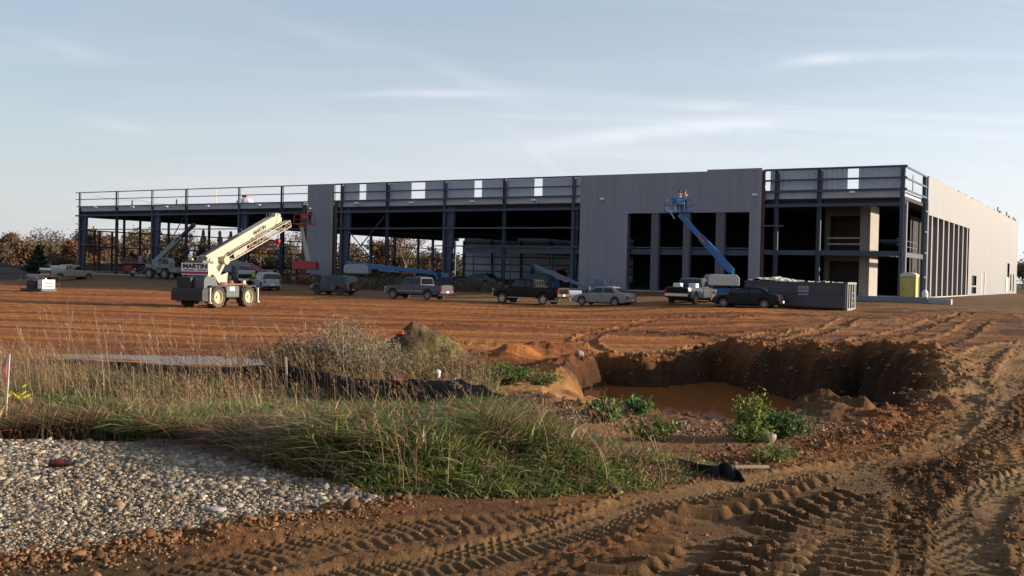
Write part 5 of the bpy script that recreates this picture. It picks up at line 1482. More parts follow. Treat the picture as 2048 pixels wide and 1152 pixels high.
# bottle
g = ground_hit(125, 939, True)
bt = empty('plastic_bottle', (g.x, g.y, g.z + .045), R(3), 'dark red-brown drink bottle lying on the cobbles', 'bottle')
b_ = nm(); b_.lathe([(0, -.105), (.026, -.105), (.031, -.098), (.032, -.06), (.030, -.055), (.032, -.05), (.032, .03), (.028, .055), (.016, .078), (.013, .082), (.013, .088)], (0, 0, 0), (1, 0, 0), 20)
b_.build('bottle_body', mat('brown_plastic', (.035, .012, .010), rough=.12, spec=.6), bt, smooth=True)
nm().lathe([(.0145, .084), (.0145, .100), (0, .100)], (0, 0, 0), (1, 0, 0), 14).build('cap', mat('black_cap', (.01, .01, .01), rough=.4), bt, smooth=True)
nm().lathe([(.0325, -.045), (.0328, -.044), (.0328, .02), (.0325, .021)], (0, 0, 0), (1, 0, 0), 20).build('bottle_band', mat('dark_red_label', (.12, .015, .012), rough=.5), bt, smooth=True)
# ------------------------------------------------------------------ vehicles (local frame: x forward, y left, z up)
m_glass = mat('car_glass', (.006, .008, .010), rough=.05, spec=.5)
m_tyre = mat('tyre_rubber', (.018, .018, .019), rough=.85, dirt=(.11, .07, .045), dirt_amt=.6, vscale=3)
m_rim = mat('alloy_rim', (.26, .26, .27), rough=.35, metal=.7)
m_black = mat('black_plastic', (.015, .015, .016), rough=.6)
m_chrome = mat('chrome', (.5, .5, .5), rough=.22, metal=1.0)
m_tail = mat('tail_lamp_red', (.16, .008, .010), rough=.2, spec=.6)
m_head = mat('head_lamp', (.55, .55, .53), rough=.15, spec=.6)
m_plate = mat('licence_plate', (.55, .56, .58), rough=.4)
m_under = mat('underbody', (.010, .010, .010), rough=.9)
HU = math.atan2(U2.y, U2.x); HV = math.atan2(V2.y, V2.x)
def paint(name, c, rough=.3, dirt=.2, metal=.0):
    return mat('paint_' + name, c, rough=rough, metal=metal, spec=.2 if 'black' in name or name == 'navy' else .45, coat=.0, dirt=(.04, .03, .022), dirt_amt=dirt, vscale=1.6)
def wheel(root, x, y, r, w, side, rim=m_rim, nsp=5):
    b = nm(); b.lathe([(r * .60, -w / 2), (r * .93, -w / 2), (r, -w * .36), (r, w * .36), (r * .93, w / 2), (r * .60, w / 2)], (x, y, r), (0, side, 0), 28)
    for i in range(22):
        t = 2 * math.pi * i / 22; b.box((x + math.cos(t) * r, y, r + math.sin(t) * r), (.02, w * .8, .035), Matrix.Rotation(-t, 3, 'Y'))
    o = b.build('wheel', m_tyre, root, smooth=True)
    b = nm(); yy = y + side * w * .30
    b.lathe([(r * .62, w * .18), (r * .60, w * .20), (r * .55, w * .16), (r * .53, -w * .05)], (x, yy, r), (0, side, 0), 24)
    b.cyl((x, yy - side * .03, r), (x, yy + side * w * .10, r), r * .14, r * .12, 10)
    for i in range(nsp):
        t = 2 * math.pi * i / nsp + .3; b.beam((x + math.cos(t) * r * .08, yy + side * .015, r + math.sin(t) * r * .08), (x + math.cos(t) * r * .57, yy + side * .02, r + math.sin(t) * r * .57), .03, r * .24, up=(0, 1, 0), h2=r * .2) if False else \
            b.beam((x + math.cos(t) * r * .08, yy + side * .012, r + math.sin(t) * r * .08), (x + math.cos(t) * r * .57, yy + side * .012, r + math.sin(t) * r * .57), r * .2, .03, up=(0, 1, 0))
    b.cyl((x, yy - side * .05, r), (x, yy - side * .045, r), r * .56, n=20)
    b.build('rim', rim, o, smooth=True)
    return o
def interp(tab, x):
    return float(np.interp(x, [t[0] for t in tab], [t[1] for t in tab]))
def vehicle(name, loc, rz, label, cat, pm, L, W, wb, wr, top, belt_w, gh, roofz, bot=.28, bed=None, axle=None, group='vehicles parked on the site', win=None, tint=m_glass, lamps=True, rimm=m_rim,
            nsp=5, archk=1.18, flare=None, seams=(), tumble=.13, ww=.22, hatch=False, two_tone=None, bumper_m=None, crown=.04):
    """top: table (x, z) of hood/belt/deck line from rear to front; gh: greenhouse (rear base x, rear roof x, front roof x, front base x)"""
    root = empty(name, loc, rz, label, cat, group)
    xr, xf = axle if axle else (-wb / 2, wb / 2); hl = L / 2
    st = sorted(set([round(v, 3) for v in list(np.linspace(-hl, hl, 34)) + [xr + a * wr * archk for a in (-1, -.97, -.9, -.75, -.5, -.25, 0, .25, .5, .75, .9, .97, 1)] + [xf + a * wr * archk for a in (-1, -.97, -.9, -.75, -.5, -.25, 0, .25, .5, .75, .9, .97, 1)] +
                    ([bed[0], bed[0] + .02, bed[1], bed[1] - .02] if bed else [])]))
    V = []; F = []
    for x in st:
        zt_ = interp(top, x); e = min(1, (hl - abs(x)) / .5); w_ = W / 2 * (1 - .16 * (1 - e) ** 2 - .02 * (abs(x) / hl) ** 2)
        zb_ = bot + .10 * (1 - min(1, (hl - abs(x)) / .35)) 
        arch = zb_
        for xc in (xr, xf):
            q = (x - xc) / (wr * archk)
            if abs(q) < 1: arch = max(arch, wr + wr * archk * math.sqrt(1 - q * q))
        arch = min(arch, zt_ - .12); inb = bed and bed[0] < x < bed[1]
        zm_ = arch + (zt_ - arch) * .45
        sh = .055
        if inb: ring = [(w_ * .96, arch), (w_, arch + .05), (w_ * 1.005, zm_), (w_ * .985, zt_ - sh), (w_ * .96, zt_), (w_ * .86, zt_), (w_ * .86, bed[2]), (0, bed[2])]
        else: ring = [(w_ * .95, arch), (w_, arch + .05), (w_ * 1.005, zm_), (w_ * .98, zt_ - sh), (w_ * .93, zt_), (w_ * .7, zt_ + crown * .6), (w_ * .35, zt_ + crown), (0, zt_ + crown)]
        full = ring + [(-a, z) for a, z in reversed(ring[:-1])]
        for a, z in full: V.append((x, a, z))
    k = 15
    for i in range(len(st) - 1):
        for j in range(k - 1): q = i * k + j; F.append((q, q + k, q + k + 1, q + 1))
        F.append((i * k + k - 1, (i + 1) * k + k - 1, (i + 1) * k, i * k))
    F.append(tuple(range(k))); F.append(tuple(reversed(range((len(st) - 1) * k, len(st) * k))))
    b = nm(); b.add(V, F); body = b.build('body', pm, root, smooth=True, sharp=32)
    def half_w(z, x=0):
        zb0 = interp(top, x)
        return W / 2 * (belt_w - tumble * (z - zb0) / max(.2, roofz - zb0))
    g0, g1, g2, g3 = gh
    zb_r, zb_f = interp(top, g0) - .02, interp(top, g3) - .02
    wr_ = W / 2 * (belt_w - tumble); 
    # greenhouse shell
    vs = []
    secs = [(g0, zb_r, W / 2 * belt_w), (g1, roofz - .06, wr_ + .02), (g1 + .10, roofz, wr_ - .05), ((g1 + g2) / 2, roofz + .035, wr_ - .04), (g2 - .12, roofz, wr_ - .05), (g2, roofz - .05, wr_ + .02), (g3, zb_f, W / 2 * belt_w)]
    b = nm(); V = []; F = []
    for (x, z, w_) in secs:
        zz0 = (interp(top, x) - .03)
        wbx = W / 2 * belt_w
        V += [(x, wbx, zz0), (x, w_, z), (x, 0, z + (.02 if z > roofz - .1 else 0)), (x, -w_, z), (x, -wbx, zz0)]
    for i in range(len(secs) - 1):
        for j in range(4): q = i * 5 + j; F.append((q, q + 5, q + 6, q + 1))
    F += [tuple(range(5)), tuple(reversed(range(30, 35)))]
    b.add(V, F); b.build('cab', pm if not two_tone else two_tone, root, smooth=True, sharp=40)
    # side windows (poly in x,z) slightly proud of the shell
    wins = win or []
    def yat(x, z):
        z0 = interp(top, x) - .03; zr = np.interp(x, [s_[0] for s_ in secs], [s_[1] for s_ in secs]); w_r = np.interp(x, [s_[0] for s_ in secs], [s_[2] for s_ in secs]); wbx = W / 2 * belt_w
        t = min(1, max(0, (z - z0) / max(.05, zr - z0))); return wbx + (w_r - wbx) * t
    for side in (1, -1):
        for poly in wins:
            b = nm(); n = len(poly)
            vs = [(x, side * (yat(x, z) + .012), z) for x, z in poly] + [(x, side * (yat(x, z) - .02), z) for x, z in poly]
            b.add(vs, [tuple(range(n)), tuple(reversed(range(n, 2 * n)))] + [(i, n + i, n + (i + 1) % n, (i + 1) % n) for i in range(n)])
            b.build('side_window', tint, root)
    def lerp3(a, b_, t): return tuple(a[i] + (b_[i] - a[i]) * t for i in range(3))
    def screen(nmz, xa, za, wa, xb, zb__, wb_, out):
        t0, t1 = .10, .90
        A = lerp3((xa, wa * .88, za), (xb, wb_ * .9, zb__), t0); B = lerp3((xa, wa * .88, za), (xb, wb_ * .9, zb__), t1)
        nx = out * abs(zb__ - za); nz = abs(xb - xa); l_ = math.hypot(nx, nz) + 1e-6; nx, nz = nx / l_ * .014, nz / l_ * .014
        V = [(A[0] + nx, A[1], A[2] + nz), (A[0] + nx, -A[1], A[2] + nz), (B[0] + nx, -B[1], B[2] + nz), (B[0] + nx, B[1], B[2] + nz)]
        V += [(v[0] - nx * 2.5, v[1], v[2] - nz * 2.5) for v in V]
        nm().add(V, [(0, 1, 2, 3), (7, 6, 5, 4), (0, 4, 5, 1), (1, 5, 6, 2), (2, 6, 7, 3), (3, 7, 4, 0)]).build(nmz, tint, root)
    screen('windshield', g3, zb_f + .03, W / 2 * belt_w, g2, roofz - .05, wr_ + .02, 1)
    if not hatch: screen('rear_window', g0, zb_r + .03, W / 2 * belt_w, g1, roofz - .06, wr_ + .02, -1)
    # wheels
    for x in (xr, xf):
        for s_ in (1, -1): wheel(root, x, s_ * (W / 2 - ww / 2 - .01), wr, ww, s_, rimm, nsp)
    nm().bx(-hl + .35, hl - .35, -W / 2 + .28, W / 2 - .28, bot - .06, bot + .35).build('underbody', m_under, root)
    for x in (xr, xf): nm().bx(x - wr * archk, x + wr * archk, -W / 2 + .27, W / 2 - .27, wr * .6, wr * 2.0 if wr * 2.0 < interp(top, x) - .14 else interp(top, x) - .14).build('wheel_well', m_under, root)
    # lamps, bumpers, mirrors, handles, door seams
    zr_, zf_ = interp(top, -hl + .05), interp(top, hl - .05)
    bmm = bumper_m or pm
    nm().bx(-hl - .07, -hl + .10, -W / 2 * .86, W / 2 * .86, bot + .12, bot + .34).build('bumper', bmm, root, bevel=.02)
    nm().bx(hl - .10, hl + .06, -W / 2 * .84, W / 2 * .84, bot + .08, bot + .32).build('bumper', bmm, root, bevel=.02)
    for s_ in (1, -1):
        if lamps:
            lh = .20 if not bed else .34
            lz = zr_ - .12 - lh / 2
            nm().box((-hl + .03, s_ * (W / 2 * .80), lz), (.12, W * .10, lh)).build('tail_lamp', m_tail, root, bevel=.015)
            nm().box((hl - .05, s_ * (W / 2 * .70), zf_ - .10), (.12, W * .16, .14)).build('head_lamp', m_head, root, bevel=.015)
        xm = g3 - .12
        nm().box((xm, s_ * (W / 2 * belt_w + .09), interp(top, xm) + .09), (.10, .17, .13)).build('mirror', m_black if pm is not None else pm, root, bevel=.02)
        for xs_ in seams:
            nm().box((xs_, s_ * (W / 2 * 1.001), (bot + interp(top, xs_)) / 2 + .02), (.012, .012, interp(top, xs_) - bot - .14)).build('door_seam', m_under, root)
        for xs_ in seams[:-1]:
            nm().box((xs_ + .14, s_ * (W / 2 + .005), interp(top, xs_) - .14), (.15, .03, .03)).build('door_handle', m_black, root)
    nm().bx(-hl - .085, -hl - .068, -.16, .16, bot + .16, bot + .31).build('licence_plate', m_plate, root)
    return root
def zoff(px, py):
    g = ground_hit(px, py); return g
def place(px, py, rz, ddx=0, ddy=0):
    """ground point below pixel, offset along heading axes"""
    g = ground_hit(px, py); x = g.x + math.cos(rz) * ddx - math.sin(rz) * ddy; y = g.y + math.sin(rz) * ddx + math.cos(rz) * ddy
    return (x, y, Hs(x, y))
def pickup(name_lab, px, py, rz, pm, ddx=0, ddy=0, L=5.7, W=1.98, k=1.0, lift=0.0, ext=True, rimm=m_rim, wr=.39, **kw):
    hl = L / 2; xr, xf = -hl + 1.25, hl - .95
    bz = 1.18 + lift; hz_ = 1.08 + lift; rf = 1.82 + lift
    cb = xf - 1.05 if True else 0     # windshield base
    g3 = xf - .55; g2 = g3 - .62; g1 = g2 - (1.55 if ext else .95); g0 = g1 - .10
    top = [(-hl, bz), (g0 - .01, bz), (g0, bz), (g3, bz - .02), (xf, hz_ + .03), (hl - .05, hz_ - .06), (hl, hz_ - .2)]
    zw0 = bz + .05; zw1 = rf - .12
    d_ = g1 + .62 if ext else g1 + .05
    win = [[(d_ + .06, zw0), (g3 - .12, zw0), (g2 + .02, zw1), (d_ + .06, zw1)]]
    if ext: win.append([(g1 + .10, zw0), (d_ - .02, zw0), (d_ - .02, zw1), (g1 + .12, zw1)])
    r = vehicle('pickup_truck', place(px, py, rz, ddx, ddy), rz, name_lab, 'pickup truck', pm, L, W, 0, wr, top, .94, (g0, g1, g2, g3), rf, bot=.42 + lift * .8, bed=(-hl + .07, g0 - .08, .72 + lift), axle=(xr, xf), win=win,
                seams=(g1 + .58 if ext else g1 + .02, g3 - .10), ww=.26, rimm=rimm, archk=1.16, bumper_m=kw.pop('bumper', m_chrome), tumble=.15, **kw)
    return r, dict(hl=hl, bz=bz, g0=g0, g1=g1, g2=g2, g3=g3, rf=rf, W=W, xf=xf, xr=xr)
def sedan(name, lab, cat, px, py, rz, pm, ddx=0, ddy=0, L=4.6, W=1.76, h=1.40, wr=.31, **kw):
    hl = L / 2; xr, xf = -hl + .98, hl - .92
    g0, g1, g2, g3 = -hl + .52, -hl + 1.22, .30, 1.08
    top = [(-hl, .72), (-hl + .06, .90), (-hl + .45, .96), (g0 + .5, .94), (g3, .90), (g3 + .3, .84), (hl - .35, .72), (hl - .05, .60), (hl, .5)]
    zw0 = .97; zw1 = h - .09
    win = [[(-.28, zw0), (.86, zw0 - .02), (.32, zw1 - .02), (-.26, zw1)], [(-1.25, zw0 + .01), (-.36, zw0), (-.34, zw1), (-.98, zw1 - .02)]]
    return vehicle(name, place(px, py, rz, ddx, ddy), rz, lab, cat, pm, L, W, 0, wr, top, .90, (g0, g1, g2, g3), h, bot=.22, axle=(xr, xf), win=win, seams=(-1.28, -.32, .85), tumble=.20, ww=.2, **kw)
def suv(name, lab, cat, px, py, rz, pm, ddx=0, ddy=0, L=4.6, W=1.82, h=1.72, wr=.36, hatch=False, **kw):
    hl = L / 2; xr, xf = -hl + .85, hl - .88
    g0, g1, g2, g3 = -hl + .05, -hl + .32, .55, 1.22
    top = [(-hl, .95), (-hl + .03, 1.02), (g3, 1.02), (g3 + .3, .97), (hl - .1, .86), (hl, .7)]
    zw0 = 1.09; zw1 = h - .12
    win = [[(-.05, zw0), (1.0, zw0), (.56, zw1), (-.03, zw1)], [(-1.0, zw0), (-.13, zw0), (-.12, zw1), (-.98, zw1)], [(-hl + .28, zw0), (-1.1, zw0), (-1.08, zw1), (-hl + .42, zw1)]]
    return vehicle(name, place(px, py, rz, ddx, ddy), rz, lab, cat, pm, L, W, 0, wr, top, .93, (g0, g1, g2, g3), h, bot=.30, axle=(xr, xf), win=win, seams=(-1.06, -.09, 1.0), tumble=.12, ww=.23, hatch=hatch, **kw)

# --- the parked row; px,py is the ground under the near rear wheel
p_silver = paint('pale_gold', (.22, .20, .165)); p_grey = paint('grey_blue', (.055, .062, .078)); p_black = paint('black', (.003, .003, .004), dirt=.08)
p_sed = paint('silver', (.21, .205, .215)); p_navy = paint('navy', (.006, .007, .012), dirt=.1); p_green = paint('dark_green', (.014, .026, .030), dirt=.3)
p_jeep = paint('dull_green', (.020, .025, .028), dirt=.5); p_white = paint('white_silver', (.27, .29, .32)); p_red = paint('dark_red', (.22, .016, .04)); p_dblue = paint('dark_truck', (.035, .038, .05))
W_ = .85   # near wheel is W_ m to the left of the centre line for vehicles heading along U
def near_rear(px, py, rz, back, half, side):
    """pixel of a near rear wheel contact -> vehicle centre offsets"""
    return dict(px=px, py=py, rz=rz, ddx=back, ddy=side * half)
# heading U: their left side faces the camera, so the centre is to the right (negative y) of the near wheels
r, q = pickup('grey extended-cab pickup with silver side moulding, second vehicle from the left in the parked row', 856, 600, HU, p_grey, ddx=1.60, ddy=-.85)
for s_ in (1, -1): nm().bx(q['xr'] + .5, q['xf'] - .5, s_ * (q['W'] / 2 - .003), s_ * (q['W'] / 2 + .014), .66, .74).build('side_moulding', m_rim, r)
nm().bx(-q['hl'] - .02, -q['hl'] - .005, -.82, .82, .66, 1.12).build('tailgate', p_grey, r)
r, q = pickup('big black lifted pickup with chrome tailgate trim, in the middle of the parked row', 1087, 610.5, HU, p_black, ddx=1.70, ddy=-.85, L=5.9, W=2.02, lift=.14, wr=.43, rimm=m_chrome)
nm().bx(-q['hl'] - .02, -q['hl'] - .005, -.80, .80, .86, 1.26).build('tailgate', p_black, r)
nm().bx(-q['hl'] - .035, -q['hl'] - .022, -.86, .86, 1.24, 1.30).build('tailgate_trim', m_chrome, r)
nm().bx(q['xr'] + .6, q['xf'] - .6, q['W'] / 2 - .02, q['W'] / 2 + .10, .50, .55).build('side_step', m_chrome, r)
# chrome framed rear window of the cab
for a, b_ in (((-.62, .0), (.62, .0)), ((-.62, .42), (.62, .42)), ((-.62, 0), (-.62, .42)), ((.62, 0), (.62, .42)), ((-.2, 0), (-.2, .42)), ((.2, 0), (.2, .42))):
    nm().beam((q['g0'] - .05 + .09 * a[1], a[0], q['bz'] + .12 + a[1]), (q['g0'] - .05 + .09 * b_[1], b_[0], q['bz'] + .12 + b_[1]), .03, .03).build('window_trim', m_chrome, r)
sedan('sedan', 'silver four-door sedan, its sunlit tail towards the right, beside the black pickup', 'car', 1230, 611.5, HU, p_sed, ddx=1.32, ddy=-.76, rimm=mat('hub_cap', (.22, .22, .22), rough=.5), nsp=9)
r = sedan('sedan', 'dark navy sedan parked in front of the long roll-off dumpster', 'car', 1527, 617, HU, p_navy, ddx=1.32, ddy=-.76, L=4.7, h=1.36)
sedan('sedan', 'dark green four-door sedan standing behind the parked row, near the open bays', 'car', 971, 575.5, HU, p_green, ddx=1.35, ddy=-.78, L=4.8, h=1.42)
r = suv('jeep', 'dull dark off-road wagon with a spare wheel on its tail, leftmost in the parked row', 'off-road car', 679, 591, HU, p_jeep, ddx=1.3, ddy=-.78, L=4.3, W=1.75, h=1.70, rimm=mat('dull_rim', (.05, .05, .05), rough=.6))
o = wheel(r, 0, 0, .34, .22, 1, mat('dull_rim', (.05, .05, .05))); o.name = 'spare_wheel'; o.rotation_euler = (0, 0, R(90)); o.location = (-2.15 - .16, -.1, .55)
o.name = 'spare_wheel'
# pale patches on the jeep doors
for (x0, x1, z0, z1) in ((-.75, -.25, .5, .85), (-1.75, -1.35, .75, .95)):
    nm().bx(x0, x1, .865, .882, z0, z1).build('mud_patch', mat('dry_mud', (.12, .10, .07), rough=.9, var=.3), r)
r = suv('suv', 'dark red SUV with its tailgate lifted open, behind the black pickup', 'SUV', 1097, 576, HU, p_red, ddx=1.35, ddy=-.8, L=5.1, W=1.95, h=1.88, wr=.38, hatch=True, lamps=False)
nm().bx(-2.62, -2.50, -.75, .75, .55, 1.55).build('cargo_opening', m_under, r)
nm().beam((-2.35, 0, 1.88), (-3.25, 0, 2.02), 1.55, .06).build('tailgate', p_red, r)
nm().ball((-2.6, -.1, .95), .28, 8, 6, (.5, 1, 1)).build('cargo_bag', mat('grey_bag', (.2, .2, .18), rough=.8), r)
for s_ in (1, -1): nm().bx(-2.56, -2.48, s_ * .80, s_ * .93, .85, 1.05).build('tail_lamp', m_plate, r)
# white SUV seen from behind
hw = HU - R(31)
r = suv('suv', 'white-silver SUV seen from behind beside the big white crane', 'SUV', 547, 581, R(90) + R(28), p_white, ddx=1.4, ddy=.35, L=4.5, W=1.82, h=1.68)
for s_ in (1, -1): nm().bx(-2.28, -2.10, s_ * .74, s_ * .85, 1.05, 1.5).build('tail_lamp', m_tail, r)
# pickup seen from behind with white boxes in the bed, heading V
r, q = pickup('dark pickup seen from behind with white boxes in its bed, right of the silver sedan', 1389, 609, HV, p_dblue, ddx=1.6, ddy=.88, W=2.0, ext=False)
nm().bx(-q['hl'] - .03, -q['hl'] - .008, -.84, .84, .66, 1.14).build('tailgate', p_black, r)
for (y_, lab) in ((.62, 'square white box on the left side of the pickup bed'), (-.55, 'white box on the right side of the pickup bed')):
    p_ = Matrix.Translation(r.location) @ Matrix.Rotation(HV, 4, 'Z') @ Vector((-1.0, y_, .74))
    e_ = empty('toolbox', p_, HV, lab, 'box'); nm().bx(-.3, .3, -.28, .28, 0, .72).build('case', m_white, e_, bevel=.03); nm().bx(-.31, .31, -.29, .29, .60, .63).build('lid_seam', m_rim, e_)
# left silver pickup, heading V (its right side faces the camera)
r, q = pickup('pale gold extended-cab pickup far at the left beside the open end of the steel frame', 122, 562, HV, p_silver, ddx=1.6, ddy=.88, L=6.0)
nm().bx(-q['hl'] - .55, -q['hl'], -.8, .8, 1.0, 1.05).build('tailgate', p_silver, r)
nm().beam((-q['hl'] + .1, 0, 1.28), (-q['hl'] - .2, 0, 1.3), 1.7, .25).build('tool_chest', m_white, r)
nm().bx(-q['hl'] + .2, q['g0'] - .2, -.93, .93, 1.18, 1.30).build('bed_cover', mat('tonneau', (.30, .30, .29), rough=.4), r)
nm().bx(-q['hl'] + 1.2, q['g0'] - .12, -.9, .9, 1.30, 1.72).build('cap', mat('pale_cap', (.45, .45, .43), rough=.25, spec=.6), r, bevel=.06)

# ------------------------------------------------------------------ dumpster
g = ground_hit(1690, 622); DZ = g.z
def roll_off(loc):
    t = empty('roll_off_dumpster', loc, RZ, 'long dark grey roll-off dumpster heaped with pale debris, right of the navy sedan', 'dumpster')
    mb = mat('dumpster_grey', (.042, .048, .062), rough=.5, var=.2, vscale=1.2, dirt=(.12, .07, .04), dirt_amt=.4); ml = mat('dumpster_frame', (.17, .18, .175), rough=.55, var=.12, vscale=1.2)
    L, W, h = 6.9, 2.35, 1.75
    nm().bx(-L, 0, -.04, .04, .18, h).build('side_wall', mb, t)
    nm().bx(-L, 0, W - .04, W + .04, .18, h).build('side_wall', mb, t)
    nm().bx(-L, -L + .08, .04, W - .04, .18, h).build('front_wall', mb, t)
    nm().bx(-.10, -.02, .04, W - .04, .18, h - .1).build('rear_door_sheet', mb, t)
    nm().bx(-L, 0, .04, W - .04, .14, .22).build('floor', mb, t)
    for y_ in (-.03, W + .03): nm().bx(-L - .03, .02, y_ - .06, y_ + .06, h, h + .12).build('top_rail', mb, t)
    for z_ in (.25, h * .62): nm().bx(-L, 0, -.085, -.041, z_, z_ + .10).build('side_rib', mb, t)
    nm().bx(-.14, .03, -.11, -.045, .1, h).build('side_rib', mb, t)
    for y0 in (0.0, .55, 1.22, 1.85, W - .16): nm().bx(.02, .14, y0, y0 + .16, .1, h + .02).build('door_post', ml, t)
    nm().bx(.02, .16, -.05, W + .05, h + .02, h + .16).build('door_rail', ml, t); nm().bx(.02, .16, -.05, W + .05, 0.02, .18).build('door_rail', ml, t)
    for z_ in (.45, .8, 1.15): nm().bx(.0, .10, 1.3, 1.9, z_, z_ + .07).build('door_rail', ml, t)
    nm().bx(-3.15, -2.45, -.048, -.043, .98, 1.58).build('notice_sign', mat('notice_board', (.30, .30, .34), rough=.5), t)
    nm().bx(-3.10, -2.50, -.0535, -.0485, 1.28, 1.52).build('notice_print', mat('notice_print', (.20, .12, .17), rough=.5), t)
    # skid and ground rails
    for y_ in (.6, W - .6): nm().bx(-L, -.2, y_ - .06, y_ + .06, 0, .14).build('skid', m_red, t)
    return t
L_ = 0
dl = empty('tmp', (0, 0, 0)); bpy.data.objects.remove(dl)
dump = roll_off((g.x, g.y, DZ))
# debris heaped inside (pale sheets and bags)
rg = np.random.default_rng(77); bm_ = nm()
vs = []; fs = []; nx_, ny_ = 46, 14
for i in range(nx_):
    for j in range(ny_):
        u = i / (nx_ - 1); v = j / (ny_ - 1)
        z_ = 1.80 + .26 * math.exp(-((u - .30) / .16) ** 2) * math.sin(math.pi * v) ** .5 + .16 * (float(vnoise(np.array([i * .55]), np.array([j * .6]), 5)[0]) - .3) + .08 * rg.random() + .14 * math.exp(-((u - .12) / .1) ** 2)
        vs.append((-6.75 + 6.5 * u, .1 + 2.15 * v, z_))
for i in range(nx_ - 1):
    for j in range(ny_ - 1): q_ = i * ny_ + j; fs.append((q_, q_ + ny_, q_ + ny_ + 1, q_ + 1))
o = link_mesh('debris_heap', vs, fs, mat('pale_debris', (.42, .40, .36), rough=.8, var=.5, vscale=2.2, bump=.6, bscale=5)); o.location = (g.x, g.y, DZ); o.rotation_euler = (0, 0, RZ)
tag(o, 'rumpled heap of pale plastic, foam and board scraps filling the dumpster', 'debris', kind='stuff')
# ------------------------------------------------------------------ portable toilet
g = ground_hit(1815, 604); 
pt = empty('portable_toilet', (g.x, g.y, g.z + .02), RZ, 'yellow portable toilet with a pale rounded roof at the open corner of the building', 'portable toilet')
my = mat('toilet_yellow', (.46, .38, .10), rough=.45, var=.08, vscale=2, dirt=(.2, .14, .08), dirt_amt=.3); mwf = mat('toilet_roof', (.55, .52, .44), rough=.4)
w_, dpt, hh = 1.12, 1.16, 2.0
nm().bx(-w_ / 2, w_ / 2, 0, dpt, .12, hh).build('cabin', my, pt, bevel=.03)
nm().bx(-w_ / 2 - .05, w_ / 2 + .05, -.05, dpt + .05, 0, .12).build('base', m_conc, pt)
nm().bx(-.40, .40, -.035, -.002, .18, 1.88).build('door', my, pt, bevel=.01)
nm().bx(-.34, -.28, -.05, -.036, .95, 1.1).build('door_latch', m_black, pt)
nm().bx(-.10, .22, -.042, -.037, 1.35, 1.62).build('door_decal', mat('faded_decal', (.45, .40, .16), rough=.5), pt)
for x_ in (-w_ / 2, w_ / 2): 
    for y_ in (0, dpt): nm().bx(x_ - .035, x_ + .035, y_ - .035, y_ + .035, .12, hh).build('corner_trim', my, pt)
for z_ in (.5, .9, 1.3, 1.7): nm().bx(w_ / 2, w_ / 2 + .02, .12, dpt - .12, z_, z_ + .05).build('side_rib', my, pt)
b = nm(); pr = [(-w_ / 2 - .06, 0)] + [(-(w_ / 2 + .06) * math.cos(t), .06 + .26 * math.sin(t)) for t in np.linspace(0, math.pi, 14)] + [(w_ / 2 + .06, 0)]
b.prism(pr, -.07, dpt + .07, lambda a, z, w: Vector((a, w, hh + z))); b.build('roof', mwf, pt, smooth=True)
nm().cyl((.3, .9, hh + .1), (.3, .9, hh + .55), .04).build('vent_pipe', m_black, pt)
g = ground_hit(1850, 600)
o = nm().ball((0, 0, .42), .45, 10, 8, (.6, .6, 1)).build('white_bag', m_white, None, smooth=True); o.location = (g.x + .3, g.y + .8, g.z); tag(o, 'white wrapped bag on the ground just right of the yellow toilet', 'bag')
# ------------------------------------------------------------------ people
def skin_obj(name, pts, edges, rads, m, parent, sub=1, root=0):
    me = bpy.data.meshes.new(name); me.from_pydata([tuple(p) for p in pts], edges, []); me.update()
    o = bpy.data.objects.new(name, me); col.objects.link(o); o.parent = parent; me.materials.append(m)
    sk = o.modifiers.new('skin', 'SKIN'); lay = me.skin_vertices[0] if me.skin_vertices else me.skin_vertices.new()
    if not me.skin_vertices: me.skin_vertices.new()
    for i, r_ in enumerate(rads):
        r_ = r_ if isinstance(r_, tuple) else (r_, r_)
        me.skin_vertices[0].data[i].radius = r_; me.skin_vertices[0].data[i].use_root = (i == root)
    sk.use_smooth_shade = True
    sb = o.modifiers.new('sub', 'SUBSURF'); sb.levels = sub; sb.render_levels = sub
    dg = bpy.context.evaluated_depsgraph_get(); dg.update()
    m2 = bpy.data.meshes.new_from_object(o.evaluated_get(dg)); o.modifiers.clear(); o.data = m2
    for p in m2.polygons: p.use_smooth = True
    m2.materials.clear(); m2.materials.append(m)
    return o
m_skin = mat('skin', (.30, .17, .12), rough=.55)
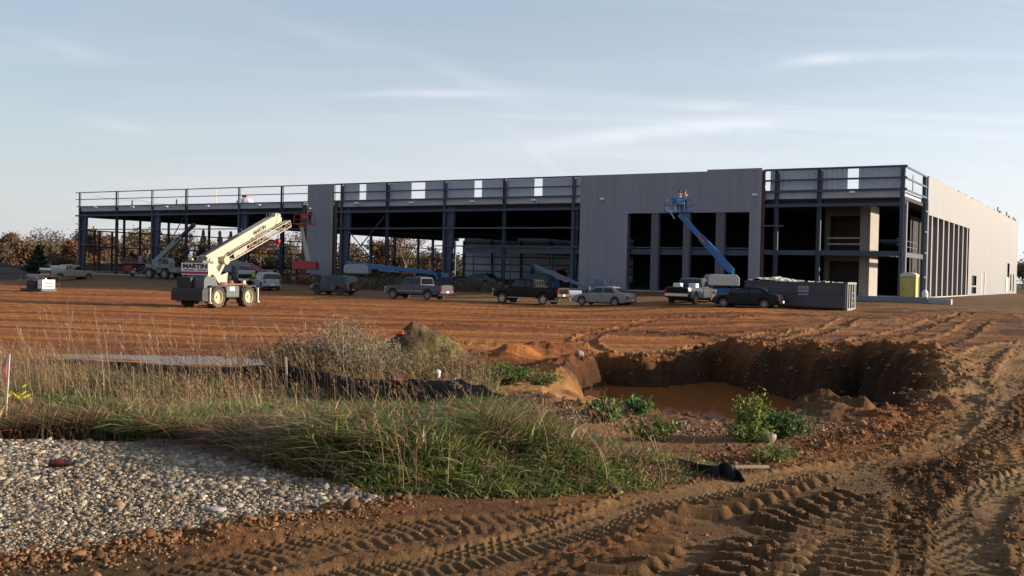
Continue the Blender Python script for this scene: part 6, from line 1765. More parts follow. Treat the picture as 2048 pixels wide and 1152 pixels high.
def person(loc, rz, label, shirt, trousers, helmet, arms=None, crouch=False, group='workers on the site'):
    r = empty('person', loc, rz, label, 'person', group)
    if crouch:
        J = dict(pel=(0, 0, .38), ch=(.22, 0, .68), nk=(.34, 0, .84), hd=(.42, 0, .96), tp=(.46, 0, 1.08),
                 sl=(.27, .18, .76), el=(.45, .22, .52), wl=(.62, .12, .35), sr=(.27, -.18, .76), er=(.45, -.22, .52), wr=(.62, -.12, .33),
                 hl=(0, .11, .36), kl=(.38, .16, .48), al=(.10, .15, .08), tl=(.28, .16, .04), hr=(0, -.11, .36), kr=(.30, -.16, .12), ar=(-.12, -.14, .07), tr=(-.02, -.15, .03))
    else:
        a = arms or ((.25, .22, 1.12), (.48, .14, 1.2), (.25, -.22, 1.12), (.48, -.14, 1.2))
        J = dict(pel=(0, 0, .95), ch=(.01, 0, 1.3), nk=(.01, 0, 1.5), hd=(.03, 0, 1.62), tp=(.03, 0, 1.75),
                 sl=(0, .19, 1.42), el=a[0], wl=a[1], sr=(0, -.19, 1.42), er=a[2], wr=a[3],
                 hl=(0, .10, .9), kl=(.04, .12, .5), al=(-.02, .13, .09), tl=(.16, .15, .04), hr=(0, -.10, .9), kr=(.03, -.12, .5), ar=(-.03, -.13, .09), tr=(.15, -.15, .04))
    K = list(J); P = [Vector(J[k]) for k in K]; ix = {k: i for i, k in enumerate(K)}
    rad = dict(pel=(.14, .11), ch=(.15, .11), nk=.055, hd=(.085, .10), tp=(.06, .07), sl=.06, el=.042, wl=.028, sr=.06, er=.042, wr=.028, hl=.085, kl=.06, al=.042, tl=.035, hr=.085, kr=.06, ar=.042, tr=.035)
    E_ = [('pel', 'ch'), ('ch', 'nk'), ('nk', 'hd'), ('hd', 'tp'), ('ch', 'sl'), ('sl', 'el'), ('el', 'wl'), ('ch', 'sr'), ('sr', 'er'), ('er', 'wr'), ('pel', 'hl'), ('hl', 'kl'), ('kl', 'al'), ('al', 'tl'), ('pel', 'hr'), ('hr', 'kr'), ('kr', 'ar'), ('ar', 'tr')]
    E = [(ix[a_], ix[b_]) for a_, b_ in E_]; Rr = [rad[k] for k in K]
    for w_, e_ in (('wl', 'el'), ('wr', 'er')):     # palm and five fingers
        d = (P[ix[w_]] - P[ix[e_]]).normalized(); sd = d.cross(Vector((0, 0, 1))); sd = (sd if sd.length > .1 else Vector((0, 1, 0))).normalized()
        pm_ = len(P); P.append(P[ix[w_]] + d * .08); Rr.append(.032); E.append((ix[w_], pm_))
        for q, (off, ln) in enumerate(((-.032, .075), (-.011, .09), (.011, .085), (.032, .065))):
            a_ = len(P); P.append(P[pm_] + sd * off + d * .03); Rr.append(.010); E.append((pm_, a_)); P.append(P[a_] + d * ln * .6 - Vector((0, 0, .02))); Rr.append(.009); E.append((a_, a_ + 1))
        a_ = len(P); P.append(P[ix[w_]] + d * .05 - sd * .055); Rr.append(.011); E.append((pm_, a_))
    skin_obj('body', P, E, Rr, m_skin, r)
    # face: nose and ears joined to a small mask of features
    hd = Vector(J['hd']); f = Vector((1, 0, -.25)).normalized() if crouch else Vector((1, 0, 0))
    nm().ball(hd + f * .10, .018, 6, 4).ball(hd + Vector((0, .088, 0)), .022, 6, 4).ball(hd + Vector((0, -.088, 0)), .022, 6, 4).build('face', m_skin, r, smooth=True)
    def sub(keys, edges, rr_, nmz, m_):
        q = {k: i for i, k in enumerate(keys)}; skin_obj(nmz, [J[k] for k in keys], [(q[a_], q[b_]) for a_, b_ in edges], rr_, m_, r)
    sub(['pel', 'ch', 'sl', 'el', 'sr', 'er'], [('pel', 'ch'), ('ch', 'sl'), ('sl', 'el'), ('ch', 'sr'), ('sr', 'er')], [(.165, .135), (.18, .135), .082, .06, .082, .06], 'shirt', mat('cloth_' + shirt[0], shirt[1], rough=.85))
    sub(['pel', 'hl', 'kl', 'al', 'hr', 'kr', 'ar'], [('pel', 'hl'), ('hl', 'kl'), ('kl', 'al'), ('pel', 'hr'), ('hr', 'kr'), ('kr', 'ar')], [(.16, .13), .105, .078, .062, .105, .078, .062], 'trousers', mat('cloth_' + trousers[0], trousers[1], rough=.9))
    for k_, t_ in (('al', 'tl'), ('ar', 'tr')): nm().beam(Vector(J[k_]) - Vector((.05, 0, .02)), Vector(J[t_]) + Vector((.04, 0, 0)), .10, .09).build('boot', m_black, r, bevel=.02)
    tp = Vector(J['tp']); b = nm(); b.ball(tp + Vector((0, 0, -.05)), .125, 12, 8, (1, .88, .75)); b.cyl(tp + Vector((.03, 0, -.075)), tp + Vector((.03, 0, -.06)), .15, .145, 14); b.build('hard_hat', mat('hat_' + helmet[0], helmet[1], rough=.35), r, smooth=True)
    return r

# ------------------------------------------------------------------ the big rough-terrain crane
m_cw = mat('crane_white', (.36, .325, .25), rough=.45, var=.06, vscale=1.5, dirt=(.25, .18, .11), dirt_amt=.3)
m_cs = mat('crane_slate', (.009, .012, .019), rough=.5, var=.15, vscale=1.5, dirt=(.05, .035, .025), dirt_amt=.3)
m_cg = mat('crane_grey', (.065, .078, .085), rough=.5, var=.1, vscale=1.5)
m_rust = mat('rusty_steel', (.16, .07, .035), rough=.8, var=.35, vscale=3)
m_cream = mat('cream_rim', (.42, .36, .22), rough=.5, var=.1)
m_redp = mat('crane_red', (.34, .018, .03), rough=.45)
m_ink = mat('black_lettering', (.008, .008, .009), rough=.6)
g = ground_hit(437, 616)
rz = R(66); ox, oy = 1.5, 1.28
loc = (g.x + math.cos(rz) * ox - math.sin(rz) * oy, g.y + math.sin(rz) * ox + math.cos(rz) * oy, g.z - .02)
cr = empty('rough_terrain_crane', loc, rz, 'large white and slate rough-terrain crane with big cream-rimmed wheels and raised lattice-sided boom', 'mobile crane', 'mobile cranes')
wr_ = .70
for x in (-1.5, 1.5):
    for s_ in (1, -1):
        o = wheel(cr, x, s_ * 1.0, wr_, .56, s_, m_cream, 0)
        b = nm(); yy = s_ * 1.0 + s_ * .10; b.lathe([(.40, .18), (.38, .19), (.34, .10), (.20, .06), (.18, .14), (0, .15)], (x, s_ * 1.0, wr_), (0, s_, 0), 24); b.build('hub', m_cream, o, smooth=True)
        b = nm()
        for i in range(24):
            t = 2 * math.pi * i / 24
            b.box((x + math.cos(t) * wr_ * .985, s_ * (1.0 + .13 * (1 if i % 2 else -1)), wr_ + math.sin(t) * wr_ * .985), (.07, .27, .085), Matrix.Rotation(-t, 3, 'Y'))
        b.build('tread', m_tyre, o)
nm().bx(-2.7, 2.7, -.42, .42, .72, 1.2).build('frame', m_cs, cr, bevel=.02)
for x in (-1.9, 1.9): nm().bx(x - .18, x + .18, -.75, .75, .5, .85).build('axle', m_cs, cr)
fp = lambda x0: [(x0 - 1.0, 1.05), (x0 - .78, 1.42), (x0 + .78, 1.42), (x0 + 1.0, 1.05), (x0 + .93, 1.02), (x0 + .72, 1.34), (x0 - .72, 1.34), (x0 - .93, 1.02)]
for x in (-1.9, 1.9):
    for s_ in (1, -1): nm().prism(fp(x), s_ * .55, s_ * 1.30, lambda a, z, w: Vector((a, w, z))).build('fender', m_cs, cr)
nm().bx(-.78, .72, -1.22, -.5, .62, 1.40).build('fuel_tank', m_cg, cr, bevel=.09)
nm().bx(-.45, .10, -1.235, -1.225, 1.08, 1.34).build('sign', m_plate, cr)
nm().bx(-.78, .72, .5, 1.22, .62, 1.40).build('hydraulic_tank', m_cg, cr, bevel=.09)
nm().bx(-2.7, 2.7, -.6, .6, 1.2, 1.42).build('deck', m_cs, cr)
# rear engine end
nm().prism([(-3.5, .45), (-2.7, .40), (-2.55, 1.0), (-2.7, 1.25), (-3.35, 1.25), (-3.5, 1.0)], -1.25, 1.25, lambda a, z, w: Vector((a, w, z))).build('rear_counter_frame', m_cs, cr, bevel=.03)
nm().bx(-3.3, -2.2, -.15, .95, 1.25, 1.92).build('radiator_box', m_black, cr, bevel=.03)
nm().prism([(-3.0, 1.1), (-3.0, 1.75), (-2.75, 1.98), (-1.75, 1.98), (-1.45, 1.35), (-1.45, 1.1)], -1.0, -.18, lambda a, z, w: Vector((a, w, z))).build('engine_hood', m_cg, cr, bevel=.03)
for z_ in (1.35, 1.5, 1.65): nm().bx(-3.32, -3.30, -.05, .85, z_, z_ + .05).build('radiator_slat', m_cs, cr)
for x in (-2.75, 2.78):
    nm().bx(x - .16, x + .16, -1.25, 1.25, .78, 1.02).build('outrigger_beam', m_cs, cr)
    for s_ in (1, -1):
        nm().cyl((x, s_ * 1.27, .35), (x, s_ * 1.27, 1.28), .10).cyl((x, s_ * 1.27, .30), (x, s_ * 1.27, .36), .2).build('outrigger_jack', mat('worn_metal', (.35, .34, .32), rough=.35, metal=.6, var=.3, vscale=6), cr, smooth=True)
# lower front deck clutter
nm().cyl((.9, -.25, 1.42), (.9, -.25, 1.72), .36, .26, 16).build('winch_drum', m_rust, cr, smooth=True)
nm().bx(.3, 2.6, -.55, -.1, 1.43, 1.52).build('deck_plate', m_rust, cr)
nm().bx(2.2, 2.5, -.5, -.3, 1.52, 1.72).build('work_lamp', m_cream, cr)
nm().cyl((0, 0, 1.40), (0, 0, 1.62), .62, n=24).build('turntable', m_rust, cr, smooth=True)
# superstructure
nm().bx(-2.6, -2.15, -1.05, 1.05, 2.08, 2.78).build('counterweight', m_cw, cr, bevel=.02)
sg = nm().bx(-2.66, -2.61, -1.09, 1.09, 2.06, 2.82).build('name_board', m_white, cr)
nm().bx(-2.675, -2.662, -1.08, 1.08, 2.12, 2.27).build('red_stripe', m_redp, cr)
Mx = Matrix(((0, 0, -1, -2.668), (-1, 0, 0, 0.0), (0, 1, 0, 2.60), (0, 0, 0, 1)))
text_mesh('board_lettering', 'MARTIN', .37, m_ink, cr, Mx, bold=.05, depth=.004, sx=1.42)
b = nm(); rg = np.random.default_rng(3); y_ = .88
while y_ > -.92:
    w2 = rg.uniform(.05, .075)
    if not (.06 > y_ > -.1): b.bx(-2.672, -2.663, y_ - w2, y_, 2.335, 2.335 + rg.uniform(.055, .07)); 
    y_ -= w2 + .025
b.build('lettering_line', m_ink, cr)
nm().bx(-2.5, -1.3, -.5, .95, 2.78, 2.98).build('hood_cover', m_cg, cr, bevel=.03)
nm().cyl((-2.2, .5, 3.0), (-2.2, .8, 3.0), .12).build('hose_reel', m_cream, cr, smooth=True)
for z_ in (3.05, 3.2): nm().beam((-2.3, .85, z_), (-1.2, .85, z_), .03, .03).build('hand_rail', m_black, cr)
mast = [(-2.0, 2.75), (-1.85, 3.2), (-1.45, 3.28), (-.35, 3.0), (-.9, 2.55), (-.35, 2.05), (.45, 2.25), (.35, 1.6), (-.55, 1.55), (-1.2, 2.1), (-2.0, 2.2)]
for y_ in (-.42, .34): nm().prism(mast, y_, y_ + .08, lambda a, z, w: Vector((a, w, z))).build('boom_mast', m_cw, cr)
nm().bx(-.6, .5, -.34, .34, 1.58, 1.85).build('turret_block', m_cw, cr)
nm().bx(-.9, .9, .45, 1.2, 1.65, 2.9).build('operator_cab', m_cg, cr, bevel=.05)
nm().bx(-.5, .92, .5, 1.15, 2.1, 2.8).build('cab_window', m_glass, cr)
for ch in [q for q in bpy.data.objects if q.parent == cr and not q.name.startswith('wheel')]:
    ch.data.transform(Matrix.Diagonal((.85 if ch.name.split('.')[0] != 'fender' else .80, 1, 1, 1)))
# boom
BA = R(22.9); bd = Vector((math.cos(BA), 0, math.sin(BA))); bu = Vector((-math.sin(BA), 0, math.cos(BA))); p0 = Vector((-1.3, 0, 3.0))
def bp_(t, y_, u): return p0 + bd * t + bu * u + Vector((0, y_, 0))
def boom_box(t0, t1, hw, h0, h1, nmz, m_): 
    b = nm(); vs = [bp_(t, y_, u) for t in (t0, t1) for y_, u in ((-hw, h0), (hw, h0), (hw, h1), (-hw, h1))]
    return b.add(vs, [(0, 1, 2, 3), (7, 6, 5, 4), (0, 4, 5, 1), (1, 5, 6, 2), (2, 6, 7, 3), (3, 7, 4, 0)]).build(nmz, m_, cr, bevel=.03)
boom_box(-.15, 7.2, .28, -.34, .36, 'boom_base', m_cw)
boom_box(7.2, 7.75, .23, -.28, .29, 'boom_section', m_cw)
boom_box(.0, 3.6, .20, .362, .40, 'boom_top_shade', mat('maroon_top_shade', (.06, .03, .03), rough=.6), )  # dark plate added to draw the shaded top face of the boom
nm().cyl(bp_(0, -.5, 0), bp_(0, .5, 0), .17).build('pivot_pin', m_cw, cr, smooth=True)
nm().cyl(bp_(7.9, -.25, -.1), bp_(7.9, .25, -.1), .22, n=16).cyl(bp_(7.75, -.2, .28), bp_(7.75, .2, .28), .16, n=14).build('boom_head_sheave', m_cream, cr, smooth=True)
nm().beam(bp_(7.5, -.24, -.3), bp_(8.0, -.24, .3), .05, .3).beam(bp_(7.5, .24, -.3), bp_(8.0, .24, .3), .05, .3).build('boom_head', m_cw, cr)
for t in (4.1, 7.0, 7.3): nm().beam(bp_(t, .1, .36), bp_(t + .02, .1, .62), .05, .05).build('rope_guide', m_black, cr)
Mb = Matrix((( bd.x, bu.x, 0, 0), (0, 0, -1, -.288), (bd.z, bu.z, 0, 0), (0, 0, 0, 1)))
c_ = bp_(5.5, 0, .02); Mb[0][3] = c_.x; Mb[2][3] = c_.z
text_mesh('boom_lettering', 'MARTIN', .34, m_ink, cr, Mb, bold=.05, depth=.004, sx=1.15)
b = nm()
for i in range(11):
    t = 4.9 + i * .12; b.add([bp_(t, -.287, -.23), bp_(t + .08, -.287, -.23), bp_(t + .08, -.287, -.16), bp_(t, -.287, -.16), bp_(t, -.283, -.23), bp_(t + .08, -.283, -.23), bp_(t + .08, -.283, -.16), bp_(t, -.283, -.16)], [(0, 1, 2, 3), (7, 6, 5, 4), (0, 4, 5, 1), (1, 5, 6, 2), (2, 6, 7, 3), (3, 7, 4, 0)])
b.build('lettering_line', m_ink, cr)
nm().bx(-1.0, 1.5, 0, 0, 0, 0) if False else None
nm().cyl((-.2, 0, 1.9), bp_(2.4, 0, -.3), .13).build('lift_cylinder', m_cw, cr, smooth=True)
nm().cyl(bp_(2.2, 0, -.62), bp_(2.95, 0, -.3), .08).build('cylinder_rod', m_chrome, cr, smooth=True)
# stowed lattice jib beside the boom
JA = R(22); jd = Vector((math.cos(JA), 0, math.sin(JA))); ju = Vector((-math.sin(JA), 0, math.cos(JA))); j0 = Vector((-.15, -.45, 2.82))
def jp(t, y_, u): return j0 + jd * t + ju * u + Vector((0, y_, 0))
LJ = 7.3
for y_, u in ((0, 0), (-.34, 0), (0, .42), (-.34, .42)):
    nm().tube([jp(0, y_ * .6 - .05, u * .5 + .08), jp(1.0, y_, u), jp(LJ, y_, u)], .036, 6).build('jib_chord', m_cw, cr)
b = nm(); N = 15
for i in range(N):
    t0 = 1.0 + (LJ - 1.0) * i / N; t1 = 1.0 + (LJ - 1.0) * (i + 1) / N
    for y_ in (0, -.34): b.tube([jp(t0, y_, 0 if i % 2 else .42), jp(t1, y_, .42 if i % 2 else 0)], .018, 4)
    for u in (0, .42): b.tube([jp(t0, 0 if i % 2 else -.34, u), jp(t1, -.34 if i % 2 else 0, u)], .018, 4)
b.build('jib_lacing', m_cw, cr)
b = nm()
for (a_, c2) in (((LJ, 0, 0), (LJ, -.34, 0)), ((LJ, 0, .42), (LJ, -.34, .42)), ((LJ, 0, 0), (LJ, 0, .42)), ((LJ, -.34, 0), (LJ, -.34, .42)), ((LJ, 0, .0), (LJ, -.34, .42)), ((LJ, 0, .42), (LJ, -.34, 0))): b.tube([jp(*a_), jp(*c2)], .03, 6)
b.build('jib_end_frame', m_cw, cr)
nm().beam(jp(1.0, -.17, .21), jp(2.4, -.17, .21), .04, .40).build('jib_root_plate', m_cw, cr)
nm().cyl(jp(.05, -.35, .2), jp(.05, .1, .2), .27, n=18).build('jib_sheave', m_cream, cr, smooth=True)
for t in (2.0, 4.6): nm().beam(bp_(t, -.28, -.2), jp(t - 1.2, -.1, .42), .06, .06).build('jib_bracket', m_cw, cr)
tp = bp_(7.95, 0, -.3)
nm().tube([tp, tp - Vector((0, 0, 1.15))], .016, 5).tube([tp + Vector((.1, 0, 0)), tp - Vector((-.05, 0, 1.15))], .016, 5).build('hoist_rope', m_black, cr)
nm().ball(tp - Vector((0, 0, 1.35)), .22, 12, 8, (.7, 1, 1)).cyl(tp - Vector((0, 0, 1.5)), tp - Vector((0, 0, 1.78)), .06, .04, 8).build('hook_block', m_redp, cr, smooth=True)

# ------------------------------------------------------------------ smaller white crane behind
g = ground_hit(342, 558); rz = HU + math.pi
c2 = empty('small_crane', g, rz, 'smaller white mobile crane with a black-tipped boom in front of the left open bays', 'mobile crane', 'mobile cranes')
mwg = mat('dull_white', (.20, .215, .205), rough=.5, var=.08)
for x in (-2.6, .1):
    for s_ in (1, -1):
        o = wheel(c2, x, s_ * .9, .64, .45, s_, m_rim, 0); nm().cyl((x, s_ * 1.05, .64), (x, s_ * 1.10, .64), .28, n=16).build('hub', mwg, o, smooth=True)
nm().bx(-3.4, 1.7, -.55, .55, .7, 1.15).build('frame', mwg, c2, bevel=.03)
nm().bx(.7, 1.9, -.95, .95, .8, 1.35).build('front_deck', mwg, c2, bevel=.04)
for x in (-2.6, .1): nm().prism([(x - .85, 1.05), (x - .6, 1.4), (x + .6, 1.4), (x + .85, 1.05), (x + .75, 1.05), (x + .55, 1.3), (x - .55, 1.3), (x - .75, 1.05)], -1.1, 1.1, lambda a, z, w: Vector((a, w, z))).build('fender', mwg, c2)
nm().prism([(-.7, 1.4), (.75, 1.4), (.85, 1.9), (.45, 2.5), (-.65, 2.5)], -.95, -.1, lambda a, z, w: Vector((a, w, z))).build('cab', mwg, c2, bevel=.04)
nm().prism([(-.5, 1.75), (.62, 1.75), (.66, 1.92), (.36, 2.38), (-.5, 2.38)], -.965, -.951, lambda a, z, w: Vector((a, w, z))).build('side_window', m_glass, c2)
nm().bx(-3.5, -2.7, -.9, .9, 1.15, 1.7).build('counterweight', mwg, c2, bevel=.05)
nm().prism([(-2.6, 1.2), (-2.9, 2.2), (-2.3, 2.35), (-1.3, 1.3)], -.5, .3, lambda a, z, w: Vector((a, w, z))).build('boom_mast', mwg, c2)
A = Vector((-2.75, .0, 2.05)); an = R(34); d_ = Vector((math.cos(an), 0, math.sin(an)))
nm().beam(A, A + d_ * 5.4, .42, .58).build('boom_base', mwg, c2, bevel=.02)
nm().beam(A + d_ * 5.4, A + d_ * 7.6, .30, .42).build('boom_section', m_black, c2, bevel=.02)
nm().cyl(A + d_ * 7.7 + Vector((0, -.15, 0)), A + d_ * 7.7 + Vector((0, .15, 0)), .28, n=14).build('boom_head', m_black, c2)
nm().beam(A + d_ * 4.3 + Vector((0, -.216, .02)), A + d_ * 5.1 + Vector((0, -.216, .02)), .012, .2).build('boom_plate', m_black, c2)
nm().cyl((-1.5, 0, 1.3), A + d_ * 3.0 - Vector((0, 0, .28)), .10).build('lift_cylinder', m_chrome, c2)

# ------------------------------------------------------------------ boom lifts
GRP = 'boom lifts working round the building'
def boom_lift(label, base, crz, col_m, hood_m, boom_m, pivot, mids, basket, brz=None, bw=2.0, hoodlen=2.6, hrz=None, rb=.32, r1=.22, jib_m=None, cat='boom lift', zc=0, mast=False):
    """pivot, mids[...] , basket: world points"""
    r = empty('boom_lift', base, crz, label, cat, GRP); Mi = (Matrix.Translation(base) @ Matrix.Rotation(crz, 4, 'Z')).inverted()
    L_ = lambda p: Mi @ Vector(p)
    for x in (-1.1, 1.1):
        for s_ in (1, -1): wheel(r, x, s_ * .95, .45, .34, s_, m_rim, 6)
    nm().bx(-1.6, 1.6, -.7, .7, .42, .85).build('chassis', col_m, r, bevel=.05)
    nm().cyl((0, 0, .85), (0, 0, 1.02), .55, n=20).build('turntable', m_black, r)
    hr = (hrz if hrz is not None else crz) - crz; Rm = Matrix.Rotation(hr, 3, 'Z')
    hl = hoodlen / 2
    b = nm(); pr = [(-hl, 1.05), (-hl, 1.7), (-hl + .25, 1.98), (hl - .25, 1.98), (hl, 1.8), (hl, 1.05)]
    b.prism(pr, -1.05, -.3, lambda a, z, w: Rm @ Vector((a, w, z + zc))); b.build('engine_cover', hood_m, r, bevel=.05)
    b = nm(); b.prism(pr, .3, 1.05, lambda a, z, w: Rm @ Vector((a, w, z + zc))); b.build('tank_cover', hood_m, r, bevel=.05)
    nm().box(Rm @ Vector((0, 0, 1.35 + zc)), (hoodlen * .96, .56, .6), Rm).build('turret', col_m, r)
    pts = [L_(pivot)] + [L_(m_) for m_ in mids]
    b = nm(); foot = Rm @ Vector((hl * (.8 if (Rm.inverted() @ pts[0]).x > 0 else -.8), 0, 1.2 + zc))
    b.beam(foot + Vector((0, .18, 0)), pts[0] + Vector((0, .18, .1)), .08, .42, up=(0, 1, 0)).beam(foot - Vector((0, .18, 0)), pts[0] - Vector((0, .18, -.1)), .08, .42, up=(0, 1, 0)); b.build('riser', col_m, r)
    k = len(pts) - 1; h = rb
    for i in range(k):
        a_, c_ = pts[i], pts[i + 1]
        mm = boom_m if i == 0 else (jib_m or boom_m)
        if i == 0:
            md = a_.lerp(c_, .58)
            nm().beam(a_, md, h * .8, h * 1.35).build('boom_base', mm, r, bevel=.02); nm().beam(md, c_, h * .62, h * 1.0).build('boom_section', mm, r, bevel=.01)
            dn = (c_ - a_).normalized()
            nm().beam(a_.lerp(c_, .38) - Vector((0, 0, h * .85)), a_.lerp(c_, .62) - Vector((0, 0, h * .75)), .08, .10).build('cable_tray', m_rim, r)
        else: nm().beam(a_, c_, r1 * .8, r1).build('jib', mm, r, bevel=.01)
    # basket
    bk = L_(basket); B_ = Matrix.Rotation((brz if brz is not None else crz) - crz, 3, 'Z'); hb = bw / 2; dp = .42
    nm().box(bk + Vector((0, 0, .04)), (bw, dp * 2, .12), B_).build('basket_floor', col_m, r)
    b = nm(); cs = [B_ @ Vector(q) for q in ((-hb, -dp, 0), (hb, -dp, 0), (hb, dp, 0), (-hb, dp, 0))]
    for z_ in (.55, 1.08):
        for i in range(4): b.tube([bk + cs[i] + Vector((0, 0, z_)), bk + cs[(i + 1) % 4] + Vector((0, 0, z_))], .022, 5)
    for i in range(4): b.tube([bk + cs[i], bk + cs[i] + Vector((0, 0, 1.1))], .022, 5)
    for f_ in (-.33, .33):
        for s_ in (-dp, dp): q = B_ @ Vector((hb * 2 * f_ * .5, s_, 0)); b.tube([bk + q, bk + q + Vector((0, 0, 1.1))], .018, 5)
    b.build('basket_rail', col_m if col_m != m_white else m_black, r)
    nm().box(bk + B_ @ Vector((.0, -dp - .08, .85)), (.75, .2, .45), B_).build('control_box', col_m, r, bevel=.03)
    return r, bk
mblue = mat('lift_blue', (.010, .105, .30), rough=.4, var=.08, vscale=1.2, coat=.2); mblue_l = mat('lift_light_blue', (.05, .28, .42), rough=.4)
mhood = mat('lift_hood_grey', (.26, .28, .30), rough=.45, var=.06); mredl = mat('lift_red', (.34, .03, .028), rough=.45, var=.08); mcreaml = mat('lift_cream', (.36, .35, .27), rough=.5)
mgb = mat('lift_grey_blue', (.10, .14, .20), rough=.5)
def W(px, py, Y): v = at_y(px, py, Y); return (v.x, v.y, v.z)
def gnd(px, Y, dz=0):
    v = at_y(px, 560, Y); return (v.x, v.y, Hs(v.x, v.y) + dz)
# raised blue lift at the big opening
b0 = gnd(1443, 86.5); bs = W(1357, 424, 89)
r1_, bk = boom_lift('blue telescopic boom lift raised to the wall above the big four-bay opening', b0, R(172), mblue, mhood, mblue, W(1464, 543, 86.5), [W(1359, 428, 89)], bs, R(8), bw=2.35, hrz=R(180), rb=.42)
nm().box(bk + Vector((.1, .0, .98)), (1.0, .25, .55)).build('blue_tool_bin', mblue, r1_, bevel=.03)
Mi = (Matrix.Translation(b0) @ Matrix.Rotation(R(172), 4, 'Z')).inverted()
a_ = Mi @ Vector(W(1466, 540, 86.0)); c_ = Mi @ Vector(W(1466, 574, 86.0)); nm().beam(a_, c_, .26, .26).build('bright_riser', mblue_l, r1_)
a_ = Mi @ Vector(W(1404, 480, 87.7)); nm().box(a_ , (.9, .5, .16), Matrix.Rotation(R(-52), 3, 'Y')).build('boom_decal', mat('orange_decal', (.38, .10, .03), rough=.5), r1_)
a_ = Mi @ Vector(W(1338, 420, 88.5)); nm().beam(a_, a_ + Vector((-.5, 0, -.75)), .10, .05).build('loose_strap', m_white, r1_)
for i, (px, lab, sh, dx) in enumerate(((1359, 'left worker in the raised blue lift basket, white shirt and dark cap', ('white', (.45, .44, .43)), 0), (1369, 'right worker in the raised blue lift basket, pale grey shirt', ('grey', (.26, .27, .29)), 0))):
    p_ = at_y(px, 424, 89.1); person((p_.x, p_.y, bs[2] + .11), R(90), lab, sh, ('jeans', (.03, .04, .07)), ('dark_blue' if i == 0 else 'grey_cap', (.03, .05, .12) if i == 0 else (.10, .11, .13)))
# red lift at the left clad strip
b0 = gnd(611, 114); bs = W(609, 449, 115.5)
boom_lift('red boom lift with a cream boom raised beside the narrow clad strip', b0, R(180), mredl, mredl, mcreaml, W(619, 536, 114), [W(603, 455, 115.2), W(601, 447, 115.4)], bs, R(4), bw=2.3, hrz=R(0), rb=.36, r1=.42, jib_m=mredl, zc=.38)
p_ = at_y(619, 449, 115.6); person((p_.x, p_.y, bs[2] + .11), R(60), 'worker in black standing in the red lift basket', ('black', (.012, .012, .014)), ('dark', (.012, .012, .016)), ('white_hat', (.4, .4, .4)))
# lowered blue lift
boom_lift('blue boom lift with its long boom lowered, parked behind the verge weeds', gnd(715, 108), R(175), mblue, mhood, mblue, W(693, 528, 108), [W(866, 545, 104.5), W(878, 557, 104)], (Vector(gnd(888, 103.5)) + Vector((0, 0, .35))), R(10), bw=1.6, hrz=R(180), rb=.38, zc=.2)
# blue-grey lift by the clad wall
boom_lift('blue lift with a sloping grey-blue boom reaching down beside the red SUV', gnd(1082, 95), R(150), mat('lift_dark_blue', (.008, .05, .12), rough=.45), mat('lift_dark_hood', (.02, .03, .045), rough=.5), mgb, W(1067, 532, 95), [W(1180, 577, 91)], Vector(gnd(1199, 91)) + Vector((0, 0, .30)), R(5), bw=2.1, hrz=R(150), rb=.27, zc=-.35)
g_ = gnd(1194, 90.3)
# white and pink lift behind the crane
boom_lift('white boom lift with a faded pink jib lowered behind the big crane', gnd(445, 118), R(180), mwg, mwg, mwg, W(447, 524, 118), [W(503, 531, 116), W(536, 549, 115)], Vector(gnd(540, 114.5)) + Vector((0, 0, .3)), R(10), bw=1.6, hrz=R(180), rb=.50, r1=.42, jib_m=mat('faded_pink', (.30, .09, .10), rough=.6))
# dark pickup between crane and white SUV
r, q = pickup('dark red and black pickup partly hidden behind the crane deck', 492, 573, R(90) + R(20), paint('dark_maroon', (.03, .012, .014)), ddx=2.0, ddy=0, ext=True)
nm().bx(-q['hl'] - .03, -q['hl'] - .008, -.84, .84, .66, 1.14).build('tailgate', p_black, r); nm().bx(-q['hl'] + .2, q['g0'] - .15, -.85, .85, 1.18, 1.62).build('cap', mat('silver_cap', (.3, .3, .31), rough=.3), r, bevel=.08)
g_ = ground_hit(508, 577)
pw = person(g_, R(200), 'worker in a yellow-green safety vest between the crane and the white SUV', ('hi_vis', (.38, .42, .06)), ('jeans', (.03, .04, .07)), ('white_hat', (.5, .5, .5)), arms=((.1, .27, 1.16), (.18, .30, .92), (.22, -.24, 1.15), (.42, -.18, 1.1)))
g_ = ground_hit(519, 577)
o = empty('yellow_water_cooler', (g_.x, g_.y - .2, g_.z + .35), 0, 'yellow water cooler beside the worker in the safety vest', 'water cooler')
nm().cyl((0, 0, .3), (0, 0, .95), .24, .25, 18).build('tank', mat('cooler_yellow', (.45, .34, .03), rough=.5), o, smooth=True); nm().cyl((0, 0, .96), (0, 0, 1.03), .25, n=18).build('lid', m_white, o, smooth=True)
nm().bx(-.28, .28, -.28, .28, -.35, .29).build('stand', m_black, o)
# raised deck with cartons, red machine and crouching worker
g_ = ground_hit(258, 551); pl = empty('scissor_platform', (g_.x, g_.y + 3, Hs(g_.x, g_.y + 3)), RZ + R(18), 'red scissor platform with cartons on its tan deck, left of the small crane', 'work platform')
nm().bx(-1.9, 2.3, -.8, .8, 1.55, 1.72).build('deck', mat('tan_deck', (.15, .13, .10), rough=.8, var=.15), pl)
nm().bx(-1.6, -.3, -.7, .7, .45, 1.35).build('machine_body', mat('dull_red', (.20, .022, .03), rough=.5, var=.1), pl, bevel=.04)
b = nm()
for s_ in (-.6, .6): b.beam((-.2, s_, .5), (1.9, s_, 1.5), .07, .1).beam((1.9, s_, .5), (-.2, s_, 1.5), .07, .1)
b.build('scissor_arms', m_steel, pl)
nm().bx(-1.7, 2.0, -.65, .65, .3, .48).build('base', m_steel, pl)
for x in (-1.3, 1.6):
    for s_ in (1, -1): wheel(pl, x, s_ * .7, .3, .25, s_, m_black, 4)
b = nm()
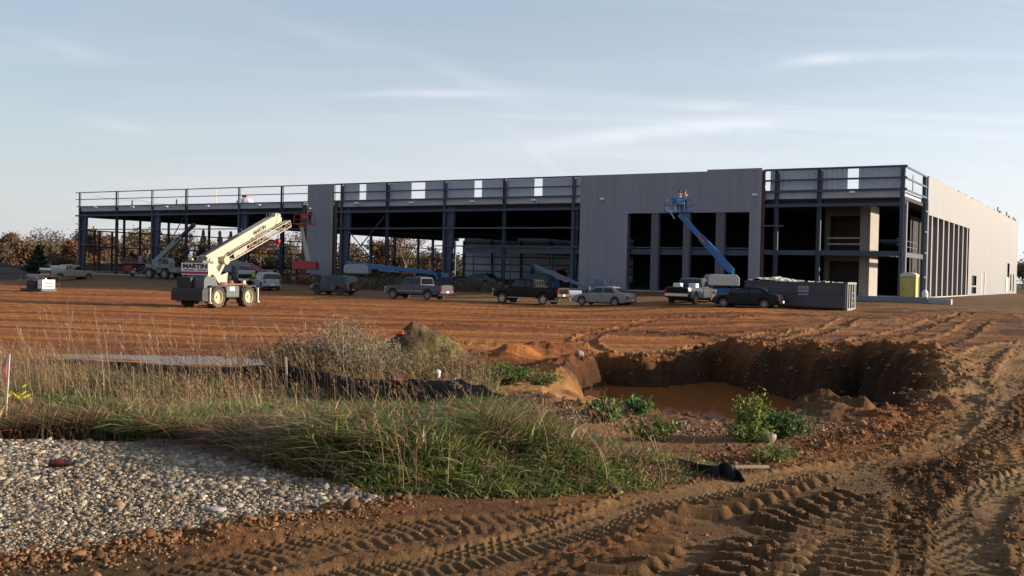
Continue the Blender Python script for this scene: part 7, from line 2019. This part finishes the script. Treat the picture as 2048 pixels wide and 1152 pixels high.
for x in (-1.85, -.6, .7, 2.2):
    for s_ in (-.75, .75): b.beam((x, s_, 1.72), (x, s_, 2.75), .04, .04)
for z_ in (2.2, 2.75):
    for s_ in (-.75, .75): b.beam((-1.85, s_, z_), (2.2, s_, z_), .04, .04)
b.build('guard_rail', m_red, pl)
for i, (x, z_, w_, h_) in enumerate(((-1.5, 1.72, .7, .5), (-.8, 1.72, .6, .75), (-.1, 1.72, .7, .45), (.6, 1.72, .5, .8))):
    Mt = pl.matrix_basis if False else Matrix.Translation(pl.location) @ Matrix.Rotation(RZ + R(18), 4, 'Z')
    e_ = empty('carton', Mt @ Vector((x, -.1, z_ + .002)), RZ + R(18), ['low pinkish carton at the left end of the scissor deck', 'tall pinkish carton second from the left on the scissor deck', 'low brown carton in the middle of the scissor deck', 'tall narrow white-fronted carton on the scissor deck'][i], 'carton')
    nm().bx(-w_ / 2, w_ / 2, -.3, .3, 0, h_).build('box_body', mat(['carton_pink', 'carton_pink', 'carton_brown', 'carton_white'][i], [(.17, .085, .075), (.17, .085, .075), (.12, .08, .05), (.40, .38, .35)][i], rough=.85), e_, bevel=.01); nm().bx(-.03, .03, -.302, .302, h_ * .98, h_ + .004).build('tape', m_wood, e_)
g_ = ground_hit(263, 554); person(g_, R(-10), 'worker in a white shirt crouching on the ground beside the pale blue panels', ('white', (.45, .44, .43)), ('dark', (.012, .012, .016)), ('white_hat', (.5, .5, .5)), crouch=True)

# ------------------------------------------------------------------ caged welder skid on the lot
g_ = ground_hit(66, 583); ck = empty('caged_generator_skid', (g_.x, g_.y, g_.z), RZ, 'dark generator and white welding box in a wire cage at far left', 'generator')
nm().bx(-1.75, 1.15, 0, 1.5, .06, .26).build('skid', m_cs, ck)
nm().bx(-1.2, -.1, .15, 1.3, .27, 1.0).build('engine_housing', m_black, ck, bevel=.04)
nm().bx(-.05, .45, .3, 1.2, .27, .92).build('generator_end', m_cs, ck, bevel=.03)
nm().bx(.48, 1.1, .1, 1.35, .27, 1.05).build('welder_box', m_white, ck, bevel=.02)
for z_ in (.45, .72): nm().bx(1.101, 1.112, .3, 1.1, z_, z_ + .1).build('vent_slot', m_black, ck)
nm().cyl((-.5, .6, 1.0), (-.3, .6, 1.22), .05).cyl((.1, .7, 1.05), (.75, .7, 1.12), .05).build('exhaust_pipe', m_rim, ck)
b = nm()
for x in (-1.75, -.75, .3, 1.35):
    for y_ in (-.05, 1.6): b.tube([(x, y_, 0), (x, y_, 1.32)], .018, 4)
for z_ in (.68, 1.32):
    for y_ in (-.05, 1.6): b.tube([(-1.75, y_, z_), (1.35, y_, z_)], .014, 4)
    for x in (-1.75, 1.35): b.tube([(x, -.05, z_), (x, 1.6, z_)], .014, 4)
b.build('wire_cage', mat('cage_wire', (.10, .07, .06), rough=.6), ck)
# yellow loader far behind the frame
g_ = gnd(780, 150); yl = empty('yellow_loader', g_, R(170), 'small sunlit yellow wheel loader seen through the bay beyond the lowered blue lift', 'loader')
myl = mat('loader_yellow', (.50, .30, .03), rough=.5)
nm().bx(-1.2, 1.2, -.8, .8, .7, 1.7).build('body', myl, yl, bevel=.08); nm().bx(-.5, .6, -.6, .6, 1.7, 2.9).build('cab', myl, yl, bevel=.06); nm().bx(-.52, .5, -.62, .62, 1.95, 2.55).build('cab_window', m_glass, yl)
nm().bx(.61, .63, -.5, .5, 1.9, 2.6).build('windshield', m_glass, yl); nm().prism([(1.3, .2), (2.2, .1), (2.2, .2), (1.5, .9), (1.3, .9)], -1, 1, lambda a, z, w: Vector((a, w, z))).build('bucket', m_steel, yl)
for x in (-.8, .8):
    for s_ in (1, -1): wheel(yl, x, s_ * .75, .6, .4, s_, myl, 4)
# white bundle by the clad wall
g_ = gnd(1151, 84); o = empty('wrapped_roll', (g_[0], g_[1], g_[2] + .25), R(5), 'pale blue-white wrapped roll lying behind the silver sedan and the black pickup tail', 'insulation roll')
nm().cyl((-.5, 0, .3), (.5, 0, .3), .32, n=18).build('roll', mat('pale_blue_wrap', (.40, .50, .60)), o, smooth=True); nm().bx(-.5, .5, -.3, .3, -.25, .0).build('pallet', m_wood, o)
